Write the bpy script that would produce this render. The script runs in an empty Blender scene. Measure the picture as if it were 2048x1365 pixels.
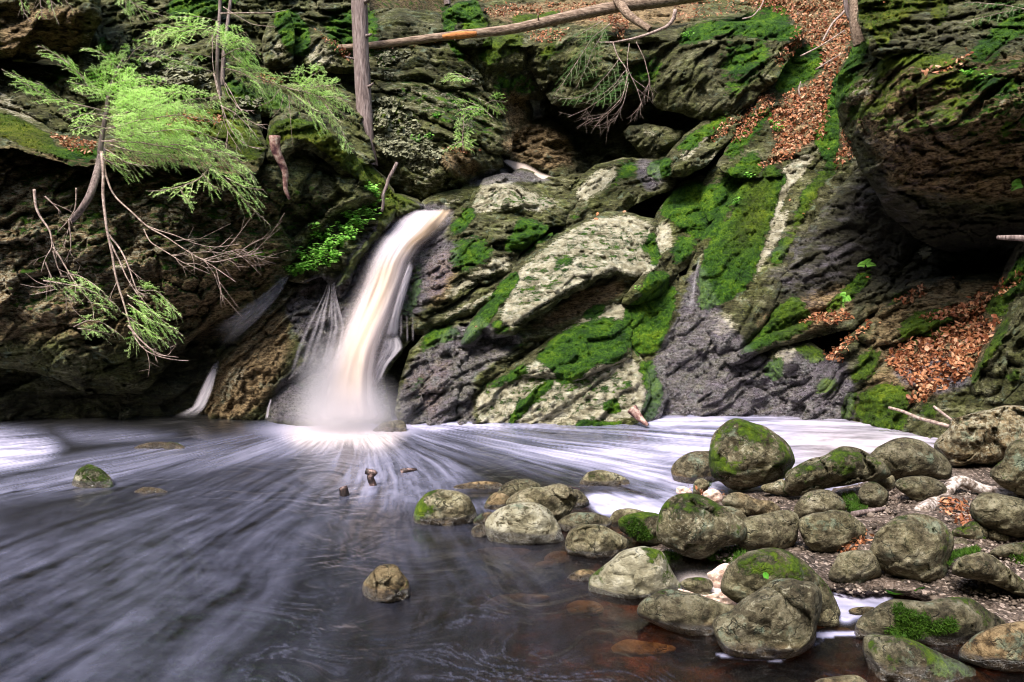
import bpy, math, random
import numpy as np
from mathutils import Vector
from mathutils.bvhtree import BVHTree

random.seed(7)
rng = np.random.default_rng(7)
S = bpy.context.scene
COL = S.collection

# ------------------------------------------------------------------ camera, sky, sun, exposure
FP, CX, CY, CAMZ = 1500.0, 1024.0, 682.5, 1.7
PITCH = math.atan((682.5 - 560.0) / FP)
cd = bpy.data.cameras.new("camera")
cd.sensor_width = 36.0
cd.lens = FP / 2048.0 * 36.0
cd.clip_end = 400.0
cam = bpy.data.objects.new("camera", cd)
COL.objects.link(cam)
cam.location = (0, 0, CAMZ)
cam.rotation_euler = (math.pi / 2 - PITCH, 0, 0)
S.camera = cam

SUN_EL, SUN_AZ = math.radians(55), math.radians(212)      # azimuth clockwise from +Y
w = bpy.data.worlds.new("World")
S.world = w
w.use_nodes = True
nt = w.node_tree
sky = nt.nodes.new("ShaderNodeTexSky")
sky.sky_type = 'NISHITA'
sky.sun_disc = False
sky.sun_elevation = SUN_EL
sky.sun_rotation = SUN_AZ
sky.air_density = 1.0
sky.dust_density = 3.0
bg = nt.nodes["Background"]
nt.links.new(sky.outputs[0], bg.inputs[0])
bg.inputs[1].default_value = 0.145
sd = bpy.data.lights.new("sun", 'SUN')
sd.energy = 2.7
sd.angle = math.radians(20)
sd.color = (1.0, 0.95, 0.90)
sun = bpy.data.objects.new("sun", sd)
COL.objects.link(sun)
dv = Vector((math.sin(SUN_AZ) * math.cos(SUN_EL), math.cos(SUN_AZ) * math.cos(SUN_EL), math.sin(SUN_EL)))
sun.rotation_euler = dv.to_track_quat('Z', 'Y').to_euler()
sun.location = dv * 30
S.view_settings.view_transform = 'Standard'
S.view_settings.look = 'None'
S.view_settings.exposure = 1.56
S.view_settings.gamma = 1.0
S.view_settings.use_curve_mapping = False
S.cycles.max_bounces = 6
S.cycles.transparent_max_bounces = 24
S.cycles.volume_bounces = 2
S.cycles.filter_width = 1.1

# ------------------------------------------------------------------ pixels <-> places
ZM = {'s': (0, 0, 1), 'a': (0, 0, 2.926), 'b': (680, 0, 2.926), 'c': (1348, 0, 2.926), 'd': (0, 400, 2.73),
      'e': (400, 360, 2.528), 'f': (850, 300, 2.354), 'g': (1400, 400, 2.73),
      '2': (650, 850, 2.65), '3': (1150, 800, 3.412), '4': (1548, 800, 3.412), '5': (1150, 1060, 4.096), '6': (1600, 1060, 4.475)}
cp, sp = math.cos(PITCH), math.sin(PITCH)

def px(z, pts):
    ox, oy, k = ZM[z]
    return [(ox + p[0] / k, oy + p[1] / k) + tuple(p[2:]) for p in pts]

def ray(x, y):
    """direction with dir.y == 1 for picture point(s)"""
    x = np.asarray(x, float); y = np.asarray(y, float)
    u = (x - CX) / FP; v = -(y - CY) / FP
    dy = cp + v * sp
    dz = -sp + v * cp
    return np.stack([u / dy, np.ones_like(dy), dz / dy], -1)

def at(x, y, d):
    r = ray(x, y)
    return r * np.asarray(d, float)[..., None] + np.array([0, 0, CAMZ])

def ground_d(y, z=0.0, x=1024):
    r = ray(x, y)
    return (z - CAMZ) / r[..., 2]

# ------------------------------------------------------------------ noise
_pt = np.random.default_rng(3).permutation(512).astype(np.int64)
_pt = np.concatenate([_pt, _pt, _pt])
_gr = np.random.default_rng(5).normal(size=(512, 3)); _gr /= np.linalg.norm(_gr, axis=1)[:, None]

def _h(i, j, k):
    return _pt[_pt[_pt[i & 511] + (j & 511)] + (k & 511)]

def gnoise(p):
    p = np.asarray(p, float)
    i = np.floor(p).astype(np.int64); f = p - i
    u = f * f * f * (f * (f * 6 - 15) + 10)
    r = 0
    for a in (0, 1):
        for b in (0, 1):
            for c in (0, 1):
                g = _gr[_h(i[:, 0] + a, i[:, 1] + b, i[:, 2] + c)]
                d = (g * (f - np.array([a, b, c]))).sum(1)
                wx = u[:, 0] if a else 1 - u[:, 0]
                wy = u[:, 1] if b else 1 - u[:, 1]
                wz = u[:, 2] if c else 1 - u[:, 2]
                r = r + d * wx * wy * wz
    return r * 1.6

def fbm(p, o=4, lac=2.1, g=0.5):
    r = 0; a = 1.0; q = np.array(p, float)
    for k in range(o):
        r = r + a * gnoise(q + 17.3 * k); q = q * lac; a *= g
    return r

def cells(p):
    """per-point nearest and second nearest jittered cell: (F1, F2, id, vector)"""
    i = np.floor(p).astype(np.int64)
    n = len(p)
    f1 = np.full(n, 9.0); f2 = np.full(n, 9.0); cid = np.zeros(n, np.int64); vec = np.zeros((n, 3))
    for a in (-1, 0, 1):
        for b in (-1, 0, 1):
            for c in (-1, 0, 1):
                h = _h(i[:, 0] + a, i[:, 1] + b, i[:, 2] + c)
                jit = np.stack([(h * 37 % 512), (h * 71 % 512), (h * 113 % 512)], 1) / 512.0
                q = i + np.array([a, b, c]) + 0.1 + 0.8 * jit
                dv_ = p - q
                d = np.sqrt((dv_ ** 2).sum(1))
                m = d < f1
                f2 = np.where(m, f1, np.minimum(f2, d))
                cid = np.where(m, h, cid); vec = np.where(m[:, None], dv_, vec)
                f1 = np.where(m, d, f1)
    return f1, f2, cid, vec

def sstep(a, b, x):
    t = np.clip((x - a) / (b - a), 0, 1)
    return t * t * (3 - 2 * t)

# ------------------------------------------------------------------ polygons in the picture
def inside(x, y, poly):
    r = np.zeros(x.shape, bool)
    n = len(poly)
    for k in range(n):
        x0, y0 = poly[k]; x1, y1 = poly[(k + 1) % n]
        if y0 == y1: continue
        c = ((y0 > y) != (y1 > y)) & (x < (x1 - x0) * (y - y0) / (y1 - y0) + x0)
        r ^= c
    return r

def nearest(x, y, poly):
    """distance to the outline and nearest outline point"""
    best = np.full(x.shape, 1e9); bx = np.zeros(x.shape); by = np.zeros(x.shape)
    n = len(poly)
    for k in range(n):
        x0, y0 = poly[k]; x1, y1 = poly[(k + 1) % n]
        ex, ey = x1 - x0, y1 - y0
        l = ex * ex + ey * ey + 1e-9
        t = np.clip(((x - x0) * ex + (y - y0) * ey) / l, 0, 1)
        qx, qy = x0 + t * ex, y0 + t * ey
        d = (x - qx) ** 2 + (y - qy) ** 2
        m = d < best
        best = np.where(m, d, best); bx = np.where(m, qx, bx); by = np.where(m, qy, by)
    return np.sqrt(best), bx, by

def smooth_poly(poly, n=5):
    """closed Catmull-Rom"""
    P = np.array(poly, float); out = []
    m = len(P)
    for i in range(m):
        a, b, c, d = P[i - 1], P[i], P[(i + 1) % m], P[(i + 2) % m]
        for k in range(n):
            t = k / n
            out.append(0.5 * ((2 * b) + (-a + c) * t + (2 * a - 5 * b + 4 * c - d) * t * t + (-a + 3 * b - 3 * c + d) * t ** 3))
    return np.array(out)

def rough_poly(poly, amp, seed, step=10.0):
    P = np.array(poly, float); out = []
    for i in range(len(P)):
        a, b = P[i], P[(i + 1) % len(P)]
        n = max(1, int(np.hypot(*(b - a)) / step))
        for k in range(n):
            out.append(a + (b - a) * k / n)
    Q = np.array(out)
    q3 = np.column_stack([Q / 28.0, np.full(len(Q), seed * 3.7)])
    q4 = np.column_stack([Q / 9.0, np.full(len(Q), seed * 1.7 + 9)])
    Q = Q + amp * np.column_stack([fbm(q3, 2), fbm(q3 + 50, 2)]) * 1.3 + amp * 0.5 * np.column_stack([gnoise(q4), gnoise(q4 + 50)])
    return Q

# maps of what covers the rock, on a quarter-size raster, padded 160 px all round
PAD, Q4 = 160, 4
MW, MH = (2048 + 2 * PAD) // Q4, (1365 + 2 * PAD) // Q4
_gx, _gy = np.meshgrid(np.arange(MW) * Q4 - PAD + 2.0, np.arange(MH) * Q4 - PAD + 2.0)
MAPS = {}

def blur(a, r):
    if r < 1: return a
    for _ in range(2):
        for ax in (0, 1):
            k = int(r)
            pad = [(0, 0), (0, 0)]; pad[ax] = (k + 1, k)
            b = np.cumsum(np.pad(a, pad, mode='edge'), axis=ax)
            n = a.shape[ax]
            hi = np.take(b, np.arange(2 * k + 1, 2 * k + 1 + n), axis=ax)
            lo = np.take(b, np.arange(0, n), axis=ax)
            a = (hi - lo) / (2 * k + 1)
    return a

def paint(kind, val, z, pts, soft=10):
    m = MAPS.setdefault(kind, np.zeros((MH, MW)))
    P = [p[:2] for p in px(z, pts)]
    a = inside(_gx, _gy, P).astype(float)
    a = blur(a, soft / Q4)
    if val >= 0: np.maximum(m, a * val, out=m)
    else: m *= (1 + a * val)

def sample(kind, x, y):
    m = MAPS.get(kind)
    if m is None: return np.zeros(np.shape(x))
    fx = np.clip((np.asarray(x) + PAD - 2) / Q4, 0, MW - 1.001); fy = np.clip((np.asarray(y) + PAD - 2) / Q4, 0, MH - 1.001)
    ix, iy = fx.astype(int), fy.astype(int); tx, ty = fx - ix, fy - iy
    return (m[iy, ix] * (1 - tx) * (1 - ty) + m[iy, ix + 1] * tx * (1 - ty) + m[iy + 1, ix] * (1 - tx) * ty + m[iy + 1, ix + 1] * tx * ty)

def rbf(ctrl):
    C = np.array(ctrl, float)
    X = C[:, :2] / 100.0
    n = len(C)
    K = np.linalg.norm(X[:, None] - X[None], axis=2)
    A = np.zeros((n + 3, n + 3)); A[:n, :n] = K + 1e-3 * np.eye(n)
    A[:n, n] = 1; A[:n, n + 1:] = X; A[n, :n] = 1; A[n + 1:, :n] = X.T
    w_ = np.linalg.lstsq(A, np.concatenate([C[:, 2], np.zeros(3)]), rcond=None)[0]
    lo, hi = C[:, 2].min() - 0.35, C[:, 2].max() + 0.35
    def f(x, y):
        sh = np.shape(x)
        q = np.stack([np.ravel(x), np.ravel(y)], 1) / 100.0
        k = np.linalg.norm(q[:, None] - X[None], axis=2)
        r = k @ w_[:n] + w_[n] + q @ w_[n + 1:]
        return np.clip(r, lo, hi).reshape(sh)
    return f

# ------------------------------------------------------------------ meshes
def mesh_of(name, V, F, mat=None, attrs=None, smooth=True):
    """F: list of (k-column int arrays)"""
    me = bpy.data.meshes.new(name)
    V = np.asarray(V, np.float32)
    me.vertices.add(len(V)); me.vertices.foreach_set('co', V.ravel())
    Fs = [np.asarray(f, np.int32) for f in F if len(f)]
    loops = np.concatenate([f.ravel() for f in Fs])
    tot = np.concatenate([np.full(len(f), f.shape[1], np.int32) for f in Fs])
    start = np.concatenate([[0], np.cumsum(tot)[:-1]]).astype(np.int32)
    me.loops.add(len(loops)); me.loops.foreach_set('vertex_index', loops)
    me.polygons.add(len(tot)); me.polygons.foreach_set('loop_start', start); me.polygons.foreach_set('loop_total', tot)
    me.polygons.foreach_set('use_smooth', np.full(len(tot), smooth, bool))
    for k, a in (attrs or {}).items():
        a = np.asarray(a, np.float32)
        if a.ndim == 1:
            at_ = me.attributes.new(k, 'FLOAT', 'POINT'); at_.data.foreach_set('value', a)
        else:
            at_ = me.attributes.new(k, 'FLOAT_VECTOR', 'POINT'); at_.data.foreach_set('vector', a.ravel())
    if mat: me.materials.append(mat)
    me.update(calc_edges=True); me.validate()
    return me

def link(name, me, parent=None, loc=(0, 0, 0)):
    o = bpy.data.objects.new(name, me); COL.objects.link(o)
    o.location = loc
    if parent: o.parent = parent
    return o

def tag(o, label=None, cat=None, group=None, kind=None):
    if label: o['label'] = label
    if cat: o['category'] = cat
    if group: o['group'] = group
    if kind: o['kind'] = kind
    return o

def centred(name, V, F, mat, attrs=None, parent=None, smooth=True):
    """object with its origin at the foot of its mesh"""
    V = np.asarray(V, float)
    c = np.array([V[:, 0].mean(), V[:, 1].mean(), V[:, 2].min()])
    if parent is not None:
        c = np.array(parent.location)
        me = mesh_of(name, V - c, F, mat, attrs, smooth)
        return link(name, me, parent)
    me = mesh_of(name, V - c, F, mat, attrs, smooth)
    return link(name, me, None, tuple(c))

class MB:
    """collects pieces for one mesh"""
    def __init__(s): s.V = []; s.F = {}; s.n = 0; s.A = {}
    def add(s, V, F, **attrs):
        V = np.asarray(V, float); s.V.append(V)
        for f in (F if isinstance(F, list) and len(F) and hasattr(F[0], 'ndim') else [np.asarray(F)]):
            s.F.setdefault(f.shape[1], []).append(f + s.n)
        for k, a in attrs.items():
            s.A.setdefault(k, []).append(np.broadcast_to(np.asarray(a, float), (len(V),)).copy())
        s.n += len(V)
    def tube(s, P, R, n=6, **attrs):
        P = np.asarray(P, float); R = np.broadcast_to(np.asarray(R, float), (len(P),))
        T = np.gradient(P, axis=0); T /= np.linalg.norm(T, axis=1)[:, None] + 1e-9
        ref = np.array([0.13, 0.9, 0.3]) if abs(T[0][1]) < 0.8 else np.array([1.0, 0, 0.2])
        A = np.cross(T, ref); A /= np.linalg.norm(A, axis=1)[:, None] + 1e-9
        B = np.cross(T, A)
        th = np.arange(n) * 2 * math.pi / n
        V = P[:, None] + R[:, None, None] * (np.cos(th)[None, :, None] * A[:, None] + np.sin(th)[None, :, None] * B[:, None])
        m = len(P)
        i, j = np.meshgrid(np.arange(m - 1), np.arange(n), indexing='ij')
        q = np.stack([i * n + j, i * n + (j + 1) % n, (i + 1) * n + (j + 1) % n, (i + 1) * n + j], -1).reshape(-1, 4)
        V = V.reshape(-1, 3)
        V = np.vstack([V, P[0], P[-1]])
        k = np.arange(n)
        t = np.vstack([np.stack([np.full(n, m * n), (k + 1) % n, k], 1), np.stack([np.full(n, m * n + 1), (m - 1) * n + k, (m - 1) * n + (k + 1) % n], 1)])
        s.add(V, [q, t], **attrs)
    def build(s, name, mat, parent=None, smooth=True):
        V = np.vstack(s.V); F = [np.vstack(f) for f in s.F.values()]
        return centred(name, V, F, mat, {k: np.concatenate(a) for k, a in s.A.items()}, parent, smooth)

def empty(name, loc):
    o = bpy.data.objects.new(name, None); COL.objects.link(o); o.location = tuple(loc); return o

# ------------------------------------------------------------------ materials
def new_mat(name):
    m = bpy.data.materials.new(name); m.use_nodes = True
    t = m.node_tree
    for n in list(t.nodes): t.nodes.remove(n)
    return m, t

class G:
    """small node-graph helper"""
    def __init__(s, t): s.t = t
    def n(s, ty, **kw):
        x = s.t.nodes.new('ShaderNode' + ty)
        for k, v in kw.items(): setattr(x, k, v)
        return x
    def put(s, sock, v):
        if hasattr(v, 'is_output'): s.t.links.new(v, sock)
        elif isinstance(v, (tuple, list)) and len(v) == 3 and sock.type == 'RGBA': sock.default_value = (*v, 1)
        else: sock.default_value = v
    def m(s, op, a, b=None, c=None, clamp=False):
        x = s.n('Math', operation=op, use_clamp=clamp)
        s.put(x.inputs[0], a)
        if b is not None: s.put(x.inputs[1], b)
        if c is not None: s.put(x.inputs[2], c)
        return x.outputs[0]
    def noise(s, vec, scale, detail=4, rough=0.55, dist=0.0):
        x = s.n('TexNoise'); s.put(x.inputs['Vector'], vec)
        x.inputs['Scale'].default_value = scale; x.inputs['Detail'].default_value = detail
        x.inputs['Roughness'].default_value = rough; x.inputs['Distortion'].default_value = dist
        return x.outputs['Fac']
    def mapr(s, v, a, b, c=0.0, d=1.0, smooth=True):
        x = s.n('MapRange', interpolation_type='SMOOTHSTEP' if smooth else 'LINEAR')
        s.put(x.inputs['Value'], v)
        for i, k in enumerate((a, b, c, d)): x.inputs[i + 1].default_value = k
        return x.outputs[0]
    def mix(s, f, a, b, mode='MIX'):
        x = s.n('Mix', data_type='RGBA', blend_type=mode)
        s.put(x.inputs[0], f); s.put(x.inputs[6], a); s.put(x.inputs[7], b)
        return x.outputs[2]
    def ramp(s, v, stops):
        x = s.n('ValToRGB'); s.put(x.inputs[0], v)
        e = x.color_ramp.elements
        while len(e) > 1: e.remove(e[-1])
        e[0].position = stops[0][0]; e[0].color = (*stops[0][1], 1)
        for p, c in stops[1:]:
            k = e.new(p); k.color = (*c, 1)
        return x.outputs[0]
    def attr(s, name):
        x = s.n('Attribute', attribute_name=name); return x.outputs['Fac']
    def mapping(s, vec, rot=(0, 0, 0), scale=(1, 1, 1)):
        x = s.n('Mapping'); s.put(x.inputs['Vector'], vec)
        x.inputs['Rotation'].default_value = rot; x.inputs['Scale'].default_value = scale
        return x.outputs[0]
    def bump(s, h, strength=0.6, dist=0.02, nrm=None):
        x = s.n('Bump'); x.inputs['Strength'].default_value = strength; x.inputs['Distance'].default_value = dist
        s.put(x.inputs['Height'], h)
        if nrm is not None: s.put(x.inputs['Normal'], nrm)
        return x.outputs[0]
    def out(s, sh):
        o = s.n('OutputMaterial'); s.t.links.new(sh, o.inputs['Surface'])
    def bsdf(s, col, rough, nrm=None, spec=None, **kw):
        b = s.n('BsdfPrincipled')
        s.put(b.inputs['Base Color'], col); s.put(b.inputs['Roughness'], rough)
        if nrm is not None: s.put(b.inputs['Normal'], nrm)
        if spec is not None: s.put(b.inputs['Specular IOR Level'], spec)
        for k, v in kw.items(): s.put(b.inputs[k], v)
        return b.outputs[0]

def rock_material(name, boulder=False):
    m, t = new_mat(name); g = G(t)
    geo = g.n('NewGeometry'); pos = geo.outputs['Position']
    info = g.n('ObjectInfo').outputs['Random']
    ang = 0.0 if boulder else math.radians(-36)
    mp = g.mapping(pos, (0, ang, 0), (1.0, 1.0, 3.4) if not boulder else (1, 1, 1.3))
    off = g.n('VectorMath', operation='ADD'); g.put(off.inputs[0], mp)
    cmb = g.n('CombineXYZ'); g.put(cmb.inputs[0], g.m('MULTIPLY', info, 37.0)); t.links.new(cmb.outputs[0], off.inputs[1])
    v = off.outputs[0]
    na = g.noise(v, 2.6 if not boulder else 5.0, 10, 0.62, 0.25)
    nb = g.noise(pos, 6.0 if not boulder else 11.0, 12, 0.66)
    nc = g.noise(pos, 38.0 if not boulder else 60.0, 8, 0.7)
    nd = g.noise(v, 14.0, 9, 0.74, 0.4)
    lam = g.mapping(pos, (0.15, ang, 0.1), (1.0, 1.0, 7.0 if not boulder else 1.5))
    ne = g.noise(lam, 7.0 if not boulder else 26.0, 12, 0.78, 0.6)
    vw = g.n('VectorMath', operation='MULTIPLY_ADD'); g.put(vw.inputs[0], g.n('TexNoise').outputs['Color']); vw.inputs[1].default_value = (.35, .35, .35); g.put(vw.inputs[2], v)
    g.put(vw.inputs[0].links[0].from_node.inputs['Vector'], pos); vw.inputs[0].links[0].from_node.inputs['Scale'].default_value = 6.0; vw.inputs[0].links[0].from_node.inputs['Detail'].default_value = 5
    vo = g.n('TexVoronoi', feature='DISTANCE_TO_EDGE'); g.put(vo.inputs['Vector'], vw.outputs[0]); vo.inputs['Scale'].default_value = 3.2 if not boulder else 5.0
    crk = g.m('MULTIPLY', g.mapr(vo.outputs['Distance'], .035, 0.0), g.mapr(nb, .42, .58))
    blend = g.m('ADD', g.m('MULTIPLY', na, 0.30), g.m('ADD', g.m('MULTIPLY', nb, 0.22), g.m('ADD', g.m('MULTIPLY', nd, 0.22), g.m('MULTIPLY', ne, 0.26))))
    if boulder:
        base = g.ramp(blend, [(0.42, (0.026, 0.022, 0.014)), (0.475, (0.12, 0.105, 0.077)), (0.52, (0.25, 0.228, 0.17)), (0.59, (0.45, 0.42, 0.34))])
    else:
        base = g.ramp(blend, [(0.42, (0.014, 0.013, 0.006)), (0.475, (0.058, 0.056, 0.030)), (0.525, (0.135, 0.133, 0.082)), (0.58, (0.34, 0.33, 0.25))])
    # speckle
    spk = g.mapr(nc, 0.56, 0.70)
    base = g.mix(g.m('MULTIPLY', spk, 0.35), base, (0.36, 0.34, 0.28))
    drk = g.mapr(nc, 0.44, 0.34)
    base = g.mix(g.m('MULTIPLY', drk, 0.5), base, (0.02, 0.018, 0.014))
    base = g.mix(g.m('MULTIPLY', crk, .85), base, (0.008, 0.007, 0.006))
    vary = g.n('HueSaturation'); g.put(vary.inputs['Color'], base); g.put(vary.inputs['Value'], g.m('ADD', .72 if boulder else .85, g.m('MULTIPLY', info, .55 if boulder else .35))); vary.inputs['Saturation'].default_value = 1.45
    base = vary.outputs[0]
    film = g.m('MULTIPLY', g.mapr(g.noise(pos, 2.4 if not boulder else 4.5, 9, .7), .43, .58), .75 if not boulder else .22)
    base = g.mix(film, base, (.74, .86, .40) if not boulder else (.82, .90, .50), 'MULTIPLY')
    mot = g.m('MULTIPLY', g.mapr(g.noise(pos, 20.0 if not boulder else 42.0, 9, .8), .53, .59), .7)
    base = g.mix(mot, base, (.020, .028, .010))
    # dark rock and soil, plus shade of cave and undercuts as colour
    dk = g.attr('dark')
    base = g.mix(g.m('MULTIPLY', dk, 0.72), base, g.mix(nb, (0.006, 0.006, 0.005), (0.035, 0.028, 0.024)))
    # brown iron-stained rock
    ru = g.attr('rust')
    rm = g.mapr(g.m('ADD', g.noise(pos, 4.5, 8, 0.65), g.m('MULTIPLY', ru, 0.55)), 0.56, 0.78)
    rm = g.m('MULTIPLY', rm, g.m('MULTIPLY', ru, 1.6, clamp=True), clamp=True)
    base = g.mix(rm, base, g.ramp(nd, [(0.40, (0.030, 0.018, 0.008)), (0.48, (0.16, 0.105, 0.048)), (0.56, (0.38, 0.27, 0.14))]))
    # pale crust
    pa = g.attr('pale')
    lic = g.m('ADD', g.m('MULTIPLY', nd, 0.55), g.m('MULTIPLY', g.noise(pos, 17.0, 10, 0.72), 0.45))
    pm = g.mapr(g.m('ADD', g.m('MULTIPLY', g.m('SUBTRACT', g.m('ADD', g.m('MULTIPLY', lic, .6), g.m('MULTIPLY', ne, .4)), .5), 2.4), g.m('MULTIPLY', pa, .62)), 0.33, 0.43)
    pm = g.m('MULTIPLY', pm, g.m('MULTIPLY', pa, 2.0, clamp=True))
    palec = g.ramp(g.noise(pos, 9.0, 8, 0.7), [(0.38, (0.25, 0.225, 0.14)), (0.5, (0.43, 0.395, 0.27)), (0.62, (0.58, 0.55, 0.42))])
    base = g.mix(pm, base, palec)
    # mint-green lichen
    gl = g.m('MULTIPLY', g.mapr(g.noise(pos, 5.5, 9, 0.72), 0.56, 0.64), 0.55 if boulder else 0.45)
    base = g.mix(g.m('MULTIPLY', gl, g.m('SUBTRACT', 1.0, dk)), base, (0.20, 0.27, 0.19))
    # wet
    we = g.attr('wet')
    wm = g.mapr(g.m('ADD', g.noise(v, 3.0, 5, 0.6), g.m('MULTIPLY', we, 0.9)), 0.62, 0.95)
    wm = g.m('MULTIPLY', wm, g.m('MULTIPLY', we, 3.0, clamp=True))
    base = g.mix(wm, base, g.mix(0.5 if not boulder else .75, base, g.ramp(g.m('ADD', g.m('MULTIPLY', ne, .6), g.m('MULTIPLY', nc, .4)), [(.42, (.028, .022, .032)), (.5, (.13, .10, .15)), (.58, (.36, .30, .42))]) if not boulder else (.03, .022, .014)))
    # moss
    mo = g.attr('moss')
    nz = g.n('SeparateXYZ'); g.put(nz.inputs[0], geo.outputs['Normal'])
    up = nz.outputs[2]
    mn = g.m('ADD', g.m('MULTIPLY', g.noise(v, 4.0, 9, 0.68), 0.5), g.m('MULTIPLY', g.noise(pos, 10.0, 9, 0.7), 0.5))
    mn = g.m('ADD', g.m('MULTIPLY', mn, .75), g.m('MULTIPLY', ne, .25))
    mm = g.m('ADD', g.m('MULTIPLY', g.m('SUBTRACT', mn, .5), 2.6), g.m('ADD', g.m('MULTIPLY', mo, 0.88), g.m('MULTIPLY', up, 0.10)))
    mm = g.mapr(mm, 0.32, 0.48)
    mm = g.m('MULTIPLY', mm, g.m('MULTIPLY', mo, 4.0, clamp=True))
    mcn = g.m('ADD', g.m('MULTIPLY', g.noise(pos, 3.4, 9, 0.7), 0.55), g.m('MULTIPLY', g.noise(pos, 24.0, 8, 0.75), 0.45))
    mcol = g.ramp(mcn, [(0.38, (0.004, 0.016, 0.001)), (0.46, (0.018, 0.070, 0.002)), (0.53, (0.060, 0.155, 0.003)), (0.61, (0.16, 0.27, 0.008))])
    yel = g.attr('olive')
    mcol = g.mix(g.m('MULTIPLY', yel, 0.75), mcol, g.ramp(mcn, [(0.38, (0.035, 0.035, 0.004)), (0.5, (0.12, 0.13, 0.008)), (0.64, (0.25, 0.24, 0.02))]))
    col = g.mix(mm, base, mcol)
    h = g.m('ADD', g.m('MULTIPLY', na, 1.0), g.m('ADD', g.m('MULTIPLY', nd, 0.7), g.m('ADD', g.m('MULTIPLY', nb, 0.5), g.m('MULTIPLY', nc, 0.18))))
    h = g.m('ADD', h, g.m('SUBTRACT', g.m('MULTIPLY', ne, 1.0), g.m('MULTIPLY', crk, .6)))
    h = g.m('ADD', h, g.m('MULTIPLY', mm, g.m('ADD', 0.25, g.m('MULTIPLY', g.noise(pos, 70.0, 6, 0.75), 1.0))))
    nrm = g.bump(h, 1.0, 0.065 if not boulder else 0.042)
    rough = g.m('ADD', g.m('MULTIPLY', wm, g.m('ADD', -0.72, g.m('MULTIPLY', nc, 0.25))), 0.88, clamp=True)
    rough = g.m('MAXIMUM', rough, g.m('MULTIPLY', mm, 0.92))
    g.out(g.bsdf(col, rough, nrm, g.m('ADD', 0.25, g.m('MULTIPLY', wm, 0.75))))
    return m

M = {}
M['rock'] = rock_material('cliff_rock')
M['boulder'] = rock_material('boulder_rock', True)

def simple(name, stops, scale=20, rough=0.8, bumpd=0.004, stretch=(1, 1, 1), transl=None, spec=0.3, objrand=False):
    m, t = new_mat(name); g = G(t)
    if stretch != (1, 1, 1):
        tc = g.n('TexCoord').outputs['Object']; pos = g.mapping(tc, (0, 0, 0), stretch)
    else: pos = g.n('NewGeometry').outputs['Position']
    n = g.noise(pos, scale, 8, 0.65)
    v = n
    if objrand:
        v = g.m('ADD', g.m('MULTIPLY', n, 0.5), g.m('MULTIPLY', g.attr('tone'), 0.5))
    col = g.ramp(v, stops)
    nrm = g.bump(n, 0.8, bumpd)
    sh = g.bsdf(col, rough, nrm, spec)
    if transl:
        tr = g.n('BsdfTranslucent'); g.put(tr.inputs[0], col)
        mx = g.n('MixShader'); mx.inputs[0].default_value = transl
        t.links.new(sh, mx.inputs[1]); t.links.new(tr.outputs[0], mx.inputs[2]); sh = mx.outputs[0]
    g.out(sh); return m

M['bark'] = simple('grey_bark', [(0.3, (0.045, 0.032, 0.03)), (0.5, (0.17, 0.125, 0.115)), (0.7, (0.33, 0.27, 0.25))], 7, 0.9, 0.03, (6, 6, 0.7))
M['log'] = simple('log_bark', [(0.35, (0.06, 0.04, 0.03)), (0.5, (0.19, 0.13, 0.09)), (0.66, (0.36, 0.27, 0.2))], 9, 0.9, 0.02, (0.8, 5, 5))
M['rawwood'] = simple('bare_orange_wood', [(0.35, (0.2, 0.06, 0.015)), (0.6, (0.5, 0.2, 0.06))], 14, 0.8, 0.01, (0.8, 5, 5))
M['twig'] = simple('twig_wood', [(0.35, (0.10, 0.065, 0.055)), (0.5, (0.26, 0.19, 0.16)), (0.65, (0.45, 0.36, 0.31))], 30, 0.85)
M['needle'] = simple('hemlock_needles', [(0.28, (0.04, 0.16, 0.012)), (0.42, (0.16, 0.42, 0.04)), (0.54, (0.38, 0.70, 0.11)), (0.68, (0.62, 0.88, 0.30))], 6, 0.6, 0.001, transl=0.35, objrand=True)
M['needle_dark'] = simple('dark_green_needles', [(0.15, (0.015, 0.05, 0.012)), (0.5, (0.04, 0.12, 0.02)), (0.85, (0.10, 0.22, 0.05))], 6, 0.6, 0.001, transl=0.35, objrand=True)  # darker green needles for some boughs and the canopy
M['leaf_green'] = simple('green_leaf', [(0.25, (0.03, 0.14, 0.012)), (0.42, (0.12, 0.38, 0.03)), (0.6, (0.30, 0.62, 0.10))], 10, 0.45, 0.001, transl=0.35, objrand=True)
M['leaf_dead'] = simple('dead_leaf', [(0.22, (0.06, 0.020, 0.010)), (0.42, (0.21, 0.065, 0.026)), (0.56, (0.36, 0.15, 0.065)), (0.78, (0.52, 0.32, 0.19))], 25, 0.5, 0.002, transl=0.15, objrand=True)
M['moss_blade'] = simple('moss_blades', [(0.2, (0.012, 0.04, 0.002)), (0.5, (0.05, 0.12, 0.005)), (0.8, (0.15, 0.22, 0.012))], 4, 0.8, 0.001, transl=0.3, objrand=True)
M['tripe'] = simple('rock_tripe', [(0.2, (0.035, 0.033, 0.018)), (0.5, (0.13, 0.13, 0.075)), (0.8, (0.30, 0.30, 0.19))], 14, 0.8, 0.004, objrand=True)
M['foam_pink'] = simple('dried_foam', [(0.3, (0.35, 0.22, 0.15)), (0.5, (0.62, 0.45, 0.36)), (0.7, (0.8, 0.68, 0.62))], 40, 0.8, 0.02)
M['pebble'] = simple('pebbles', [(0.3, (0.035, 0.025, 0.018)), (0.5, (0.10, 0.075, 0.056)), (0.75, (0.30, 0.24, 0.20))], 8, 0.75, 0.002, objrand=True)
M['driftwood'] = simple('driftwood_bark', [(0.38, (0.05, 0.035, 0.025)), (0.5, (0.24, 0.19, 0.16)), (0.6, (0.5, 0.45, 0.42))], 24, 0.85, 0.012)
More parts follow.
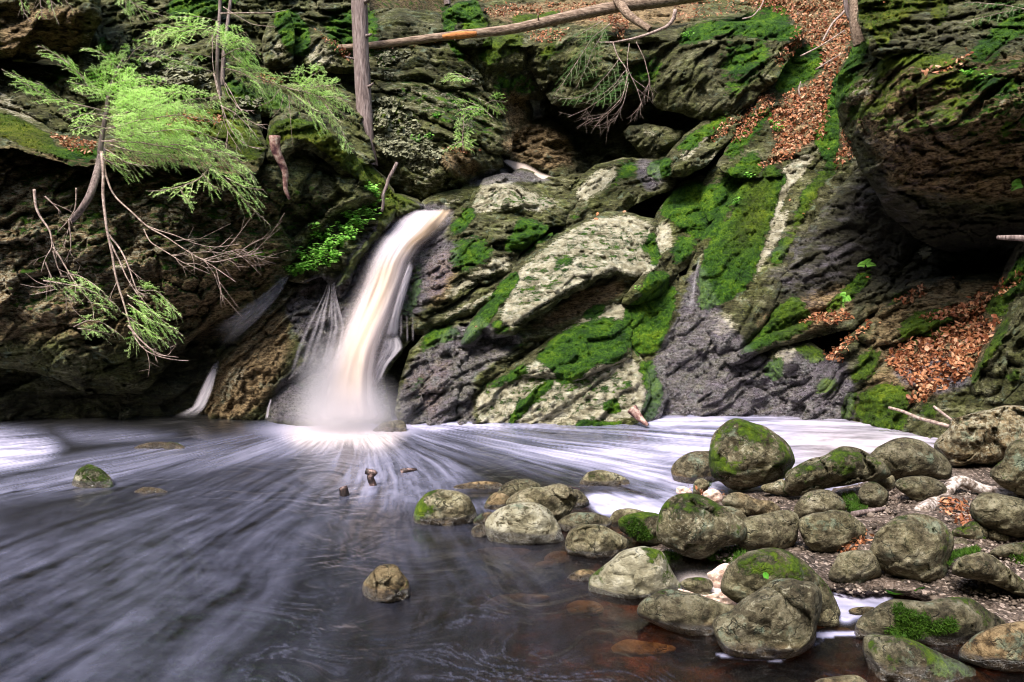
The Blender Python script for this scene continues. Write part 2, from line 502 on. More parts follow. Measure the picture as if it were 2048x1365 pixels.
M['wetwood'] = simple('wet_dark_wood', [(0.4, (0.012, 0.008, 0.008)), (0.52, (0.05, 0.03, 0.026)), (0.62, (0.3, 0.2, 0.18))], 16, 0.5, 0.01)
M['rotwood'] = simple('rotten_wood', [(0.38, (0.05, 0.015, 0.02)), (0.5, (0.22, 0.12, 0.10)), (0.62, (0.45, 0.34, 0.28))], 12, 0.8, 0.02)
# ------------------------------------------------------------------ what covers the rock, where
# moss
for v, z, p, s in [
    (1.0, 'f', [(400, 430), (440, 320), (520, 340), (650, 380), (560, 420), (480, 480), (400, 480), (330, 470)], 8),
    (.75, 'f', [(120, 470), (200, 400), (330, 440), (300, 540), (180, 580), (120, 560)], 14),
    (1.1, 'f', [(210, 260), (150, 330), (110, 400), (160, 400), (240, 300)], 8),
    (1.2, 'f', [(700, 330), (800, 250), (910, 160), (960, 60), (920, 60), (910, 130), (830, 220), (720, 290), (650, 370)], 8),
    (1.1, 'f', [(1060, 60), (1150, 40), (1160, 110), (1100, 150), (1050, 110)], 6),
    (.8, 'f', [(920, 60), (1010, 60), (980, 130), (920, 150)], 8),
    (1.3, 'f', [(160, 930), (200, 850), (290, 720), (350, 640), (430, 570), (440, 610), (360, 720), (280, 840), (230, 900)], 5),
    (1.0, 'f', [(300, 840), (340, 790), (360, 820), (420, 850), (330, 870)], 8),
    (1.0, 'f', [(560, 940), (640, 860), (740, 820), (850, 790), (940, 800), (960, 880), (930, 1010), (800, 1010), (720, 1090), (640, 1120), (600, 1040), (520, 990)], 10),
    (.95, 'f', [(350, 1090), (420, 1030), (500, 1010), (490, 1060), (400, 1100), (270, 1140), (250, 1110)], 8),
    (1.1, 'f', [(380, 1290), (440, 1200), (520, 1130), (600, 1070), (610, 1090), (560, 1150), (470, 1230), (410, 1300)], 6),
    (1.1, 'f', [(830, 1200), (900, 1170), (930, 1240), (860, 1240)], 6),
    (.9, 'f', [(700, 1300), (720, 1270), (830, 1275), (940, 1285), (930, 1310), (700, 1315)], 6),
    (1.3, 'f', [(945, 740), (1100, 650), (1180, 640), (1160, 780), (1090, 960), (1000, 960), (950, 900)], 8),
    (1.0, 'f', [(1010, 1000), (1060, 980), (1130, 1160), (1080, 1270), (1020, 1270), (1050, 1160)], 10),
    (1.1, 'f', [(1000, 690), (1050, 590), (1100, 560), (1160, 600), (1140, 640), (1040, 690)], 6),
    (.9, 'f', [(1010, 480), (1060, 400), (1090, 380), (1090, 430), (1110, 520), (1070, 560), (1060, 480)], 6),
    (1.0, 'f', [(1090, 330), (1150, 200), (1260, 150), (1330, 160), (1420, 290), (1370, 400), (1290, 420), (1200, 360), (1100, 300)], 10),
    (.7, 'f', [(1150, 480), (1200, 400), (1300, 420), (1260, 500), (1170, 560)], 10),
    (1.25, 'f', [(1300, 560), (1340, 440), (1430, 340), (1530, 180), (1700, 100), (1530, 620), (1440, 700), (1300, 760), (1290, 640)], 10),
    (1.0, 'f', [(750, 760), (830, 730), (860, 745), (800, 790), (740, 800)], 6),
    (.8, 'f', [(450, 620), (600, 530), (700, 490), (720, 520), (600, 570), (560, 560)], 8),
    (.6, 'f', [(1290, 170), (1400, 120), (1500, 60), (1500, 250), (1400, 300)], 10),
    (.9, 'f', [(0, 860), (100, 820), (200, 870), (100, 900), (0, 920)], 14), (.5, 'f', [(300, 900), (450, 870), (560, 900), (450, 950)], 12),
    (1.2, 'c', [(600, 500), (640, 400), (740, 280), (870, 270), (850, 420), (740, 480), (620, 560)], 8),
    (1.3, 'c', [(930, 480), (1010, 380), (1060, 250), (1150, 230), (1080, 420), (960, 620), (960, 900), (880, 950), (820, 800), (900, 600)], 6),
    (1.1, 'c', [(200, 1200), (300, 1030), (460, 880), (520, 950), (420, 1150), (260, 1250)], 8),
    (1.1, 'c', [(350, 1346), (480, 1100), (560, 950), (620, 1000), (560, 1180), (520, 1400), (300, 1500)], 8),
    (1.0, 'c', [(690, 1346), (740, 1150), (880, 1000), (900, 900), (960, 980), (860, 1100), (800, 1200), (720, 1346), (600, 1600), (560, 1500)], 8),
    (.8, 'c', [(300, 880), (420, 700), (500, 640), (600, 620), (480, 800), (330, 960)], 10),
    (.9, 'c', [(0, 860), (120, 780), (220, 720), (340, 640), (330, 700), (200, 800), (60, 900)], 8),
    (1.1, 'c', [(20, 270), (60, 180), (240, 130), (520, 100), (760, 170), (740, 240), (500, 220), (300, 190), (160, 230)], 10),
    (.6, 'c', [(260, 250), (560, 230), (600, 330), (400, 560), (300, 600)], 16),
    (1.1, 'c', [(450, 0), (560, 0), (700, 130), (600, 130), (520, 60)], 8),
    (1.3, 'c', [(1110, -60), (1500, -60), (1490, 40), (1330, 90), (1300, 180), (1210, 290), (1170, 190), (1100, 130), (1080, 0)], 8),
    (1.0, 'c', [(1500, -20), (1600, -20), (1590, 130), (1520, 140)], 8),
    (1.3, 'c', [(1730, 320), (1850, 200), (2000, 80), (2200, 0), (2200, 180), (2000, 200), (1880, 290), (1780, 370)], 8),
    (.9, 'c', [(1200, 330), (1350, 300), (1600, 320), (1700, 370), (1500, 400), (1300, 380), (1230, 470), (1180, 430)], 8),
    (.9, 'c', [(1000, 620), (1150, 620), (1250, 560), (1240, 640), (1080, 700), (1020, 730)], 8),
    (.7, 'c', [(1500, 450), (1700, 400), (1900, 420), (2040, 440), (2040, 560), (1800, 560), (1560, 520)], 14),
    (.8, 'c', [(1840, 760), (1950, 700), (2048, 700), (2020, 760), (1900, 790)], 8),
    # right bank
    (.9, 'g', [(370, 620), (520, 520), (640, 640), (560, 730), (400, 790), (300, 830), (200, 860), (280, 770), (360, 690)], 8),
    (1.0, 'g', [(660, 610), (830, 440), (960, 350), (930, 430), (800, 560), (700, 620)], 8),
    (1.0, 'g', [(1090, 800), (1110, 640), (1300, 600), (1420, 650), (1340, 760), (1200, 780)], 12),
    (1.0, 'g', [(1000, 640), (1060, 520), (1150, 480), (1130, 510), (1060, 560)], 5),
    (.9, 'g', [(820, 960), (900, 820), (990, 820), (960, 930), (860, 1040)], 10),
    (1.0, 'g', [(340, 900), (450, 860), (460, 950), (400, 1000)], 8),
    (.8, 'g', [(520, 780), (600, 790), (700, 850), (620, 900), (540, 850)], 8),
    (1.3, 'g', [(770, 1200), (790, 1070), (860, 1040), (840, 1120), (810, 1210)], 6),
    (1.0, 'g', [(840, 1190), (880, 1050), (1000, 1010), (1110, 1010), (1150, 1110), (1100, 1270), (900, 1240)], 14),
    (.9, 'g', [(1200, 1130), (1270, 1110), (1300, 1180), (1230, 1200)], 8),
    (1.1, 'g', [(1550, 600), (1650, 470), (1760, 300), (1900, 200), (1900, 480), (1720, 500), (1640, 640)], 10),
    (1.0, 'g', [(1470, 1000), (1560, 830), (1700, 600), (1660, 760), (1560, 900), (1500, 1000)], 6),
    (.7, 'g', [(1660, 950), (1760, 900), (1760, 1000), (1680, 1010)], 10),
    (.7, 'g', [(600, 1040), (700, 960), (800, 1000), (700, 1080)], 10),
    # centre cliffs
    (.8, 'b', [(200, 300), (330, 300), (330, 380), (230, 390)], 8), (.9, 'b', [(230, 640), (330, 600), (470, 700), (430, 760), (260, 780), (200, 720)], 14),
    (1.2, 'b', [(600, 80), (700, 20), (800, 0), (830, 100), (700, 100), (640, 200), (740, 360), (700, 360), (620, 220)], 6),
    (1.0, 'b', [(850, 230), (1080, 200), (1060, 300), (960, 340), (880, 400), (800, 330)], 10),
    (.7, 'b', [(880, 420), (1150, 440), (1160, 560), (900, 570)], 16),
    (.8, 'b', [(1150, 300), (1250, 250), (1350, 260), (1250, 330), (1160, 380)], 8),
    (1.0, 'b', [(1000, 100), (1150, 90), (1300, 60), (1260, 140), (1020, 170)], 8), (.8, 'b', [(700, 100), (800, 60), (900, 130), (820, 190), (720, 180)], 8),
    (1.2, 'b', [(220, 1230), (300, 1130), (440, 1190), (480, 1210), (400, 1250), (300, 1270)], 6),
    (1.2, 'b', [(0, 800), (60, 900), (150, 960), (260, 1060), (320, 1160), (220, 1160), (180, 1100), (60, 1020), (0, 960)], 6),
    (.7, 'b', [(1660, 400), (1850, 300), (1900, 400), (1780, 560), (1700, 640)], 16),
    # left
    (1.4, 'a', [(-350, 650), (0, 670), (100, 690), (220, 760), (290, 800), (330, 880), (400, 880), (560, 860), (560, 920), (400, 930), (240, 880), (100, 830), (0, 790), (-350, 780)], 6),
    (1.3, 'a', [(950, 740), (1100, 660), (1300, 640), (1380, 680), (1500, 780), (1540, 870), (1480, 950), (1400, 880), (1300, 800), (1100, 800), (960, 800)], 8),
    (1.2, 'a', [(1300, 480), (1400, 480), (1480, 560), (1700, 560), (1650, 640), (1500, 640), (1360, 600)], 12),
    (1.1, 'a', [(950, 60), (1100, -60), (1500, -60), (1300, 60), (1200, 120), (1050, 110)], 10),
    (1.2, 'a', [(1590, 80), (1700, 60), (1800, 150), (1800, 330), (1700, 320), (1640, 200)], 10),
    (.9, 'a', [(1900, 120), (2048, 60), (2200, 60), (2200, 330), (1950, 300)], 14),
    (1.3, 'a', [(1560, 860), (1600, 720), (1750, 700), (1900, 760), (2000, 860), (2100, 1000), (2000, 960), (1850, 850), (1700, 780), (1600, 850)], 8),
    (.6, 'a', [(560, 220), (620, 180), (680, 330), (600, 350)], 8), (.6, 'a', [(200, 400), (330, 380), (420, 480), (300, 500)], 12),
    (.35, 'a', [(0, 830), (1500, 950), (2048, 1100), (1900, 1500), (1500, 1900), (0, 1900)], 30),
    (.9, 'e', [(680, 560), (760, 400), (860, 290), (900, 240), (900, 180), (960, 150), (1000, 80), (1120, 130), (1040, 150), (960, 230), (860, 340), (740, 520)], 6),
    (.7, 'e', [(960, 700), (1040, 620), (1100, 400), (1130, 420), (1100, 640), (1060, 700), (1010, 690)], 8),
    (.8, 'e', [(1100, 830), (1180, 780), (1240, 780), (1180, 850), (1110, 870)], 8),
    (.5, 'e', [(1040, 1100), (1060, 1000), (1150, 960), (1120, 1150)], 12), (.5, 'e', [(420, 1070), (500, 1010), (560, 1010), (470, 1080)], 8),
    (.4, 'd', [(1350, 450), (1500, 400), (1560, 420), (1400, 520)], 12),
]: paint('moss', v, z, p, s)
paint('moss', .30, 'f', [(350, 800), (440, 570), (640, 410), (780, 330), (1090, 360), (1110, 540), (800, 590), (480, 780)], 12); paint('moss', .30, 'f', [(260, 1290), (240, 1160), (560, 980), (940, 970), (1050, 1160), (1000, 1250)], 12)
paint('moss', .30, 'f', [(220, 280), (300, 130), (480, 180), (700, 250), (500, 330)], 12); paint('moss', .4, 'b', [(150, 420), (850, 500), (1000, 860), (760, 840), (340, 600)], 20); paint('moss', .45, 's', [(1680, 130), (2200, 80), (2200, 330), (1800, 300), (1690, 250)], 20)
# olive / yellow moss
for v, z, p, s in [
    (1.0, 'a', [(-350, 640), (300, 700), (300, 960), (-350, 960)], 20), (.8, 'a', [(900, 600), (1600, 600), (1600, 1000), (900, 900)], 20),
    (1.0, 'a', [(1560, 700), (2048, 760), (2100, 1040), (1560, 900)], 20), (1.0, 'e', [(600, 500), (700, 300), (900, 100), (1140, 80), (1140, 160), (900, 320), (740, 540)], 10),
    (1.0, 'c', [(1080, -60), (1620, -60), (1600, 160), (1200, 300), (1080, 200)], 14), (.6, 'c', [(640, 1400), (860, 980), (960, 1000), (800, 1300), (640, 1700)], 12),
    (.7, 'c', [(460, 1000), (560, 940), (560, 1350), (300, 1500), (400, 1200)], 20), (.8, 'c', [(1180, 300), (1700, 300), (1700, 700), (1000, 740)], 20),
    (.4, 'g', [(300, 500), (1900, 500), (1900, 1300), (700, 1300)], 30), (.8, 'b', [(0, 760), (480, 1180), (400, 1280), (0, 1280)], 20), (.7, 'b', [(200, 600), (480, 600), (480, 900), (200, 900)], 20),
    (.7, 'b', [(860, 60), (1300, 60), (1300, 400), (860, 400)], 20)]: paint('olive', v, z, p, s)
# pale crust
for v, z, p, s in [
    (1.0, 'f', [(200, 290), (280, 140), (380, 130), (480, 190), (640, 240), (700, 240), (520, 300), (430, 270), (280, 300)], 8),
    (.9, 'f', [(690, 190), (800, 100), (930, 60), (900, 140), (830, 200), (730, 260)], 8),
    (.9, 'f', [(250, 560), (330, 500), (430, 480), (400, 560), (250, 620), (100, 720), (60, 740), (120, 640)], 8),
    (1.25, 'f', [(350, 800), (440, 570), (640, 410), (780, 330), (960, 310), (1090, 360), (1020, 450), (1020, 500), (1110, 520), (1080, 570), (980, 600), (900, 560), (800, 590), (600, 700), (480, 780), (400, 850)], 8),
    (.9, 'f', [(620, 870), (720, 800), (900, 710), (960, 730), (950, 850), (880, 900), (780, 880), (680, 880)], 6),
    (1.3, 'f', [(260, 1290), (240, 1160), (400, 1060), (560, 980), (620, 1060), (800, 1030), (940, 970), (1010, 1010), (1050, 1160), (1000, 1250), (800, 1290)], 8),
    (.8, 'f', [(60, 780), (200, 720), (340, 650), (330, 690), (200, 760), (100, 800)], 6),
    (.9, 'f', [(1090, 350), (1150, 330), (1180, 450), (1120, 490), (1060, 480)], 6),
    (.8, 'f', [(930, 290), (1000, 260), (1160, 230), (1160, 280), (1000, 290)], 6),
    (1.0, 'c', [(560, 1100), (640, 980), (760, 900), (840, 900), (760, 1020), (680, 1100), (560, 1400), (540, 1250)], 6),
    (.8, 'c', [(560, 1346), (600, 1250), (680, 1200), (660, 1346), (500, 1600), (440, 1700), (460, 1560)], 6),
    (.7, 'c', [(0, 920), (100, 840), (200, 740), (330, 650), (340, 680), (240, 780), (60, 960)], 6), (.8, 'c', [(150, 980), (220, 900), (310, 840), (300, 900), (200, 980)], 4),
    (.6, 'c', [(980, 560), (1150, 420), (1200, 440), (1250, 480), (1220, 540), (1080, 600), (1000, 600)], 6), (.6, 'c', [(1860, 540), (1950, 490), (1950, 620), (1880, 640)], 6),
    (.8, 'g', [(390, 840), (500, 780), (540, 800), (500, 920), (450, 930)], 6), (.6, 'g', [(990, 850), (1050, 730), (1090, 740), (1040, 830)], 4), (.7, 'g', [(0, 620), (180, 600), (250, 740), (80, 780)], 12),
    (.8, 'g', [(1180, 260), (1250, 220), (1280, 300), (1210, 350)], 4), (.5, 'g', [(1000, 960), (1100, 990), (1200, 1080), (1100, 1060)], 8),
    (.6, 'b', [(165, 75), (600, 90), (600, 120), (165, 130)], 8), (.6, 'b', [(170, 450), (700, 500), (840, 600), (560, 700), (300, 560)], 14), (.6, 'b', [(620, 700), (800, 660), (840, 740), (720, 800)], 10),
    (.5, 'b', [(800, 760), (980, 780), (980, 870), (860, 870)], 8), (.5, 'b', [(300, 1050), (500, 940), (720, 1040), (640, 1120), (480, 1180)], 14), (.6, 'b', [(1720, 780), (1800, 750), (1960, 790), (1800, 810)], 6),
    (.6, 'b', [(480, 1210), (740, 1120), (740, 1180), (560, 1230)], 6),
    (.7, 'a', [(-350, 520), (0, 520), (140, 620), (300, 740), (200, 750), (0, 660), (-350, 640)], 8), (.5, 'a', [(0, 380), (300, 390), (400, 480), (200, 470)], 10), (.5, 'a', [(460, 180), (560, 180), (560, 400), (470, 420)], 10),
    (.8, 'a', [(700, 260), (900, 280), (1240, 400), (1200, 560), (1000, 520), (760, 360)], 10), (.7, 'a', [(1760, 300), (1840, 220), (2000, 330), (1960, 400), (1800, 400)], 8), (.7, 'a', [(1560, 260), (1660, 200), (1680, 350), (1580, 340)], 8),
    (.55, 'a', [(-400, 900), (600, 900), (1500, 1000), (1500, 1500), (900, 1700), (700, 1900), (-400, 1950)], 40),
    (.7, 'e', [(280, 700), (420, 530), (620, 480), (560, 560), (400, 640), (330, 720)], 8), (.6, 'e', [(60, 1100), (150, 930), (240, 900), (240, 1000), (120, 1160)], 8),
]: paint('pale', v, z, p, s)
# rust and brown
for v, z, p, s in [
    (1.0, 'd', [(100, 500), (120, 380), (200, 300), (280, 360), (280, 560), (180, 590), (100, 560)], 12), (.9, 'd', [(0, 380), (0, 260), (150, 210), (100, 300)], 10),
    (.6, 'a', [(-400, 830), (1500, 950), (1700, 1500), (1300, 2000), (-400, 2000)], 40), (.5, 'd', [(1150, 50), (1300, 80), (1250, 200), (1150, 140)], 14),
    (.9, 'e', [(0, 1190), (60, 1000), (200, 850), (280, 700), (420, 640), (460, 800), (400, 960), (330, 1100), (200, 1210)], 16), (.5, 'e', [(300, 700), (420, 540), (600, 480), (600, 600), (420, 660)], 12),
    (.8, 'b', [(940, 820), (1100, 700), (1320, 780), (1400, 960), (1200, 1000), (1000, 930)], 14), (.7, 'b', [(900, 480), (1100, 560), (1090, 740), (980, 760)], 12),
    (.9, 'f', [(480, 860), (740, 660), (980, 610), (900, 690), (620, 820)], 8), (.4, 'f', [(-120, 1100), (60, 940), (140, 1000), (60, 1300)], 10), (.5, 'f', [(780, 900), (920, 880), (920, 1000), (800, 1000)], 8),
    (.7, 'b', [(500, 900), (760, 880), (840, 980), (760, 1060), (640, 1010)], 10), (.7, 'c', [(1400, 700), (1900, 650), (1900, 950), (1500, 1000)], 20), (.9, 'c', [(1000, 560), (1300, 400), (2300, 300), (2300, 1200), (1300, 1100)], 20),
    (.5, 'g', [(900, 600), (1200, 450), (1700, 400), (1500, 1000), (900, 1200)], 20), (.6, 'f', [(90, 460), (200, 500), (120, 700), (0, 740), (0, 560)], 14),
    (.7, 's', [(1500, 640), (1600, 600), (1700, 560), (1700, 640), (1560, 680)], 14), (.8, 'a', [(0, 20), (500, 60), (420, 330), (0, 340)], 14), (.5, 'a', [(1760, 400), (1900, 380), (2048, 460), (1800, 480)], 10)]: paint('rust', v, z, p, s)
# wet
for v, z, p, s in [
    (1.0, 's', [(1360, 640), (1400, 520), (1440, 640), (1520, 720), (1700, 760), (1700, 850), (1290, 850), (1300, 740)], 14),
    (.95, 'e', [(430, 640), (600, 470), (700, 560), (760, 400), (900, 230), (1060, 130), (1180, 140), (1300, 150), (1180, 330), (1100, 420), (1140, 640), (1000, 700), (1020, 800), (900, 1000), (940, 1200), (330, 1220), (430, 1000), (600, 900), (500, 800)], 12),
    (.9, 'f', [(-120, 1180), (-60, 1000), (120, 850), (300, 800), (300, 880), (480, 880), (240, 1050), (200, 1180), (240, 1310), (-100, 1310)], 14),
    (.8, 'f', [(-60, 560), (60, 420), (160, 440), (100, 640), (0, 740), (-60, 740)], 14),
    (.8, 'f', [(1000, 50), (1070, 50), (1120, 140), (1060, 200), (1000, 130)], 10),
    (.2, 'c', [(1000, 500), (1600, 600), (1900, 800), (1500, 1300), (800, 1346), (760, 1200), (1050, 900)], 20), (-0.0, 's', [(0, 0), (1, 0), (1, 1)], 0), (.25, 'g', [(300, 100), (1000, 200), (700, 600), (400, 620)], 20),
    (.7, 'g', [(1100, 900), (1400, 850), (1500, 1000), (1250, 1060), (1050, 960)], 12), (.8, 'b', [(720, 1080), (900, 990), (1060, 1000), (1260, 1060), (1100, 1060)], 6),
    (.6, 's', [(1560, 700), (1700, 720), (1680, 840), (1500, 840)], 14)]: paint('wet', v, z, p, s)
# dark rock, and painted shade in the cave, hollow and undercuts
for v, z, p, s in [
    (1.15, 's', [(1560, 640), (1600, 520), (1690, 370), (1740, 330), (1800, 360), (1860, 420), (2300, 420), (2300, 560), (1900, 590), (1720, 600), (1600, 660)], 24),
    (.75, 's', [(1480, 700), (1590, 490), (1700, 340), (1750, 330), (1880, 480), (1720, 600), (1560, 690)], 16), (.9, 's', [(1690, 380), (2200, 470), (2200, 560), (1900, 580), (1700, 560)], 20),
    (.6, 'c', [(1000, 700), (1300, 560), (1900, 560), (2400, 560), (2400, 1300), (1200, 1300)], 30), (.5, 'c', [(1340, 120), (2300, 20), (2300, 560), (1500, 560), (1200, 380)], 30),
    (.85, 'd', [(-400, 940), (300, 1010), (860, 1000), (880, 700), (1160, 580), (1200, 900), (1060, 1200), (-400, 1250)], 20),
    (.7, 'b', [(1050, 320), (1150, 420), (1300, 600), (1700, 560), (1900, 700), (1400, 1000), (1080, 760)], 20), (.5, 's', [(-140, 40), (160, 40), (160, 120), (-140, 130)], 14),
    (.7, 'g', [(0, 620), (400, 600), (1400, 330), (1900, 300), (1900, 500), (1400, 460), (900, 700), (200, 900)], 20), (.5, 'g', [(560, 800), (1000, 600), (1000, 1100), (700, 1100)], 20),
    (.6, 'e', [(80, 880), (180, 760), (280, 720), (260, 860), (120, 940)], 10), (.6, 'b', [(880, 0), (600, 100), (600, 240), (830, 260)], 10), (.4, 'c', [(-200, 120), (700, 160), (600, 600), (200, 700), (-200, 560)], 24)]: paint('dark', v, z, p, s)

SOIL = [('c', [(560, 60), (640, -60), (1000, -60), (1040, 180), (1010, 330), (930, 480), (900, 640), (880, 800), (760, 870), (620, 960), (500, 990), (600, 860), (560, 700), (640, 560), (760, 520), (880, 440), (860, 300), (740, 250), (700, 120)]),
        ('g', [(1000, 880), (1090, 800), (1300, 720), (1480, 640), (1640, 650), (1600, 760), (1500, 870), (1480, 960), (1300, 1040), (1220, 1110), (1150, 1100), (1180, 1020), (1080, 930)]), ('b', [(840, 60), (1180, 0), (2100, -60), (2100, 120), (1700, 180), (1300, 140), (900, 140)])]
for z, p in SOIL: paint('dark', .75, z, p, 10); paint('rust', .6, z, p, 10)
# ------------------------------------------------------------------ rock builder
HIT_V, HIT_F, HIT_N = [], [], [0]
COVER = np.full((MH, MW), 0.0)
_seed = [0]

def grid_solid(poly, step):
    P = np.asarray(poly, float)
    x0, y0 = P.min(0) - step; x1, y1 = P.max(0) + step
    gx, gy = np.meshgrid(np.arange(x0, x1 + step, step), np.arange(y0, y1 + step, step))
    ny, nx = gx.shape
    ins = inside(gx, gy, P)
    cell = ins[:-1, :-1] | ins[1:, :-1] | ins[:-1, 1:] | ins[1:, 1:]
    dist, bx, by = nearest(gx, gy, P)
    X = np.where(ins, gx, bx); Y = np.where(ins, gy, by); D = np.where(ins, dist, 0.0)
    return X, Y, D, ins, cell

def facing(X, Y, cell):
    ny, nx = X.shape
    idx = np.arange(ny * nx).reshape(ny, nx)
    q = np.stack([idx[:-1, :-1], idx[1:, :-1], idx[1:, 1:], idx[:-1, 1:]], -1)[cell]
    used = np.unique(q)
    remap = np.full(ny * nx, -1); remap[used] = np.arange(len(used))
    return used, remap[q]

def boundary(F):
    e = np.concatenate([F[:, [0, 1]], F[:, [1, 2]], F[:, [2, 3]], F[:, [3, 0]]])
    k = np.sort(e, 1); key = k[:, 0] * 10 ** 7 + k[:, 1]
    u, i, c = np.unique(key, return_index=True, return_counts=True)
    return e[i[c == 1]]

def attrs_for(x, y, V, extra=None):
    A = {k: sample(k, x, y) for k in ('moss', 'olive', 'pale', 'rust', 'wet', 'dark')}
    if extra:
        for k, v in extra.items(): A[k] = np.clip(A.get(k, 0) * (0 if k + '!' in extra else 1) + v, 0, 1.4) if not k.endswith('!') else None
        A = {k: v for k, v in A.items() if v is not None}
    return A

def ledge(label, z, poly, ctrl, R=26, edge=0.35, strata=(36, 0.30, 0.09), facet=(0.45, 0.16), rough=0.07, jag=3.0, step=3.2, back=0.7,
          cat='rock', name='rock_ledge', extra=None, group=None, pw=1.45):
    """a rock mass: outline in the picture, true distances at control points, rounded and broken edges, depth behind"""
    _seed[0] += 1; sd_ = _seed[0]
    edge = edge * .62; facet = (facet[0] * .72, facet[1] * .80)
    P = rough_poly([p[:2] for p in px(z, poly)], jag, sd_)
    nx_ = np.roll(P, -1, 0) - np.roll(P, 1, 0); nx_ = np.stack([nx_[:, 1], -nx_[:, 0]], 1) / (np.linalg.norm(nx_, axis=1)[:, None] + 1e-6)
    area = 0.5 * np.sum(P[:, 0] * np.roll(P[:, 1], -1) - np.roll(P[:, 0], -1) * P[:, 1])
    P = P + nx_ * (6.0 if area > 0 else -6.0)
    C = px(z, ctrl)
    f = rbf(C)
    X, Y, D, ins, cell = grid_solid(P, step)
    used, F = facing(X, Y, cell)
    x, y, d = X.ravel()[used], Y.ravel()[used], D.ravel()[used]
    dep = f(x, y)
    W0 = at(x, y, dep)
    r = R * (1 + 0.5 * gnoise(W0 * 1.7 + sd_))
    tt = np.clip(d / np.maximum(r, 6), 0, 1)
    prof = 1 - (1 - (1 - tt) ** pw) ** (1 / pw)
    dep = dep + edge * prof
    # strata: slabs lapping over one another
    a = math.radians(strata[0])
    wob = 0.25 * fbm(W0 * 0.9 + 31, 3)
    s_ = (-W0[:, 0] * math.sin(a) + W0[:, 2] * math.cos(a) + 0.3 * W0[:, 1]) / strata[1] + wob / strata[1] * 0.8
    saw = s_ - np.floor(s_)
    sawh = sstep(0, .12, saw) * (1 - 0.75 * saw)
    amp = strata[2] * (0.35 + 0.9 * sstep(-0.2, 0.4, gnoise(W0 * 1.3 + 77)))
    fine = (s_ * 3.1 + gnoise(W0 * 4) * .8); fsaw = fine - np.floor(fine)
    dsp = -amp * sawh - 0.28 * amp * sstep(0, .2, fsaw) * (1 - fsaw)
    # broken faces
    q = W0.copy()
    ca, sa = math.cos(a), math.sin(a)
    q = np.stack([(q[:, 0] * ca + q[:, 2] * sa) * 0.42, q[:, 1], (-q[:, 0] * sa + q[:, 2] * ca)], 1) / facet[0] + 0.3 * np.stack([gnoise(W0 * 2.3), gnoise(W0 * 2.3 + 9), gnoise(W0 * 2.3 + 5)], 1) + sd_ * 2.1
    f1, f2, cid, vec = cells(q)
    tilt = np.stack([np.sin(cid * 12.9), np.sin(cid * 7.1), np.sin(cid * 3.3)], 1)
    dsp += facet[1] * (0.85 * (vec * tilt).sum(1) + 0.30 * np.sin(cid * 1.7))
    dsp += facet[1] * 0.40 * (1 - sstep(0, .07, f2 - f1)) * sstep(-.2, .3, gnoise(W0 * 1.1 + 12))
    q2 = q * 2.7 + 5
    g1, g2, cid2, vec2 = cells(q2)
    dsp += facet[1] * 0.42 * (0.8 * (vec2 * np.stack([np.sin(cid2 * 2.9), np.sin(cid2 * 5.1), np.sin(cid2 * 9.3)], 1)).sum(1) + 0.35 * np.sin(cid2 * 1.3) + 0.25 * (1 - sstep(0, .08, g2 - g1)))
    dsp += 0.55 * rough * fbm(W0 * 2.2 + sd_, 5, 2.1, 0.55)
    qa = np.stack([(W0[:, 0] * ca + W0[:, 2] * sa) * 2.6, W0[:, 1] * 4, (-W0[:, 0] * sa + W0[:, 2] * ca) * 15], 1)
    dsp += 0.030 * np.abs(fbm(qa + sd_, 4, 2.1, 0.62)) * 1.6
    dsp += 0.18 * rough * fbm(W0 * 14.0 + sd_, 3, 2.1, 0.6)
    qs = q * np.array([.38, .8, 1.15])
    tq = 2.8 * fbm(qs * .8 + 40, 3) ; tf = tq - np.floor(tq)
    dsp += facet[1] * .22 * (np.floor(tq) + sstep(0, .10, tf))
    tq = 3.0 * fbm(qs * 2.6 + 80, 3) ; tf = tq - np.floor(tq)
    dsp += facet[1] * .09 * (np.floor(tq) + sstep(0, .15, tf))
    mz = sample('moss', x, y)
    dsp -= 0.05 * sstep(.35, .95, mz + .6 * fbm(W0 * 5 + 3, 3)) * (1 + .5 * gnoise(W0 * 18))
    dep = dep + dsp
    V = at(x, y, dep)
    E = boundary(F)
    A = attrs_for(x, y, V, extra)
    n = len(V)
    rim = np.unique(E)
    rmap = np.full(n, -1); rmap[rim] = np.arange(len(rim)) + n
    cen = P.mean(0)
    rx, ry = x[rim] + (cen[0] - x[rim]) * 0.12, y[rim] + (cen[1] - y[rim]) * 0.12
    RV = at(rx, ry, dep[rim] + back)
    SK = np.stack([E[:, 1], E[:, 0], rmap[E[:, 0]], rmap[E[:, 1]]], 1)
    V2 = np.vstack([V, RV]); F2 = np.vstack([F, SK])
    A = {k: np.concatenate([v, v[rim]]) for k, v in A.items()}
    HIT_V.append(V2); HIT_F.append(F2 + HIT_N[0]); HIT_N[0] += len(V2)
    m = inside(_gx, _gy, P)
    m = m & (blur(m.astype(float), 3) > 0.3)
    dd = f(_gx[m], _gy[m]) + edge + strata[2]
    COVER[m] = np.maximum(COVER[m], dd)
    o = centred(name, V2, [F2], M['rock'], A)
    tag(o, label, cat, group)
    return o

def inflate(ins, it=None):
    ny, nx = ins.shape
    u = np.zeros((ny, nx)); src = ins.astype(float)
    it = it or int(1.2 * max(ny, nx))
    it = max(60, min(it * 3, 420))
    w_ = 1.85
    par = (np.add.outer(np.arange(ny), np.arange(nx)) % 2)
    for k in range(it):
        for c in (0, 1):
            p = np.pad(u, 1)
            nb_ = (p[:-2, 1:-1] + p[2:, 1:-1] + p[1:-1, :-2] + p[1:-1, 2:] + src) / 4
            m = ins & (par == c)
            u = np.where(m, u + w_ * (nb_ - u), u)
    u = np.maximum(u, 0)
    return u / (u.max() + 1e-9)

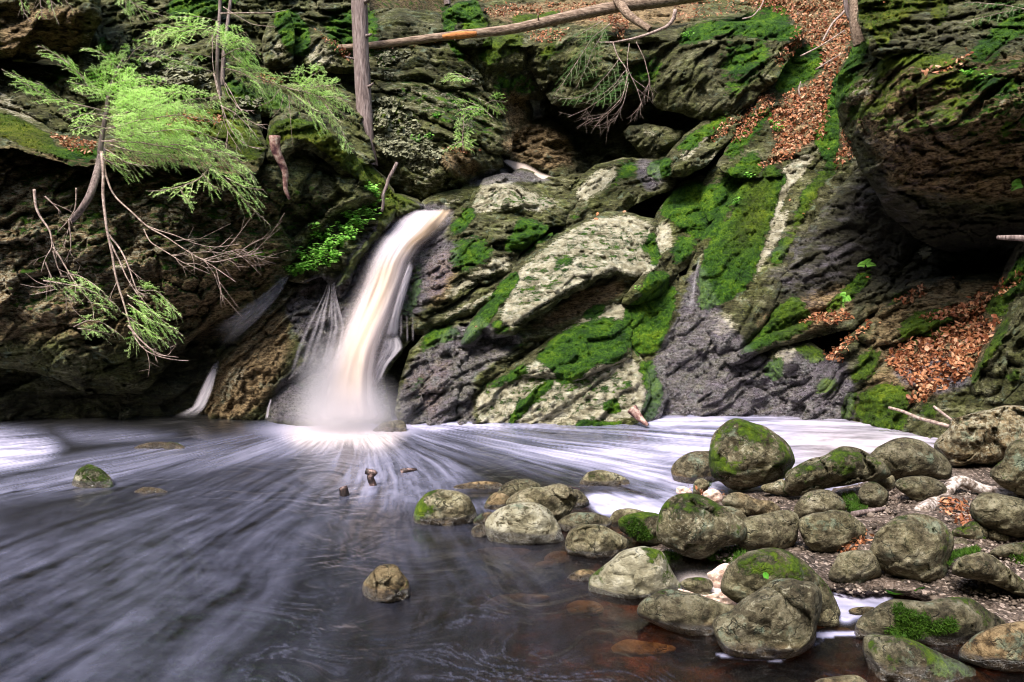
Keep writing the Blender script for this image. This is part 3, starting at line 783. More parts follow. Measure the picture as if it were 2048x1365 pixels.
def boulder(label, z, poly, gz=0.08, yw=None, thick=0.9, moss=0.0, pale=0.2, rust=0.0, wetline=False, facet=0.10, rough=0.05, dd=0.0, step=None, tone=0.0,
            group=None, name='boulder', cat='boulder', push=0.35, ang=0.0, dark=0.0):
    """a loose rounded stone closed all round: seen outline, belly towards the viewer and behind"""
    _seed[0] += 1; sd_ = _seed[0]
    src = [p[:2] for p in px(z, poly)]
    P = smooth_poly(src, 5)
    wpx = np.ptp(P[:, 0]); hpx = np.ptp(P[:, 1])
    P = P + (0.011 * max(wpx, hpx)) * np.column_stack([gnoise(np.column_stack([P / (0.22 * (wpx + hpx) / 2), np.full(len(P), sd_ * 1.3)])), gnoise(np.column_stack([P / (0.22 * (wpx + hpx) / 2), np.full(len(P), sd_ * 1.3 + 40)]))])
    step = step or max(2.2, min(4.0, math.sqrt(wpx * hpx) / 45))
    X, Y, D, ins, cell = grid_solid(P, step)
    u = inflate(ins); h = np.sqrt(u)
    used, F = facing(X, Y, cell)
    x, y, h = X.ravel()[used], Y.ravel()[used], h.ravel()[used]
    h = np.where(ins.ravel()[used], h, 0)
    yb = yw if yw else P[:, 1].max() - 0.04 * hpx
    gd = float(ground_d(yb, 0.0 if yw else gz))
    size = min(wpx, hpx * 1.25) / FP * gd
    H = 0.5 * thick * size
    dc = gd + push * H + dd
    W0 = at(x, y, np.full(len(x), dc))
    frontd = dc - H * h
    q = at(x, y, frontd)
    s1 = 0.6 * size
    n1 = fbm(q / s1 + sd_ * 3.3, 3)
    f1, f2, cid, vec = cells(q / (0.42 * size) + sd_ + 0.25 * np.stack([gnoise(q * 5), gnoise(q * 5 + 3), gnoise(q * 5 + 7)], 1))
    fac = (vec * np.stack([np.sin(cid * 12.9), np.sin(cid * 7.1), np.sin(cid * 3.3)], 1)).sum(1)
    fine = fbm(q * 16 + sd_, 4, 2.2, 0.6)
    keep = sstep(0.0, 0.5, h)
    dsp = keep * size * (0.09 * n1 + facet * fac * 0.6 + 0.10 * facet * (1 - sstep(0, .12, f2 - f1))) + rough * 0.25 * fine * (0.3 + 0.7 * keep) * min(1, size * 2)
    V = at(x, y, frontd + dsp)
    if ang:
        pass
    bd = dc + H * h * 0.9
    B = at(x, y, bd + keep * size * 0.06 * n1)
    n = len(V)
    E = boundary(F); rim = np.zeros(n, bool); rim[np.unique(E)] = True
    bmap = np.where(rim, np.arange(n), 0); inner = np.where(~rim)[0]
    bmap[inner] = n + np.arange(len(inner))
    Bf = bmap[F][:, ::-1]
    V2 = np.vstack([V, B[inner]]); F2 = np.vstack([F, Bf])
    zz = V2[:, 2]
    base = np.clip(moss * .8 + 0.3 * fbm(V2 * 3.5 + sd_, 2) * (moss > 0.05) - .08, 0, 1.2)
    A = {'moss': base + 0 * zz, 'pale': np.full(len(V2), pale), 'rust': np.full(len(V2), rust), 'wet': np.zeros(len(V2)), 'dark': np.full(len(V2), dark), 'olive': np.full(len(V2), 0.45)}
    if yw or wetline:
        k = 1 - sstep(0.0, 0.10 + 0.04 * math.sin(sd_), zz - (0.0 if yw else 0.0))
        A['wet'] = k * 1.0; A['rust'] = A['rust'] + 0.75 * k
    HIT_V.append(V2); HIT_F.append(F2 + HIT_N[0]); HIT_N[0] += len(V2)
    o = centred(name, V2, [F2], M['boulder'], A)
    tag(o, label, cat, group)
    return o
# ------------------------------------------------------------------ cliffs, left
ledge('tall overhanging brown cliff face rising from the left side of the pool', 's',
      [(-140, 292), (0, 292), (60, 300), (130, 318), (200, 322), (330, 330), (420, 335), (500, 335), (560, 300), (620, 300), (680, 330), (740, 372), (760, 400), (700, 440), (640, 475), (600, 515), (560, 560), (500, 610), (440, 632), (390, 665), (345, 715), (285, 783), (180, 780), (100, 748), (0, 728), (-140, 720)],
      [(-140, 300, 8.35), (200, 310, 8.5), (500, 330, 9.1), (700, 380, 10.0), (0, 600, 8.25), (300, 520, 8.4), (560, 520, 9.25), (0, 720, 8.35), (300, 740, 8.7), (430, 600, 8.95), (200, 450, 8.4)],
      R=60, edge=0.75, strata=(24, .62, .16), facet=(.62, .26), rough=.11)
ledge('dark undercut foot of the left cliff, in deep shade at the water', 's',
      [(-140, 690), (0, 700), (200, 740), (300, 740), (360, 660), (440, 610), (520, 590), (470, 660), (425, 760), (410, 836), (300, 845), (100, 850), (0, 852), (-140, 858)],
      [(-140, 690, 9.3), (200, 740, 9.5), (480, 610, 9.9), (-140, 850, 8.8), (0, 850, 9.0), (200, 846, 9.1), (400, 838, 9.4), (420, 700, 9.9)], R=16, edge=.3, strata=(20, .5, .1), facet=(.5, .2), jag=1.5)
ledge('mossy sloping shelf on top of the left cliff at the photo edge', 'a',
      [(-400, 560), (0, 620), (100, 660), (220, 720), (330, 800), (480, 830), (620, 860), (640, 950), (420, 960), (240, 905), (80, 850), (-400, 870)],
      [(-400, 560, 9.6), (220, 720, 9.4), (600, 860, 8.9), (-400, 870, 7.95), (100, 850, 7.95), (500, 950, 8.15)], R=12, edge=.15, strata=(-15, .4, .04), facet=(.35, .06), rough=.10)
ledge('mossy shelf with brown needles behind the hemlock boughs', 'a',
      [(600, 760), (720, 680), (900, 640), (1150, 590), (1350, 620), (1480, 720), (1560, 860), (1500, 1000), (1350, 1010), (1000, 960), (640, 950)],
      [(600, 760, 9.4), (1150, 600, 9.9), (1500, 760, 9.7), (640, 950, 8.1), (1350, 1000, 8.6), (1000, 960, 8.2)], R=14, edge=.2, strata=(-18, .35, .05), facet=(.35, .08), rough=.12)
ledge('dark brown roof-like block at the top left corner', 's', [(-140, -60), (200, -60), (196, 40), (172, 92), (120, 116), (0, 118), (-140, 118)],
      [(-140, -60, 9.6), (200, -60, 9.7), (-140, 20, 9.1), (180, 20, 9.2), (0, 118, 9.6), (160, 100, 9.7)], R=30, edge=.4, facet=(.6, .2), strata=(5, .5, .08))
ledge('tilted grey slab under the dark block at the left edge', 's', [(-140, 122), (0, 124), (100, 138), (185, 130), (205, 180), (150, 240), (190, 275), (110, 280), (0, 225), (-140, 190)],
      [(-140, 130, 10.1), (190, 140, 10.2), (-140, 190, 9.7), (150, 270, 9.6), (0, 220, 9.6)], strata=(-28, .3, .1))
ledge('pale bedded slab sloping down behind the mossy shelf on the far left', 's', [(-140, 165), (0, 170), (60, 205), (130, 262), (190, 285), (190, 310), (100, 290), (0, 240), (-140, 225)],
      [(-140, 165, 9.6), (130, 262, 9.5), (-140, 225, 9.2), (100, 290, 9.2), (190, 300, 9.3)], R=12, edge=.12, strata=(-32, .2, .05), facet=(.4, .05))
ledge('upright grey block between dark slab and flaky lichen rock', 's', [(150, 70), (190, 58), (240, 62), (262, 130), (262, 230), (240, 300), (190, 312), (160, 290), (140, 240), (152, 190), (140, 130)],
      [(150, 70, 10.2), (240, 62, 10.3), (250, 200, 9.9), (150, 280, 9.8), (230, 300, 9.7)], strata=(80, .3, .08))
ledge('lumpy rock coated in flaky pale lichen behind the hemlock', 's', [(225, 60), (300, 20), (420, 40), (480, 120), (510, 200), (520, 260), (470, 262), (380, 240), (300, 240), (240, 200)],
      [(225, 60, 10.8), (420, 40, 11.0), (250, 200, 9.9), (400, 150, 10.2), (500, 240, 9.9)], facet=(.4, .2), rough=.1)
ledge('grey rock shoulder above the flaky lichen rock, top left', 's', [(190, -60), (420, -60), (440, 30), (400, 70), (300, 60), (235, 90), (195, 60)],
      [(190, -60, 11.4), (420, -60, 11.6), (400, 50, 10.9), (220, 60, 10.7)], facet=(.5, .2))
ledge('mossy woodland slope with dark rocks, upper left of the trunk', 's', [(400, -60), (720, -60), (740, 60), (735, 200), (640, 205), (560, 200), (500, 140), (430, 70)],
      [(400, -60, 13.5), (720, -60, 14), (700, 190, 12.0), (560, 190, 11.4), (430, 60, 11.8)], facet=(.5, .3), rough=.2, strata=(20, .6, .15))
ledge('purplish rock knob in moss left of the tall trunk', 'a', [(1740, 240), (1820, 190), (1950, 230), (2080, 330), (2110, 420), (1960, 410), (1800, 400), (1740, 330)],
      [(1740, 240, 12.0), (2080, 330, 12.0), (1900, 420, 11.6), (1900, 260, 11.7)], R=18, edge=.3)
ledge('small pale upright rock beside the purplish knob', 'a', [(1550, 220), (1600, 90), (1680, 70), (1710, 200), (1700, 350), (1620, 400), (1560, 380)],
      [(1550, 220, 11.6), (1680, 80, 11.8), (1700, 350, 11.4), (1600, 390, 11.3)], R=14, edge=.25)
ledge('ledge with a dark hollow beneath it and needle litter on top', 's', [(430, 150), (520, 150), (560, 175), (650, 165), (710, 195), (745, 320), (700, 330), (640, 285), (590, 240), (540, 225), (500, 235), (450, 190)],
      [(430, 150, 11.0), (650, 165, 11.6), (720, 300, 10.7), (520, 220, 10.3), (600, 240, 10.4)], R=20, edge=.4, strata=(-20, .35, .08))
ledge('rounded mossy rock above the hollow trunk stub', 'a', [(1560, 880), (1590, 720), (1680, 660), (1850, 690), (1960, 760), (2060, 900), (2150, 1060), (2100, 1100), (1960, 960), (1850, 880), (1740, 850), (1660, 930), (1590, 960)],
      [(1570, 900, 9.3), (1680, 670, 9.6), (1960, 760, 9.8), (2100, 1080, 10.0), (1800, 850, 9.4)], R=20, edge=.35, rough=.15, facet=(.3, .12))
ledge('narrow mossy ridge running down to the top of the waterfall', 'b', [(-20, 760), (60, 860), (150, 950), (250, 1050), (320, 1150), (440, 1185), (490, 1215), (380, 1270), (270, 1290), (200, 1250), (180, 1150), (100, 1080), (0, 1000), (-60, 900)],
      [(-20, 780, 10.4), (150, 950, 10.7), (320, 1150, 10.9), (480, 1210, 11.0), (200, 1250, 10.3), (0, 1000, 10.0)], R=16, edge=.3, rough=.15, facet=(.28, .12), strata=(-45, .3, .06))
# ------------------------------------------------------------------ cliffs, centre
ledge('grey boulder on the skyline right of the tall trunk', 'b', [(150, 80), (300, 66), (450, 72), (560, 88), (616, 130), (618, 205), (500, 218), (330, 220), (150, 245)],
      [(150, 80, 13.2), (600, 100, 13.2), (150, 240, 12.4), (600, 200, 12.5), (350, 110, 12.6), (350, 215, 12.4)], R=22, edge=.35, strata=(4, .3, .05), facet=(.6, .14))
ledge('moss-hung dark boulder under the right end of the skyline boulder', 'b', [(604, 80), (680, 20), (760, 0), (830, 30), (850, 130), (870, 250), (800, 270), (700, 255), (620, 200)],
      [(604, 80, 13), (760, 0, 13.4), (860, 250, 12.5), (640, 200, 12.6)], R=18, edge=.3, rough=.12)
ledge('square grey cliff block directly below the fallen log', 'b', [(150, 250), (400, 285), (600, 245), (720, 245), (745, 330), (775, 400), (840, 480), (700, 515), (560, 500), (420, 450), (280, 480), (150, 450)],
      [(150, 290, 12.6), (700, 250, 12.8), (150, 440, 12.0), (820, 470, 12.4), (450, 350, 12.1), (500, 490, 12.0)], R=20, edge=.3, strata=(-6, .34, .1), facet=(.6, .18))
ledge('light grey slab with horizontal cracks in the middle of the back cliff', 'b', [(150, 440), (330, 425), (450, 475), (600, 525), (760, 520), (870, 560), (950, 680), (1000, 790), (1000, 880), (900, 900), (760, 845), (640, 770), (500, 670), (350, 610), (150, 570)],
      [(150, 450, 12.1), (870, 560, 12.5), (1000, 870, 12.3), (640, 770, 11.7), (350, 600, 11.8), (600, 560, 12.0)], R=20, edge=.3, strata=(-14, .4, .14), facet=(.6, .2))
ledge('bulging rock covered in olive flaky lichen beside the trunk foot', 'b', [(160, 545), (280, 540), (400, 595), (560, 700), (660, 760), (780, 840), (920, 905), (940, 965), (870, 1010), (820, 1045), (730, 1075), (650, 1125), (500, 1195), (430, 1190), (350, 1135), (290, 1050), (200, 960), (140, 850)],
      [(160, 545, 11.9), (400, 600, 11.8), (920, 905, 11.9), (500, 850, 11.2), (600, 1000, 11.0), (430, 1180, 11.5), (200, 900, 11.2), (800, 1040, 11.8)], R=46, edge=.6, strata=(-20, .6, .1), facet=(.5, .2), rough=.1)
ledge('mossy dark column hanging below the log in the centre', 'b', [(730, 225), (870, 225), (1100, 250), (1115, 340), (1175, 430), (1190, 570), (1010, 575), (940, 630), (875, 550), (825, 455), (755, 345)],
      [(730, 225, 12.9), (1100, 250, 13.0), (1180, 560, 13.6), (900, 560, 12.8), (950, 350, 12.6)], R=20, edge=.4, strata=(75, .4, .12))
ledge('tall pinkish rock face at the back of the gorge', 'b', [(870, 430), (970, 470), (1070, 530), (1110, 650), (1100, 760), (960, 830), (925, 690), (870, 570)],
      [(870, 430, 13.2), (1070, 530, 13.6), (1100, 760, 13.6), (930, 700, 12.9)], R=16, edge=.3, strata=(70, .35, .1))
ledge('brown wet rocks at the mouth of the dark hollow above the upper chute', 'b', [(930, 850), (1050, 760), (1200, 700), (1330, 780), (1420, 900), (1470, 1020), (1340, 1060), (1250, 1040), (1130, 990), (990, 950)],
      [(930, 850, 13.3), (1200, 700, 14.0), (1470, 1000, 13.6), (1000, 940, 13.1), (1300, 1040, 13.1)], R=20, edge=.4, strata=(25, .4, .16), facet=(.45, .2))
ledge('overhanging mossy block topped with needles, right of the hollow', 'b', [(1090, 250), (1250, 190), (1450, 150), (1560, 120), (1680, 200), (1850, 290), (1870, 400), (1760, 520), (1600, 590), (1400, 620), (1250, 600), (1180, 490), (1100, 350)],
      [(1090, 250, 12.9), (1560, 130, 12.9), (1850, 290, 12.6), (1700, 500, 12.5), (1300, 560, 12.6), (1400, 350, 12.1), (1180, 450, 12.7)], R=34, edge=.6, strata=(10, .5, .14), facet=(.55, .22))
ledge('shaded lower wall of the hollow under the overhanging block', 'b', [(1180, 560), (1400, 600), (1600, 570), (1800, 500), (1900, 650), (1800, 800), (1850, 960), (1500, 1000), (1350, 800), (1200, 680)],
      [(1180, 560, 14.6), (1800, 500, 14.0), (1900, 650, 13.8), (1500, 1000, 13.8), (1250, 680, 14.6)], R=16, edge=.3)
ledge('terrace of brown needles and leaves behind the fallen log', 'b', [(800, 40), (900, 20), (1150, -60), (1500, -160), (2300, -160), (2400, 60), (2100, 170), (1900, 230), (1700, 240), (1560, 150), (1300, 190), (1080, 260), (850, 240)],
      [(800, 40, 14.5), (1150, -60, 16.2), (2300, -160, 16.5), (2100, 170, 12.9), (1560, 180, 13.0), (1080, 250, 13.0), (850, 240, 13.0)], R=10, edge=.1, strata=(5, .8, .06), facet=(.5, .12), rough=.18)
ledge('broad dark green-grey slab wall right of the hollow', 'c', [(-180, 190), (0, 190), (170, 135), (260, 125), (300, 140), (700, 140), (770, 180), (690, 290), (570, 480), (430, 610), (300, 690), (190, 700), (70, 660), (-90, 620), (-180, 400)],
      [(-180, 190, 12.9), (260, 130, 12.7), (760, 180, 12.2), (300, 680, 11.6), (-90, 620, 12.4), (150, 400, 12.0), (560, 400, 11.8)], R=26, edge=.45, strata=(48, .5, .14), facet=(.6, .2))
ledge('small light-topped boulder at the bottom right of the hollow', 'b', [(1670, 770), (1700, 748), (1790, 738), (1900, 755), (2030, 790), (1960, 900), (1860, 960), (1760, 880)],
      [(1670, 770, 12.7), (2030, 790, 12.4), (1800, 740, 12.6), (1860, 950, 12.6)], R=22, edge=.35)
# ------------------------------------------------------------------ slabs beside the fall
ledge('long rock ridge with a mossy saddle, top right of the slabs', 'f', [(630, 250), (700, 165), (800, 88), (930, 54), (1050, 54), (1150, 34), (1200, 0), (1300, -70), (1380, -110), (1400, -60), (1330, 10), (1250, 100), (1150, 170), (1060, 210), (920, 290), (780, 345), (700, 390), (640, 380)],
      [(640, 300, 11.5), (930, 56, 12.4), (1150, 36, 12.3), (1380, -100, 12.2), (1150, 170, 11.4), (780, 340, 11.3), (900, 130, 11.8)], R=22, edge=.4, strata=(38, .3, .12), facet=(.5, .12))
ledge('humped lichen-white boulder at the head of the slabs', 'f', [(190, 300), (225, 220), (285, 145), (370, 124), (440, 134), (495, 178), (560, 210), (640, 240), (720, 245), (670, 300), (645, 345), (560, 345), (510, 310), (400, 285), (290, 300)],
      [(190, 300, 11.0), (370, 126, 11.7), (700, 245, 11.5), (560, 340, 10.9), (400, 280, 10.8), (380, 200, 11.0)], R=24, edge=.4, strata=(30, .35, .08), facet=(.45, .14))
ledge('wet green-stained block along the right side of the waterfall top', 'f', [(40, 420), (120, 335), (200, 255), (300, 290), (420, 288), (510, 340), (580, 365), (510, 430), (440, 490), (410, 570), (330, 610), (250, 620), (150, 690), (0, 780), (-50, 760), (-50, 560), (0, 480)],
      [(40, 420, 10.6), (200, 260, 11.0), (560, 360, 10.7), (400, 560, 10.0), (150, 680, 9.7), (-40, 740, 9.6), (200, 470, 10.1)], R=24, edge=.35, strata=(34, .34, .12), facet=(.5, .16))
ledge('thin jutting grey ledge over a black crack, centre of the slabs', 'f', [(-60, 800), (0, 775), (120, 730), (240, 670), (350, 610), (440, 530), (530, 450), (600, 400), (570, 500), (520, 560), (400, 650), (280, 730), (160, 790), (0, 860), (-60, 850)],
      [(-60, 800, 9.6), (240, 670, 9.8), (600, 400, 10.6), (0, 860, 9.6), (400, 650, 9.9)], R=18, edge=.35, strata=(34, .2, .08), facet=(.5, .1))
ledge('largest pale slab of the waterfall slope, mossy along its left edge', 'f', [(160, 930), (200, 850), (290, 715), (350, 635), (440, 560), (520, 480), (620, 408), (760, 338), (880, 298), (960, 308), (1095, 345), (1105, 400), (1040, 460), (1115, 520), (1085, 565), (990, 605), (900, 572), (820, 592), (740, 645), (640, 695), (560, 755), (480, 795), (420, 855), (330, 875), (280, 845), (220, 905)],
      [(160, 930, 9.3), (350, 640, 9.8), (620, 410, 10.4), (960, 310, 11.0), (1100, 540, 10.3), (820, 590, 9.5), (480, 790, 9.2), (330, 870, 9.1), (700, 540, 9.8)], R=20, edge=.5, strata=(30, .34, .07), facet=(.6, .09), rough=.05)
ledge('shaded brown underside below the largest pale slab', 'f', [(400, 860), (480, 790), (560, 750), (740, 640), (900, 570), (1010, 600), (950, 680), (800, 770), (650, 850), (520, 900), (420, 905)],
      [(400, 860, 9.6), (740, 650, 10.2), (900, 570, 10.2), (950, 680, 10.0), (520, 900, 9.5)], R=12, edge=.2, strata=(30, .3, .06), facet=(.5, .1))
ledge('peaked mossy slab with a white tip, below the largest slab', 'f', [(430, 1040), (480, 985), (560, 930), (620, 870), (720, 800), (830, 740), (915, 708), (955, 725), (965, 860), (960, 975), (850, 1015), (700, 1085), (560, 1065)],
      [(430, 1040, 9.1), (620, 870, 9.5), (930, 710, 10.0), (960, 970, 9.2), (700, 1080, 8.95), (760, 900, 9.4)], R=18, edge=.35, strata=(32, .26, .10), facet=(.5, .12))
ledge('broad cream-coloured slab rising from the pool in the centre', 'f', [(190, 1330), (195, 1280), (240, 1160), (300, 1085), (400, 1025), (520, 975), (650, 1020), (800, 1000), (900, 955), (965, 940), (1020, 1000), (1055, 1150), (1010, 1260), (980, 1330)],
      [(190, 1310, 8.85), (300, 1090, 9.15), (520, 980, 9.3), (965, 950, 9.4), (1050, 1150, 9.0), (980, 1300, 8.75), (600, 1300, 8.75), (700, 1100, 9.0)], R=20, edge=.3, strata=(36, .30, .09), facet=(.55, .09))
ledge('low wet purple-grey ledges between the fall and the cream slab', 'f', [(-130, 1230), (-110, 1100), (-60, 960), (0, 880), (120, 835), (240, 790), (330, 860), (480, 860), (620, 830), (580, 900), (450, 970), (350, 1050), (270, 1100), (210, 1190), (200, 1330), (0, 1330), (-100, 1300)],
      [(-130, 1230, 8.8), (-60, 960, 9.3), (240, 790, 9.8), (620, 830, 9.8), (350, 1050, 9.25), (200, 1300, 8.85), (0, 1310, 8.8), (50, 1060, 9.1)], R=18, edge=.3, strata=(36, .26, .13), facet=(.4, .16))
ledge('green moss slope between peaked slab and wet purple slab', 'f', [(940, 735), (1100, 640), (1250, 600), (1310, 490), (1270, 650), (1180, 800), (1100, 1000), (1130, 1170), (1090, 1260), (1040, 1320), (1000, 1260), (1050, 1150), (1010, 1000), (955, 870)],
      [(940, 735, 10.1), (1310, 490, 10.4), (1180, 800, 9.8), (1130, 1170, 9.2), (1030, 1300, 8.85), (955, 870, 9.7)], R=14, edge=.2, strata=(45, .5, .05), facet=(.5, .08), rough=.07)
ledge('small mossy knob wedged right of the largest slab', 'f', [(930, 720), (1000, 630), (1080, 540), (1170, 470), (1180, 600), (1080, 690), (1000, 720)],
      [(930, 720, 9.9), (1170, 480, 10.3), (1170, 600, 10.1), (1050, 600, 9.8)], R=14, edge=.25)
ledge('moss-blotched grey shoulder above the wet streak', 'f', [(1080, 350), (1140, 250), (1220, 160), (1310, 130), (1400, 190), (1440, 290), (1400, 370), (1340, 440), (1260, 510), (1170, 580), (1100, 530), (1020, 460)],
      [(1080, 350, 11.1), (1310, 135, 11.6), (1430, 290, 11.2), (1260, 510, 10.3), (1100, 530, 10.3), (1200, 350, 10.8)], R=18, edge=.3, strata=(40, .34, .08), facet=(.5, .1))
ledge('wet purple-grey slab with a thin trickle, centre right', 's', [(1400, 480), (1420, 560), (1450, 640), (1500, 690), (1560, 700), (1640, 760), (1700, 800), (1700, 862), (1500, 862), (1310, 862), (1288, 820), (1300, 740), (1335, 640), (1375, 560)],
      [(1400, 490, 10.4), (1560, 700, 9.75), (1700, 800, 9.5), (1300, 850, 9.25), (1500, 850, 9.3), (1690, 850, 9.35), (1310, 740, 9.5)], R=16, edge=.22, strata=(36, .34, .09), facet=(.5, .12), rough=.06)
ledge('long steep moss-covered slab with a bare grey stripe', 's', [(1396, 580), (1396, 520), (1412, 470), (1450, 418), (1500, 360), (1560, 318), (1640, 285), (1695, 240), (1715, 330), (1680, 400), (1630, 450), (1600, 500), (1565, 560), (1545, 615), (1520, 655), (1480, 695), (1440, 705), (1410, 650)],
      [(1400, 560, 10.0), (1500, 360, 10.8), (1695, 250, 11.2), (1680, 400, 10.4), (1560, 570, 9.7), (1450, 700, 9.5)], R=18, edge=.3, strata=(58, .5, .05), facet=(.6, .07), rough=.06)
ledge('upper mossy slab beside the leaf-filled gully', 's', [(1395, 400), (1420, 350), (1475, 300), (1530, 250), (1590, 190), (1640, 120), (1700, 90), (1705, 250), (1650, 300), (1560, 330), (1500, 370), (1450, 430), (1420, 440)],
      [(1395, 400, 11.1), (1530, 250, 11.8), (1700, 100, 12.2), (1700, 250, 11.4), (1560, 330, 11.0), (1430, 430, 10.8)], R=16, edge=.3, strata=(50, .4, .08), facet=(.5, .12))
ledge('low lichen-streaked ridge left of the leaf gully', 'c', [(-60, 960), (0, 880), (100, 790), (200, 700), (330, 630), (430, 590), (400, 700), (300, 830), (180, 960), (60, 1020), (-60, 1020)],
      [(-60, 960, 11.2), (330, 630, 11.9), (180, 960, 11.0), (60, 850, 11.4)], R=14, edge=.25, strata=(42, .25, .1))
ledge('steep gully floor buried in fallen leaves', 's', [(1440, 330), (1490, 250), (1550, 160), (1590, 60), (1590, -60), (1740, -60), (1720, 60), (1710, 200), (1695, 290), (1620, 330), (1540, 350), (1470, 350)],
      [(1440, 330, 11.0), (1550, 160, 12.2), (1590, -60, 14), (1740, -60, 14), (1700, 200, 11.6), (1620, 330, 10.75)], R=10, edge=.1, strata=(40, .6, .05), facet=(.5, .1), rough=.12)
ledge('smooth dark slab in shade beneath the great overhang', 's', [(1480, 705), (1540, 640), (1560, 560), (1595, 500), (1630, 445), (1690, 370), (1740, 320), (1810, 370), (1840, 460), (1800, 545), (1720, 590), (1620, 630), (1560, 660)],
      [(1480, 700, 9.6), (1740, 320, 10.4), (1840, 460, 10.2), (1800, 545, 9.9), (1620, 630, 9.6), (1600, 500, 9.9)], R=20, edge=.3, strata=(25, .3, .07), facet=(.5, .12))
# ------------------------------------------------------------------ right side
ledge('great overhanging dark boulder filling the upper right', 's', [(1672, 190), (1690, 130), (1730, 90), (1850, 70), (2000, 60), (2230, 60), (2230, 500), (2100, 490), (2000, 485), (1900, 500), (1840, 478), (1780, 425), (1735, 350), (1695, 275)],
      [(1672, 190, 8.6), (1730, 90, 8.6), (2230, 60, 8.2), (2230, 480, 9.0), (1900, 490, 9.3), (1735, 350, 8.5), (1900, 270, 7.55), (2100, 230, 7.4), (1800, 180, 7.8)], R=70, edge=.9, strata=(22, .34, .16), facet=(.5, .18), rough=.1)
ledge('moss-topped crown of the great overhanging boulder', 'c', [(1090, -170), (2500, -170), (2500, 300), (2000, 330), (1750, 400), (1500, 330), (1330, 290), (1230, 340), (1160, 300), (1090, 120)],
      [(1090, -170, 9.3), (2500, -170, 8.8), (1100, 120, 8.4), (2500, 300, 7.7), (1300, 280, 8.0), (1750, 390, 7.55)], R=24, edge=.35, strata=(18, .32, .14), facet=(.4, .16), rough=.16)
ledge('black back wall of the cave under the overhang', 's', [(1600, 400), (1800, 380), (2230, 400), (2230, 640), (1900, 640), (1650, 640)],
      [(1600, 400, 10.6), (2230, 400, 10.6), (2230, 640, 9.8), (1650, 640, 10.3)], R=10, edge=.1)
ledge('mossy lip of rock slanting up below the dark slab', 'g', [(130, 870), (280, 800), (400, 730), (560, 640), (680, 570), (800, 470), (950, 350), (1100, 330), (1250, 260), (1400, 300), (1300, 400), (1100, 500), (1000, 560), (830, 690), (600, 745), (400, 790), (280, 850), (180, 890)],
      [(130, 870, 9.5), (560, 640, 9.7), (950, 350, 10.1), (1400, 300, 10.1), (830, 680, 9.3), (400, 790, 9.4)], R=18, edge=.3, strata=(30, .3, .12))
ledge('dark leaf-strewn shelf in the middle of the right bank', 'g', [(830, 740), (960, 650), (990, 560), (1080, 490), (1200, 450), (1450, 420), (1760, 360), (1900, 360), (1900, 560), (1600, 600), (1400, 640), (1250, 700), (1080, 760), (950, 790)],
      [(830, 740, 9.3), (1080, 490, 9.6), (1760, 370, 9.3), (1600, 600, 8.7), (1080, 750, 9.0)], R=18, edge=.3, strata=(28, .4, .12))
ledge('rounded boulder with a pale and mossy patch at the slab foot', 'g', [(325, 900), (400, 825), (470, 770), (560, 760), (640, 825), (710, 890), (650, 960), (560, 1015), (430, 1015), (340, 975)],
      [(325, 900, 9.5), (560, 765, 9.5), (710, 890, 9.3), (500, 1010, 9.35), (500, 880, 9.1)], R=34, edge=.35, strata=(30, .5, .04), facet=(.6, .08), rough=.05)
ledge('low wet rock foot meeting the foam, right of the purple slab', 'g', [(0, 1240), (0, 1000), (100, 900), (300, 830), (400, 900), (430, 1005), (600, 1000), (720, 1040), (790, 1130), (780, 1250), (400, 1250)],
      [(0, 1230, 9.3), (300, 840, 9.6), (790, 1150, 9.2), (400, 1200, 9.25), (500, 1010, 9.35)], R=18, edge=.25, strata=(30, .3, .1))
ledge('steep cracked rock band between two leaf drifts', 'g', [(560, 1010), (620, 930), (700, 870), (810, 780), (900, 680), (990, 640), (1100, 700), (1070, 800), (980, 900), (880, 1010), (820, 1080), (760, 1140), (680, 1090), (600, 1050)],
      [(560, 1010, 9.2), (900, 680, 9.4), (1100, 700, 9.1), (760, 1130, 9.0), (850, 900, 9.0)], R=18, edge=.3, strata=(50, .35, .12))
ledge('leaf-covered slab with moss curtains where the right bank meets the pool', 'g', [(770, 1240), (785, 1080), (850, 1020), (900, 950), (1000, 870), (1100, 780), (1300, 690), (1480, 620), (1660, 590), (1680, 700), (1560, 850), (1500, 960), (1700, 900), (1900, 1000), (1900, 1200), (1500, 1300), (1400, 1400), (1280, 1330), (1100, 1290), (900, 1250)],
      [(770, 1220, 9.05), (1100, 780, 9.1), (1660, 590, 8.8), (1700, 900, 7.9), (1900, 1200, 7.3), (1280, 1320, 7.9), (1000, 1240, 8.6), (1200, 950, 8.5), (900, 1040, 8.85)], R=20, edge=.3, strata=(24, .36, .08), facet=(.5, .1), rough=.08)
ledge('rough lichened pillar at the right edge beside the leaf slab', 'g', [(1470, 1000), (1530, 860), (1590, 740), (1680, 600), (1760, 540), (1950, 480), (1950, 1180), (1700, 1140), (1560, 1110), (1490, 1060)],
      [(1470, 1000, 8.0), (1680, 600, 8.1), (1950, 480, 7.4), (1950, 1150, 7.0), (1560, 1100, 7.7), (1750, 850, 7.4)], R=26, edge=.4, strata=(50, .4, .14), facet=(.4, .16))
ledge('mossy root-bound bank at the right edge below the cave', 'g', [(1560, 640), (1630, 500), (1690, 350), (1740, 250), (1900, 150), (1950, 150), (1950, 720), (1700, 720), (1600, 700)],
      [(1560, 640, 8.4), (1740, 250, 8.6), (1950, 150, 8.0), (1950, 720, 7.6), (1650, 700, 8.2)], R=24, edge=.4, rough=.16)
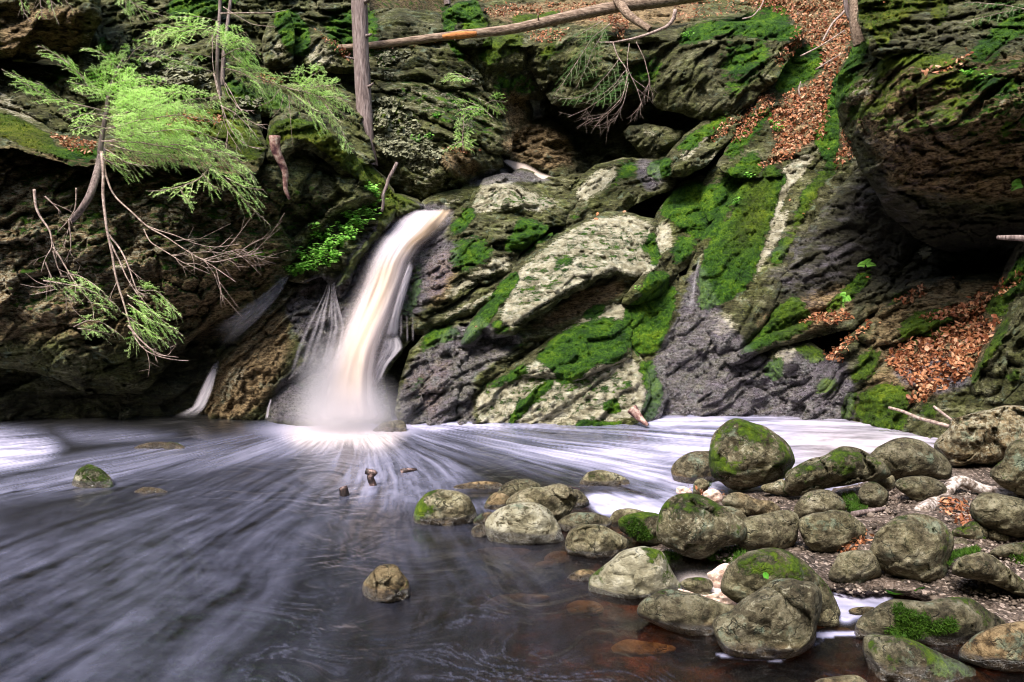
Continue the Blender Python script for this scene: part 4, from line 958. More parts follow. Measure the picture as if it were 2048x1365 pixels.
# ------------------------------------------------------------------ rocks of the fall
ledge('sloping wet rock face that the main waterfall runs down', 'e', [(600, 560), (690, 440), (800, 340), (890, 270), (960, 190), (1040, 148), (1110, 158), (1180, 146), (1310, 140), (1270, 250), (1170, 380), (1130, 560), (1120, 700), (1020, 850), (920, 1000), (960, 1250), (560, 1250), (600, 950), (680, 760), (680, 600)],
      [(640, 520, 10.1), (1040, 150, 11.1), (1300, 145, 11.1), (1130, 560, 10.0), (920, 1000, 9.2), (960, 1220, 8.9), (560, 1220, 8.9), (680, 760, 9.6), (850, 500, 10.1)], R=22, edge=.3, strata=(50, .3, .1), facet=(.4, .14))
ledge('gold-brown wet outcrop left of the main waterfall', 'e', [(0, 1230), (10, 1150), (60, 1030), (110, 930), (96, 860), (160, 775), (260, 715), (330, 615), (420, 525), (500, 495), (630, 462), (690, 520), (715, 620), (730, 720), (680, 820), (640, 910), (600, 990), (500, 1030), (430, 1060), (370, 1110), (335, 1230)],
      [(0, 1220, 9.2), (110, 900, 9.4), (260, 715, 9.8), (500, 495, 10.1), (650, 470, 10.1), (720, 700, 9.6), (600, 980, 9.1), (335, 1220, 8.95), (250, 1000, 8.95), (450, 750, 9.3)], R=26, edge=.4, strata=(52, .26, .13), facet=(.34, .18), rough=.1)
ledge('dark wet boulder at the left foot of the waterfall', 'e', [(335, 1260), (340, 1160), (385, 1080), (470, 1025), (560, 1000), (680, 990), (720, 1100), (720, 1260)],
      [(335, 1240, 8.85), (470, 1030, 8.95), (700, 1000, 9.0), (720, 1240, 8.7), (500, 1180, 8.6)], R=30, edge=.35, strata=(40, .5, .05), facet=(.5, .08))
ledge('shelf of soil and moss carrying green plants beside the waterfall lip', 'e', [(460, 500), (480, 420), (510, 330), (560, 275), (650, 235), (720, 225), (800, 175), (900, 110), (980, 130), (960, 210), (870, 300), (790, 400), (750, 520), (710, 590), (670, 520), (620, 475), (520, 505)],
      [(460, 500, 9.55), (560, 275, 9.9), (900, 110, 10.5), (960, 200, 10.4), (710, 580, 9.75), (620, 470, 9.5), (650, 330, 9.6)], R=16, edge=.3, strata=(50, .3, .08), rough=.12)
ledge('smooth grey stone at the lip of the waterfall', 'b', [(470, 1225), (500, 1190), (560, 1148), (680, 1115), (760, 1128), (770, 1180), (700, 1240), (560, 1260)],
      [(470, 1220, 11.2), (760, 1130, 11.5), (700, 1230, 11.2), (620, 1170, 11.1)], R=20, edge=.25, strata=(30, .3, .05), facet=(.5, .08))
ledge('dark wet rocks between upper chute and humped boulder', 'b', [(720, 1110), (800, 1030), (900, 985), (1000, 1028), (1060, 1008), (1130, 1016), (1180, 1058), (1250, 1050), (1420, 1035), (1420, 1130), (1250, 1180), (1100, 1120), (900, 1080), (780, 1150)],
      [(720, 1100, 11.7), (900, 990, 12.4), (1060, 1010, 12.2), (1420, 1040, 12.6), (1250, 1170, 11.8), (800, 1130, 11.6)], R=14, edge=.25, strata=(20, .3, .08), facet=(.35, .12))
# ------------------------------------------------------------------ loose stones
Bd = boulder
Bd('largest upright boulder on the bank, moss-streaked, standing against the foam', '3', [(1080, 128), (1200, 150), (1330, 200), (1440, 280), (1500, 400), (1490, 450), (1440, 530), (1330, 575), (1150, 615), (1060, 610), (1000, 565), (945, 530), (915, 430), (925, 300), (975, 200)], moss=.55, pale=.45, facet=.16, gz=.08)
Bd('smooth plain brown boulder tucked behind the left of the largest upright one', '3', [(655, 500), (670, 440), (730, 385), (800, 355), (880, 350), (960, 370), (990, 560), (850, 600), (760, 600), (690, 570)], moss=.0, pale=.0, rust=.25, yw=973, dd=.15, facet=.05)
Bd('low oval stone alone in the foam, centre right', '3', [(35, 560), (80, 500), (150, 480), (240, 490), (320, 520), (370, 555), (360, 610), (200, 620), (40, 615)], yw=969, moss=.25, facet=.06)
Bd('fist-sized oval stone at the foot of the largest upright boulder', '3', [(805, 600), (815, 560), (850, 535), (890, 545), (920, 575), (900, 620), (860, 650), (810, 650)], gz=.04, facet=.05)
Bd('big flecked round boulder in the middle of the stony bank', '3', [(560, 800), (610, 710), (680, 650), (780, 635), (880, 660), (960, 700), (1060, 760), (1140, 820), (1180, 880), (1160, 950), (1090, 990), (1000, 1010), (940, 1060), (860, 1090), (770, 1075), (680, 1030), (580, 980), (550, 900)], moss=.42, pale=.45, gz=.06, facet=.12)
Bd('plain grey-brown boulder touching the right side of the big flecked one', '3', [(1100, 830), (1250, 785), (1400, 755), (1480, 760), (1530, 800), (1525, 900), (1500, 980), (1440, 1030), (1300, 1040), (1150, 1035), (1080, 900)], moss=.12, pale=.15, gz=.06, dd=.05, facet=.08)
Bd('stone with black-green moss leaning on the left of the big flecked boulder', '3', [(295, 830), (340, 790), (450, 765), (570, 780), (640, 860), (600, 1000), (470, 985), (380, 940), (310, 890)], moss=.75, gz=.0, facet=.08)
Bd('dark low stone behind the black-mossed one', '3', [(245, 790), (290, 750), (380, 740), (470, 760), (560, 780), (520, 850), (300, 870), (235, 840)], gz=.0, dd=.1, facet=.06)
Bd('half-sunk stone with ochre waterline left of the bank, two moss spots', '3', [(-60, 930), (-20, 880), (60, 850), (160, 850), (240, 880), (310, 920), (370, 970), (340, 1060), (250, 1110), (60, 1110), (-40, 1070), (-70, 1000)], yw=1110, moss=.3, facet=.09)
Bd('pale green lichened boulder at the water edge, left front of the bank', '3', [(95, 1230), (130, 1180), (220, 1110), (330, 1030), (430, 1003), (520, 1008), (600, 1040), (640, 1130), (700, 1230), (740, 1310), (620, 1380), (420, 1400), (250, 1385), (110, 1320)], yw=1188, moss=.5, pale=1.0, facet=.14)
Bd('large moss-patched boulder behind the front wedge-shaped one', '5', [(1190, 480), (1230, 350), (1270, 270), (1340, 210), (1450, 170), (1600, 150), (1730, 168), (1830, 228), (1930, 310), (2010, 390), (2080, 470), (2150, 600), (2160, 720), (1950, 760), (1700, 740), (1380, 620), (1240, 540)], moss=.5, gz=.03, facet=.08)
Bd('lumpy ochre-brown stone between the two biggest bank boulders', '3', [(1000, 700), (1040, 650), (1110, 630), (1180, 650), (1250, 680), (1330, 690), (1400, 735), (1370, 790), (1250, 800), (1150, 795), (1050, 745)], rust=.4, gz=.06, facet=.14)
Bd('shoulder stone peeping behind the big flecked boulder', '3', [(960, 740), (1050, 725), (1120, 750), (1170, 800), (1160, 850), (1050, 850), (960, 800)], gz=.06, dd=.12)
Bd('long dark rugged boulder lying right of the largest upright one', '4', [(65, 580), (80, 510), (150, 450), (250, 400), (340, 385), (400, 345), (480, 315), (580, 330), (650, 370), (740, 420), (790, 490), (785, 530), (690, 550), (600, 562), (480, 592), (330, 612), (200, 655), (110, 655), (65, 620)], moss=.42, pale=.35, facet=.2, gz=.12, rough=.09)
Bd('small broken stone under the left tip of the long dark boulder', '4', [(0, 560), (60, 540), (90, 590), (100, 650), (30, 650), (-60, 630), (-90, 590)], gz=.08, moss=.2, facet=.14)
Bd('smooth olive-grey whaleback boulder near the foam, right side', '4', [(640, 400), (680, 345), (740, 308), (830, 264), (920, 257), (1000, 274), (1090, 330), (1160, 388), (1212, 450), (1212, 510), (1170, 558), (1080, 535), (950, 520), (830, 548), (760, 535), (660, 480)], moss=.15, gz=.16, facet=.05, rough=.03)
Bd('angular tan-topped rock with a shaded mossy face, right bank', '4', [(1090, 310), (1130, 250), (1190, 190), (1210, 130), (1330, 100), (1450, 70), (1560, 40), (1680, 38), (1770, 80), (1810, 200), (1760, 340), (1600, 420), (1480, 450), (1300, 455), (1200, 445), (1120, 365)], moss=.22, pale=.55, rust=.45, facet=.34, gz=.15, rough=.1, thick=1.1)
Bd('grey boulder cut off by the right edge of the photo', '4', [(1470, 510), (1510, 450), (1570, 400), (1580, 350), (1620, 290), (1700, 260), (1800, 262), (1870, 420), (1850, 640), (1700, 655), (1620, 625), (1550, 592)], moss=.4, gz=.2, facet=.14)
Bd('flattish mossy stone just left of the driftwood limb', '4', [(825, 590), (850, 542), (920, 525), (1020, 520), (1100, 540), (1165, 580), (1180, 635), (1100, 685), (1030, 708), (960, 692), (890, 645)], moss=.4, gz=.12, facet=.1)
Bd('small cracked ball-shaped stone under the whaleback boulder', '4', [(575, 625), (620, 570), (680, 560), (740, 590), (782, 640), (770, 705), (720, 742), (640, 735), (590, 692)], moss=.3, gz=.1, facet=.1)
Bd('wedge of stone propped below the right end of the long dark boulder', '4', [(640, 560), (740, 525), (805, 505), (828, 570), (790, 625), (740, 600)], gz=.12, dd=.1, moss=.3, facet=.16)
Bd('dome-shaped grey stone with moss flecks, second row of the bank', '4', [(135, 745), (170, 680), (230, 630), (310, 608), (390, 620), (450, 660), (507, 712), (490, 755), (400, 800), (250, 815), (150, 800)], moss=.38, gz=.08, facet=.07)
Bd('egg-shaped boulder with a pale tan crown and mossy left belly', '4', [(165, 862), (180, 812), (250, 780), (340, 763), (400, 750), (480, 758), (560, 808), (620, 868), (628, 922), (572, 972), (490, 1012), (400, 1048), (300, 1047), (230, 1002), (190, 942)], moss=.35, pale=.3, gz=.06, facet=.08)
Bd('large near-spherical boulder on gravel, right foreground', '4', [(655, 1050), (670, 970), (700, 900), (770, 838), (850, 794), (950, 779), (1060, 790), (1150, 830), (1215, 908), (1227, 980), (1202, 1080), (1172, 1200), (1120, 1252), (1020, 1267), (900, 1232), (780, 1182), (680, 1122)], moss=.3, pale=.35, gz=.06, facet=.11)
Bd('flat grey stone half under the egg-shaped boulder', '4', [(370, 1195), (410, 1110), (450, 1050), (550, 1028), (680, 1030), (720, 1110), (730, 1200), (640, 1240), (590, 1280), (480, 1270), (400, 1240)], moss=.1, gz=.04, facet=.1)
Bd('broad smooth grey slab of stone at the right edge', '4', [(1330, 740), (1370, 670), (1430, 628), (1520, 638), (1620, 658), (1720, 678), (1900, 720), (1900, 960), (1720, 955), (1600, 930), (1480, 890), (1370, 830)], moss=.06, gz=.12, facet=.09)
Bd('small mossy stone in front of the broad grey slab', '4', [(1218, 892), (1290, 858), (1370, 820), (1430, 838), (1472, 890), (1468, 965), (1400, 1005), (1300, 965), (1230, 935)], moss=.4, gz=.08, facet=.1)
Bd('flat dark shard beside the near-spherical boulder', '4', [(1210, 1005), (1250, 940), (1330, 958), (1385, 990), (1310, 1028), (1240, 1048)], gz=.06, moss=.2, facet=.2, dark=.3)
Bd('layered flat rock right of the near-spherical boulder', '4', [(1212, 1185), (1240, 1100), (1300, 1058), (1400, 1033), (1480, 1058), (1560, 1118), (1640, 1180), (1700, 1230), (1790, 1290), (1900, 1400), (1706, 1350), (1560, 1290), (1400, 1235), (1290, 1215)], moss=.25, gz=.04, facet=.26, rough=.09)
Bd('long flat rock entering from the right edge', '4', [(1472, 1052), (1530, 998), (1620, 978), (1720, 973), (1860, 990), (1860, 1110), (1700, 1120), (1600, 1085)], moss=.25, gz=.06, facet=.16)
Bd('little smooth wedge stone against the broad grey slab', '4', [(1465, 890), (1500, 875), (1560, 900), (1630, 950), (1560, 970), (1470, 945)], gz=.08, dd=-.1)
Bd('wedge-shaped front boulder with a ridge, standing in the water', '5', [(1128, 775), (1160, 712), (1270, 660), (1330, 610), (1420, 540), (1540, 460), (1640, 408), (1760, 394), (1850, 418), (1940, 430), (2002, 490), (2024, 590), (2012, 700), (1980, 800), (1960, 930), (1870, 1020), (1720, 1090), (1600, 1100), (1400, 1095), (1260, 1060), (1180, 960), (1145, 865)], yw=1311, moss=.12, pale=.4, facet=.14)
Bd('low flat stone with a golden waterline in front of the lichened boulder', '5', [(508, 645), (550, 580), (640, 530), (720, 490), (820, 488), (900, 513), (1020, 530), (1100, 560), (1200, 600), (1340, 640), (1330, 760), (1200, 850), (1170, 960), (1050, 990), (950, 920), (780, 840), (620, 760), (520, 700)], yw=1262, moss=.12, rust=.1, facet=.08, thick=.9)
Bd('small foam-ringed stone with a yellow moss cap', '5', [(860, 440), (920, 398), (1030, 388), (1115, 418), (1125, 480), (1060, 525), (940, 505)], gz=.0, moss=.5, facet=.08)
Bd('tiny dark stone in the foam trickle', '5', [(1010, 535), (1060, 513), (1160, 518), (1215, 572), (1120, 598)], gz=.0, dark=.3, facet=.05)
Bd('broad boulder with a hollow full of moss, bottom right', '6', [(480, 890), (500, 820), (560, 760), (650, 710), (740, 648), (850, 613), (970, 620), (1120, 635), (1240, 610), (1400, 603), (1520, 618), (1600, 660), (1700, 730), (1790, 790), (1840, 850), (1800, 920), (1650, 990), (1500, 1060), (1420, 1140), (1200, 1110), (900, 1020), (700, 1010), (560, 985), (490, 960)], yw=1278, moss=.42, pale=.25, facet=.1)
Bd('long sloping boulder with pale lichen spots in the bottom right corner', '6', [(552, 1035), (570, 960), (640, 928), (740, 933), (860, 938), (980, 988), (1100, 1028), (1230, 1088), (1400, 1158), (1560, 1238), (1700, 1318), (1850, 1420), (1850, 1560), (700, 1560), (620, 1260), (568, 1125)], yw=1340, moss=.42, pale=.4, facet=.12)
Bd('pale tan water-washed boulder at the right edge, lowest of all', '6', [(1415, 1110), (1450, 1040), (1540, 958), (1680, 888), (1830, 838), (2005, 818), (2250, 830), (2300, 1280), (2005, 1290), (1800, 1270), (1600, 1220), (1450, 1160)], yw=1342, pale=.3, rust=.75, facet=.05, rough=.02)
Bd('stone cut off by the bottom edge of the photo', '6', [(90, 1400), (160, 1345), (250, 1318), (350, 1308), (500, 1298), (565, 1330), (620, 1400), (620, 1520), (90, 1520)], yw=1392, facet=.06)
Bd('small block between the front wedge boulder and the trickle', '6', [(145, 790), (180, 720), (250, 698), (320, 738), (352, 810), (330, 865), (170, 865)], gz=.0, moss=.2)
Bd('flat reddish-brown pebble in the white trickle', '6', [(432, 722), (500, 693), (640, 688), (660, 705), (580, 765), (470, 755)], gz=.0, rust=.4, facet=.03)
Bd('thin flat stone at the foot of the near-spherical boulder', '6', [(838, 502), (880, 455), (960, 448), (1015, 500), (960, 535)], gz=.04, facet=.03)
Bd('round green-footed boulder farthest left of the bank group', '2', [(468, 495), (485, 430), (528, 370), (600, 344), (690, 350), (760, 380), (790, 430), (805, 490), (800, 550), (680, 575), (560, 580), (475, 560)], yw=1045, moss=.35, pale=.2, facet=.05)
Bd('whitish speckled round boulder at the water, centre of the row', '2', [(848, 530), (880, 470), (950, 430), (1050, 411), (1130, 418), (1190, 450), (1230, 510), (1258, 580), (1260, 640), (1100, 670), (950, 670), (870, 620)], yw=1083, moss=.12, pale=.7, facet=.06)
Bd('folded grey boulder behind the whitish speckled one', '2', [(960, 410), (1000, 370), (1080, 335), (1160, 330), (1250, 314), (1312, 340), (1342, 380), (1325, 430), (1290, 480), (1240, 520), (1160, 520), (1060, 500), (980, 450)], gz=0, dd=-.1, moss=.12, facet=.17)
Bd('smooth olive stone at the back of the water-edge row', '2', [(905, 380), (955, 310), (1050, 286), (1110, 300), (1150, 335), (1120, 400), (1010, 430), (930, 420)], gz=0, dd=.05, facet=.04, moss=.1)
Bd('wet ochre-mossed stone left of the folded boulder', '2', [(845, 425), (880, 372), (920, 358), (975, 380), (975, 440), (920, 470), (850, 455)], yw=1016, moss=.5, rust=.5, facet=.12)
Bd('brown stub of stone right of the folded boulder', '2', [(1300, 350), (1350, 348), (1400, 405), (1380, 440), (1320, 450), (1290, 430)], yw=1012, rust=.2)
Bd('flat pinkish stone with a dark wet hollow', '2', [(1230, 525), (1280, 480), (1350, 464), (1460, 474), (1520, 512), (1490, 560), (1400, 580), (1290, 575)], yw=1064, facet=.09)
Bd('pebble-sized grey stone between two water-edge boulders', '2', [(775, 565), (798, 534), (840, 532), (865, 575), (840, 605), (790, 605)], yw=1072, moss=.15, step=2)
Bd('dark awash stone right of the green-footed boulder', '2', [(785, 510), (830, 470), (885, 463), (900, 500), (870, 545), (800, 545)], yw=1048, rust=.5, moss=.3, step=2)
Bd('lone pointed stone standing in the open water, lower centre', '2', [(200, 845), (240, 790), (285, 750), (340, 737), (382, 750), (412, 790), (448, 845), (440, 930), (350, 980), (240, 970), (205, 910)], yw=1195, moss=.35, rust=.35, facet=.2)
Bd('orange-brown stone barely breaking the surface', '2', [(685, 325), (760, 306), (860, 299), (938, 315), (920, 350), (760, 355), (690, 345)], yw=977, rust=.9, facet=.04, step=2)
Bd('yellow-stained awash stone left of the lichened boulder', '2', [(1285, 805), (1350, 768), (1425, 773), (1450, 820), (1400, 850), (1290, 845)], yw=1158, rust=.9, moss=.2, facet=.05, step=2)
Bd('small mossy rock alone in the streaked water, far left', 's', [(143, 972), (152, 945), (166, 933), (182, 930), (205, 940), (226, 962), (222, 985), (150, 988)], yw=972, moss=.55, pale=.6, facet=.14, step=2)
Bd('low mossy stone in the dark water beyond the far left rock', 's', [(322, 894), (338, 884), (358, 888), (372, 897), (360, 905), (328, 904)], yw=897, moss=.4, pale=.4, step=2)
Bd('long orange stone just awash in the back-left water', 's', [(268, 896), (295, 886), (330, 884), (340, 892), (320, 900), (275, 902)], yw=897, rust=1.0, step=2)
Bd('ochre stone awash right of the far left mossy rock', 's', [(268, 984), (290, 974), (318, 977), (336, 986), (310, 994), (276, 992)], yw=985, rust=.9, step=2)
Bd('dark wet stone in the spray at the waterfall foot', 's', [(745, 862), (765, 846), (790, 841), (808, 844), (814, 860), (812, 872), (750, 872)], yw=862, dark=.4, step=2)
# under the water
for i, (lab, z, p, r) in enumerate([
    ('pale brown stone under the water in front of the speckled boulder', '2', [(740, 690), (830, 655), (960, 650), (1090, 665), (1020, 705), (860, 725), (760, 720)], .3),
    ('long golden stone under dark water, centre foreground', '2', [(840, 945), (930, 905), (1080, 895), (1200, 915), (1120, 945), (960, 960), (880, 965)], .8),
    ('red-orange stone under the water beside the half-sunk one', '2', [(1160, 710), (1200, 675), (1270, 670), (1310, 720), (1250, 745), (1180, 745)], 1.1),
    ('small yellowish stone under water between bank and lone stone', '2', [(1110, 745), (1140, 725), (1200, 722), (1220, 740), (1180, 758), (1120, 758)], .6),
    ('red-brown stone in deep shade under the lichened boulder', '2', [(1280, 960), (1340, 930), (1440, 940), (1480, 985), (1400, 1010), (1300, 1000)], 1.1),
    ('dull orange stone under water, bottom left of the open pool', '1' if False else 's', [(560, 1305), (600, 1290), (650, 1288), (668, 1298), (620, 1318), (570, 1322)], 1.0),
    ('rusty stone under the water at the bottom centre', '5', [(300, 960), (420, 900), (620, 920), (820, 960), (760, 1020), (500, 1040), (340, 1020)], 1.0),
    ('amber stone beneath the outflow beside the front wedge boulder', '6', [(150, 900), (250, 870), (420, 880), (460, 920), (300, 945), (170, 940)], 1.1)]):
    ys = [q[1] for q in px(z, p)]
    Bd(lab, z, p, gz=-.09, rust=r * .5, pale=.9, facet=.05, thick=.5, push=0, dd=.02, step=3, name='sunken_stone', cat='stone', group='stones under the water')

# ------------------------------------------------------------------ hill behind everything, gravel bank and bed
def backing():
    st = 14.0
    xs = np.arange(-1500, 3560, st); ys = np.arange(-900, 905, st)
    X, Y = np.meshgrid(xs, ys)
    f = rbf([(-700, 200, 11.5), (-700, 840, 9.6), (0, -50, 12), (0, 100, 11.2), (0, 300, 9.8), (0, 500, 9.6), (0, 840, 9.9), (450, 840, 10.2), (500, 640, 10.6), (600, 450, 10.9),
             (560, 100, 13), (760, 50, 14), (900, 10, 17), (760, 300, 12.6), (980, 400, 12.6), (1100, 200, 15.5), (1250, 260, 15.5), (1400, 250, 13.8), (1100, 340, 14.2), (1000, 560, 10.9), (900, 840, 9.8),
             (1300, 840, 9.9), (1400, 450, 11.6), (1600, 300, 12.2), (1650, -50, 15), (1300, -40, 17), (1900, 450, 11.6), (1750, 600, 10.6), (2050, 560, 10.6), (1900, 800, 9.4), (2050, 860, 8.6), (1600, 840, 10.0), (2700, 200, 9.5), (2700, 860, 7.5), (1900, 100, 10.4), (2100, 0, 10.6)])
    D = f(np.clip(X, -900, 2900), np.clip(Y, -60, 860))
    cov = np.zeros_like(D)
    for dx in (-26, -13, 0, 13, 26):
        for dy in (-26, -13, 0, 13, 26):
            fx = ((X + dx + PAD) / Q4).astype(int); fy = ((Y + dy + PAD) / Q4).astype(int)
            ok = (fx >= 0) & (fx < MW) & (fy >= 0) & (fy < MH)
            v = np.zeros_like(D); v[ok] = COVER[fy[ok], fx[ok]]
            cov = np.maximum(cov, v)
    D = np.maximum(D, cov + 0.12)
    up = np.clip(-60 - Y, 0, None) / 100.0
    D = D + up * 0.9 + up ** 2 * 0.05
    for _ in range(1):
        p = np.pad(D, 1, mode='edge'); D = np.maximum(D, (p[:-2, 1:-1] + p[2:, 1:-1] + p[1:-1, :-2] + p[1:-1, 2:]) / 4)
    W = at(X.ravel(), Y.ravel(), D.ravel())
    D = D + 0.25 * fbm(W * 0.9, 4).reshape(D.shape)
    W = at(X.ravel(), Y.ravel(), D.ravel())
    ny, nx = X.shape
    idx = np.arange(ny * nx).reshape(ny, nx)
    F = np.stack([idx[:-1, :-1], idx[1:, :-1], idx[1:, 1:], idx[:-1, 1:]], -1).reshape(-1, 4)
    x, y = X.ravel(), Y.ravel()
    A = attrs_for(x, y, W)
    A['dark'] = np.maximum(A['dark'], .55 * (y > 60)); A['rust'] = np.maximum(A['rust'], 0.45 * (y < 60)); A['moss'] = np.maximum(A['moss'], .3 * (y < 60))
    HIT_V.append(W); HIT_F.append(F + HIT_N[0]); HIT_N[0] += len(W)
    o = link('hillside', mesh_of('hillside', W, [F], M['rock'], A)); tag(o, kind='structure', label='rocky wooded hillside behind the gorge')
backing()

paint('land', 1, 's', [(1440, 985), (1560, 975), (1640, 985), (1850, 930), (2400, 880), (2500, 1420), (2080, 1365), (2000, 1290), (1960, 1240), (1800, 1190), (1700, 1200), (1640, 1180), (1560, 1150), (1440, 1130), (1330, 1090), (1340, 1020), (1390, 980)], 26)
paint('land', .55, 's', [(1150, 1000), (1260, 980), (1400, 960), (1440, 1140), (1260, 1180), (1130, 1080)], 30)
def ground_h(x, y):
    l = sample('land', x, y)
    near = sstep(820, 1365, y)
    right = sstep(650, 1500, x)
    bed = -0.55 + 0.33 * right
    h = bed * (1 - sstep(0.05, 0.75, l)) + (0.05 + 0.09 * sstep(1500, 1900, x) * (1 - sstep(1000, 1250, y))) * sstep(0.3, 0.8, l)
    return h
def bed():
    st = 7.0
    xs = np.arange(-500, 2700, st); ys = np.concatenate([np.arange(812, 1500, 5.0), np.arange(1500, 2200, 25.0)])
    X, Y = np.meshgrid(xs, ys); x, y = X.ravel(), Y.ravel()
    h = ground_h(x, y)
    d = ground_d(y, 0.0)
    W = at(x, y, d)
    n = 0.05 * fbm(W * 2.5, 4) + 0.018 * fbm(W * 14, 3)
    h = h + n * np.where(h > -.02, 0.8, 1.4)
    d = (h - CAMZ) / ray(x, y)[:, 2]
    W = at(x, y, d)
    ny, nx = X.shape; idx = np.arange(ny * nx).reshape(ny, nx)
    F = np.stack([idx[:-1, :-1], idx[1:, :-1], idx[1:, 1:], idx[:-1, 1:]], -1).reshape(-1, 4)
    HIT_V.append(W); HIT_F.append(F + HIT_N[0]); HIT_N[0] += len(W)
    m, t = new_mat('wet_gravel_soil'); g = G(t)
    pos = g.n('NewGeometry').outputs['Position']
    vor = g.n('TexVoronoi'); g.put(vor.inputs['Vector'], pos); vor.inputs['Scale'].default_value = 55
    n1 = g.noise(pos, 5, 8, .65); n2 = g.noise(pos, 40, 8, .7)
    c = g.ramp(g.m('ADD', g.m('MULTIPLY', n1, .5), g.m('MULTIPLY', n2, .5)), [(.38, (.012, .008, .005)), (.5, (.055, .038, .028)), (.62, (.15, .11, .085))])
    sep = g.n('SeparateColor'); g.put(sep.inputs[0], vor.outputs['Color'])
    c = g.mix(g.mapr(sep.outputs[0], .80, .86), c, (.26, .20, .165))
    c = g.mix(g.attr('under'), c, g.ramp(n1, [(.35, (.010, .006, .003)), (.5, (.035, .018, .008)), (.62, (.13, .055, .018))]))
    nrm = g.bump(g.m('SUBTRACT', g.m('MULTIPLY', n2, .7), vor.outputs['Distance']), .8, .02)
    g.out(g.bsdf(c, g.mapr(n2, .4, .6, .45, .85), nrm, .4))
    o = link('gravel_bank', mesh_of('gravel_bank', W, [F], m, {'under': 1 - sstep(-.05, .0, W[:, 2])})); tag(o, kind='structure', label='gravel bank and stream bed')
bed()
bvh = None
def make_bvh():
    global bvh
    V = np.vstack(HIT_V); F = np.vstack(HIT_F)
    bvh = BVHTree.FromPolygons([tuple(v) for v in V.tolist()], F.tolist(), all_triangles=False)
make_bvh()
CO = Vector((0, 0, CAMZ))
def hit(x, y):
    r = ray(x, y)
    v = Vector(r.tolist())
    loc, nrm, i, d = bvh.ray_cast(CO, v.normalized(), 60)
    if loc is None: return None, None
    if nrm.dot(v) > 0: nrm = -nrm
    return loc, nrm

# wider surroundings: valley sides and woodland beyond the frame, added to cut horizon light
def surround():
    n = 96; rings = [(6.5, -.6), (9, .8), (12, 3.0), (16, 6), (22, 10), (40, 16)]
    V = []; A0 = []
    for r, h in rings:
        for k in range(n):
            th = math.radians(46 + 268 * k / (n - 1))           # clockwise from +Y, the gorge itself left open
            cx_, cy_ = r * math.sin(th) * 1.25, r * math.cos(th) + 2
            V.append((cx_, cy_, h - .6 + .35 * math.sin(k * 1.7 + r)))
    V = np.array(V); V[:, 2] += .5 * fbm(V * .5, 3)
    F = []
    for i in range(len(rings) - 1):
        for k in range(n - 1):
            F.append((i * n + k, i * n + k + 1, (i + 1) * n + k + 1, (i + 1) * n + k))
    A = {'moss': np.full(len(V), .6), 'rust': np.full(len(V), .8), 'dark': np.full(len(V), .3)}
    o = link('added_valley_sides', mesh_of('added_valley_sides', V, [np.array(F)], M['rock'], A)); tag(o, kind='structure', label='valley sides added around the pool to cut horizon light')
    base = np.array([(-60, -60, -.75), (60, -60, -.75), (60, 40, -.75), (-60, 40, -.75)], float)
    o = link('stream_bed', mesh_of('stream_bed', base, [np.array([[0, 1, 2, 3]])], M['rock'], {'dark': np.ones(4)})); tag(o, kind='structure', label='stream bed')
    # canopy added to block low sky: leaf clumps on the slopes and above them
    mb = MB(); N = 20000
    th = np.radians(rng.uniform(28, 332, N)); r = rng.uniform(11, 26, N)
    hgt = np.interp(r, [11, 16, 22, 26], [2.5, 6, 10, 12]) + rng.uniform(0, 1, N) ** 1.2 * 10
    c = np.stack([r * np.sin(th) * 1.25, r * np.cos(th) + 2, hgt], 1)
    s = rng.uniform(.35, .9, N)
    a = rng.normal(size=(N, 3)); a /= np.linalg.norm(a, axis=1)[:, None]
    b = np.cross(a, rng.normal(size=(N, 3))); b /= np.linalg.norm(b, axis=1)[:, None]
    V = np.stack([c - a * s[:, None], c + b * s[:, None] * .6, c + a * s[:, None], c - b * s[:, None] * .6], 1).reshape(-1, 3)
    F = np.arange(4 * N).reshape(N, 4)
    mb.add(V, F, tone=np.repeat(rng.uniform(0, .8, N), 4))
    o = mb.build('sky_block_canopy', M['needle_dark'], smooth=False); tag(o, 'woodland canopy added above the valley sides to block sky light', kind='stuff')
surround()
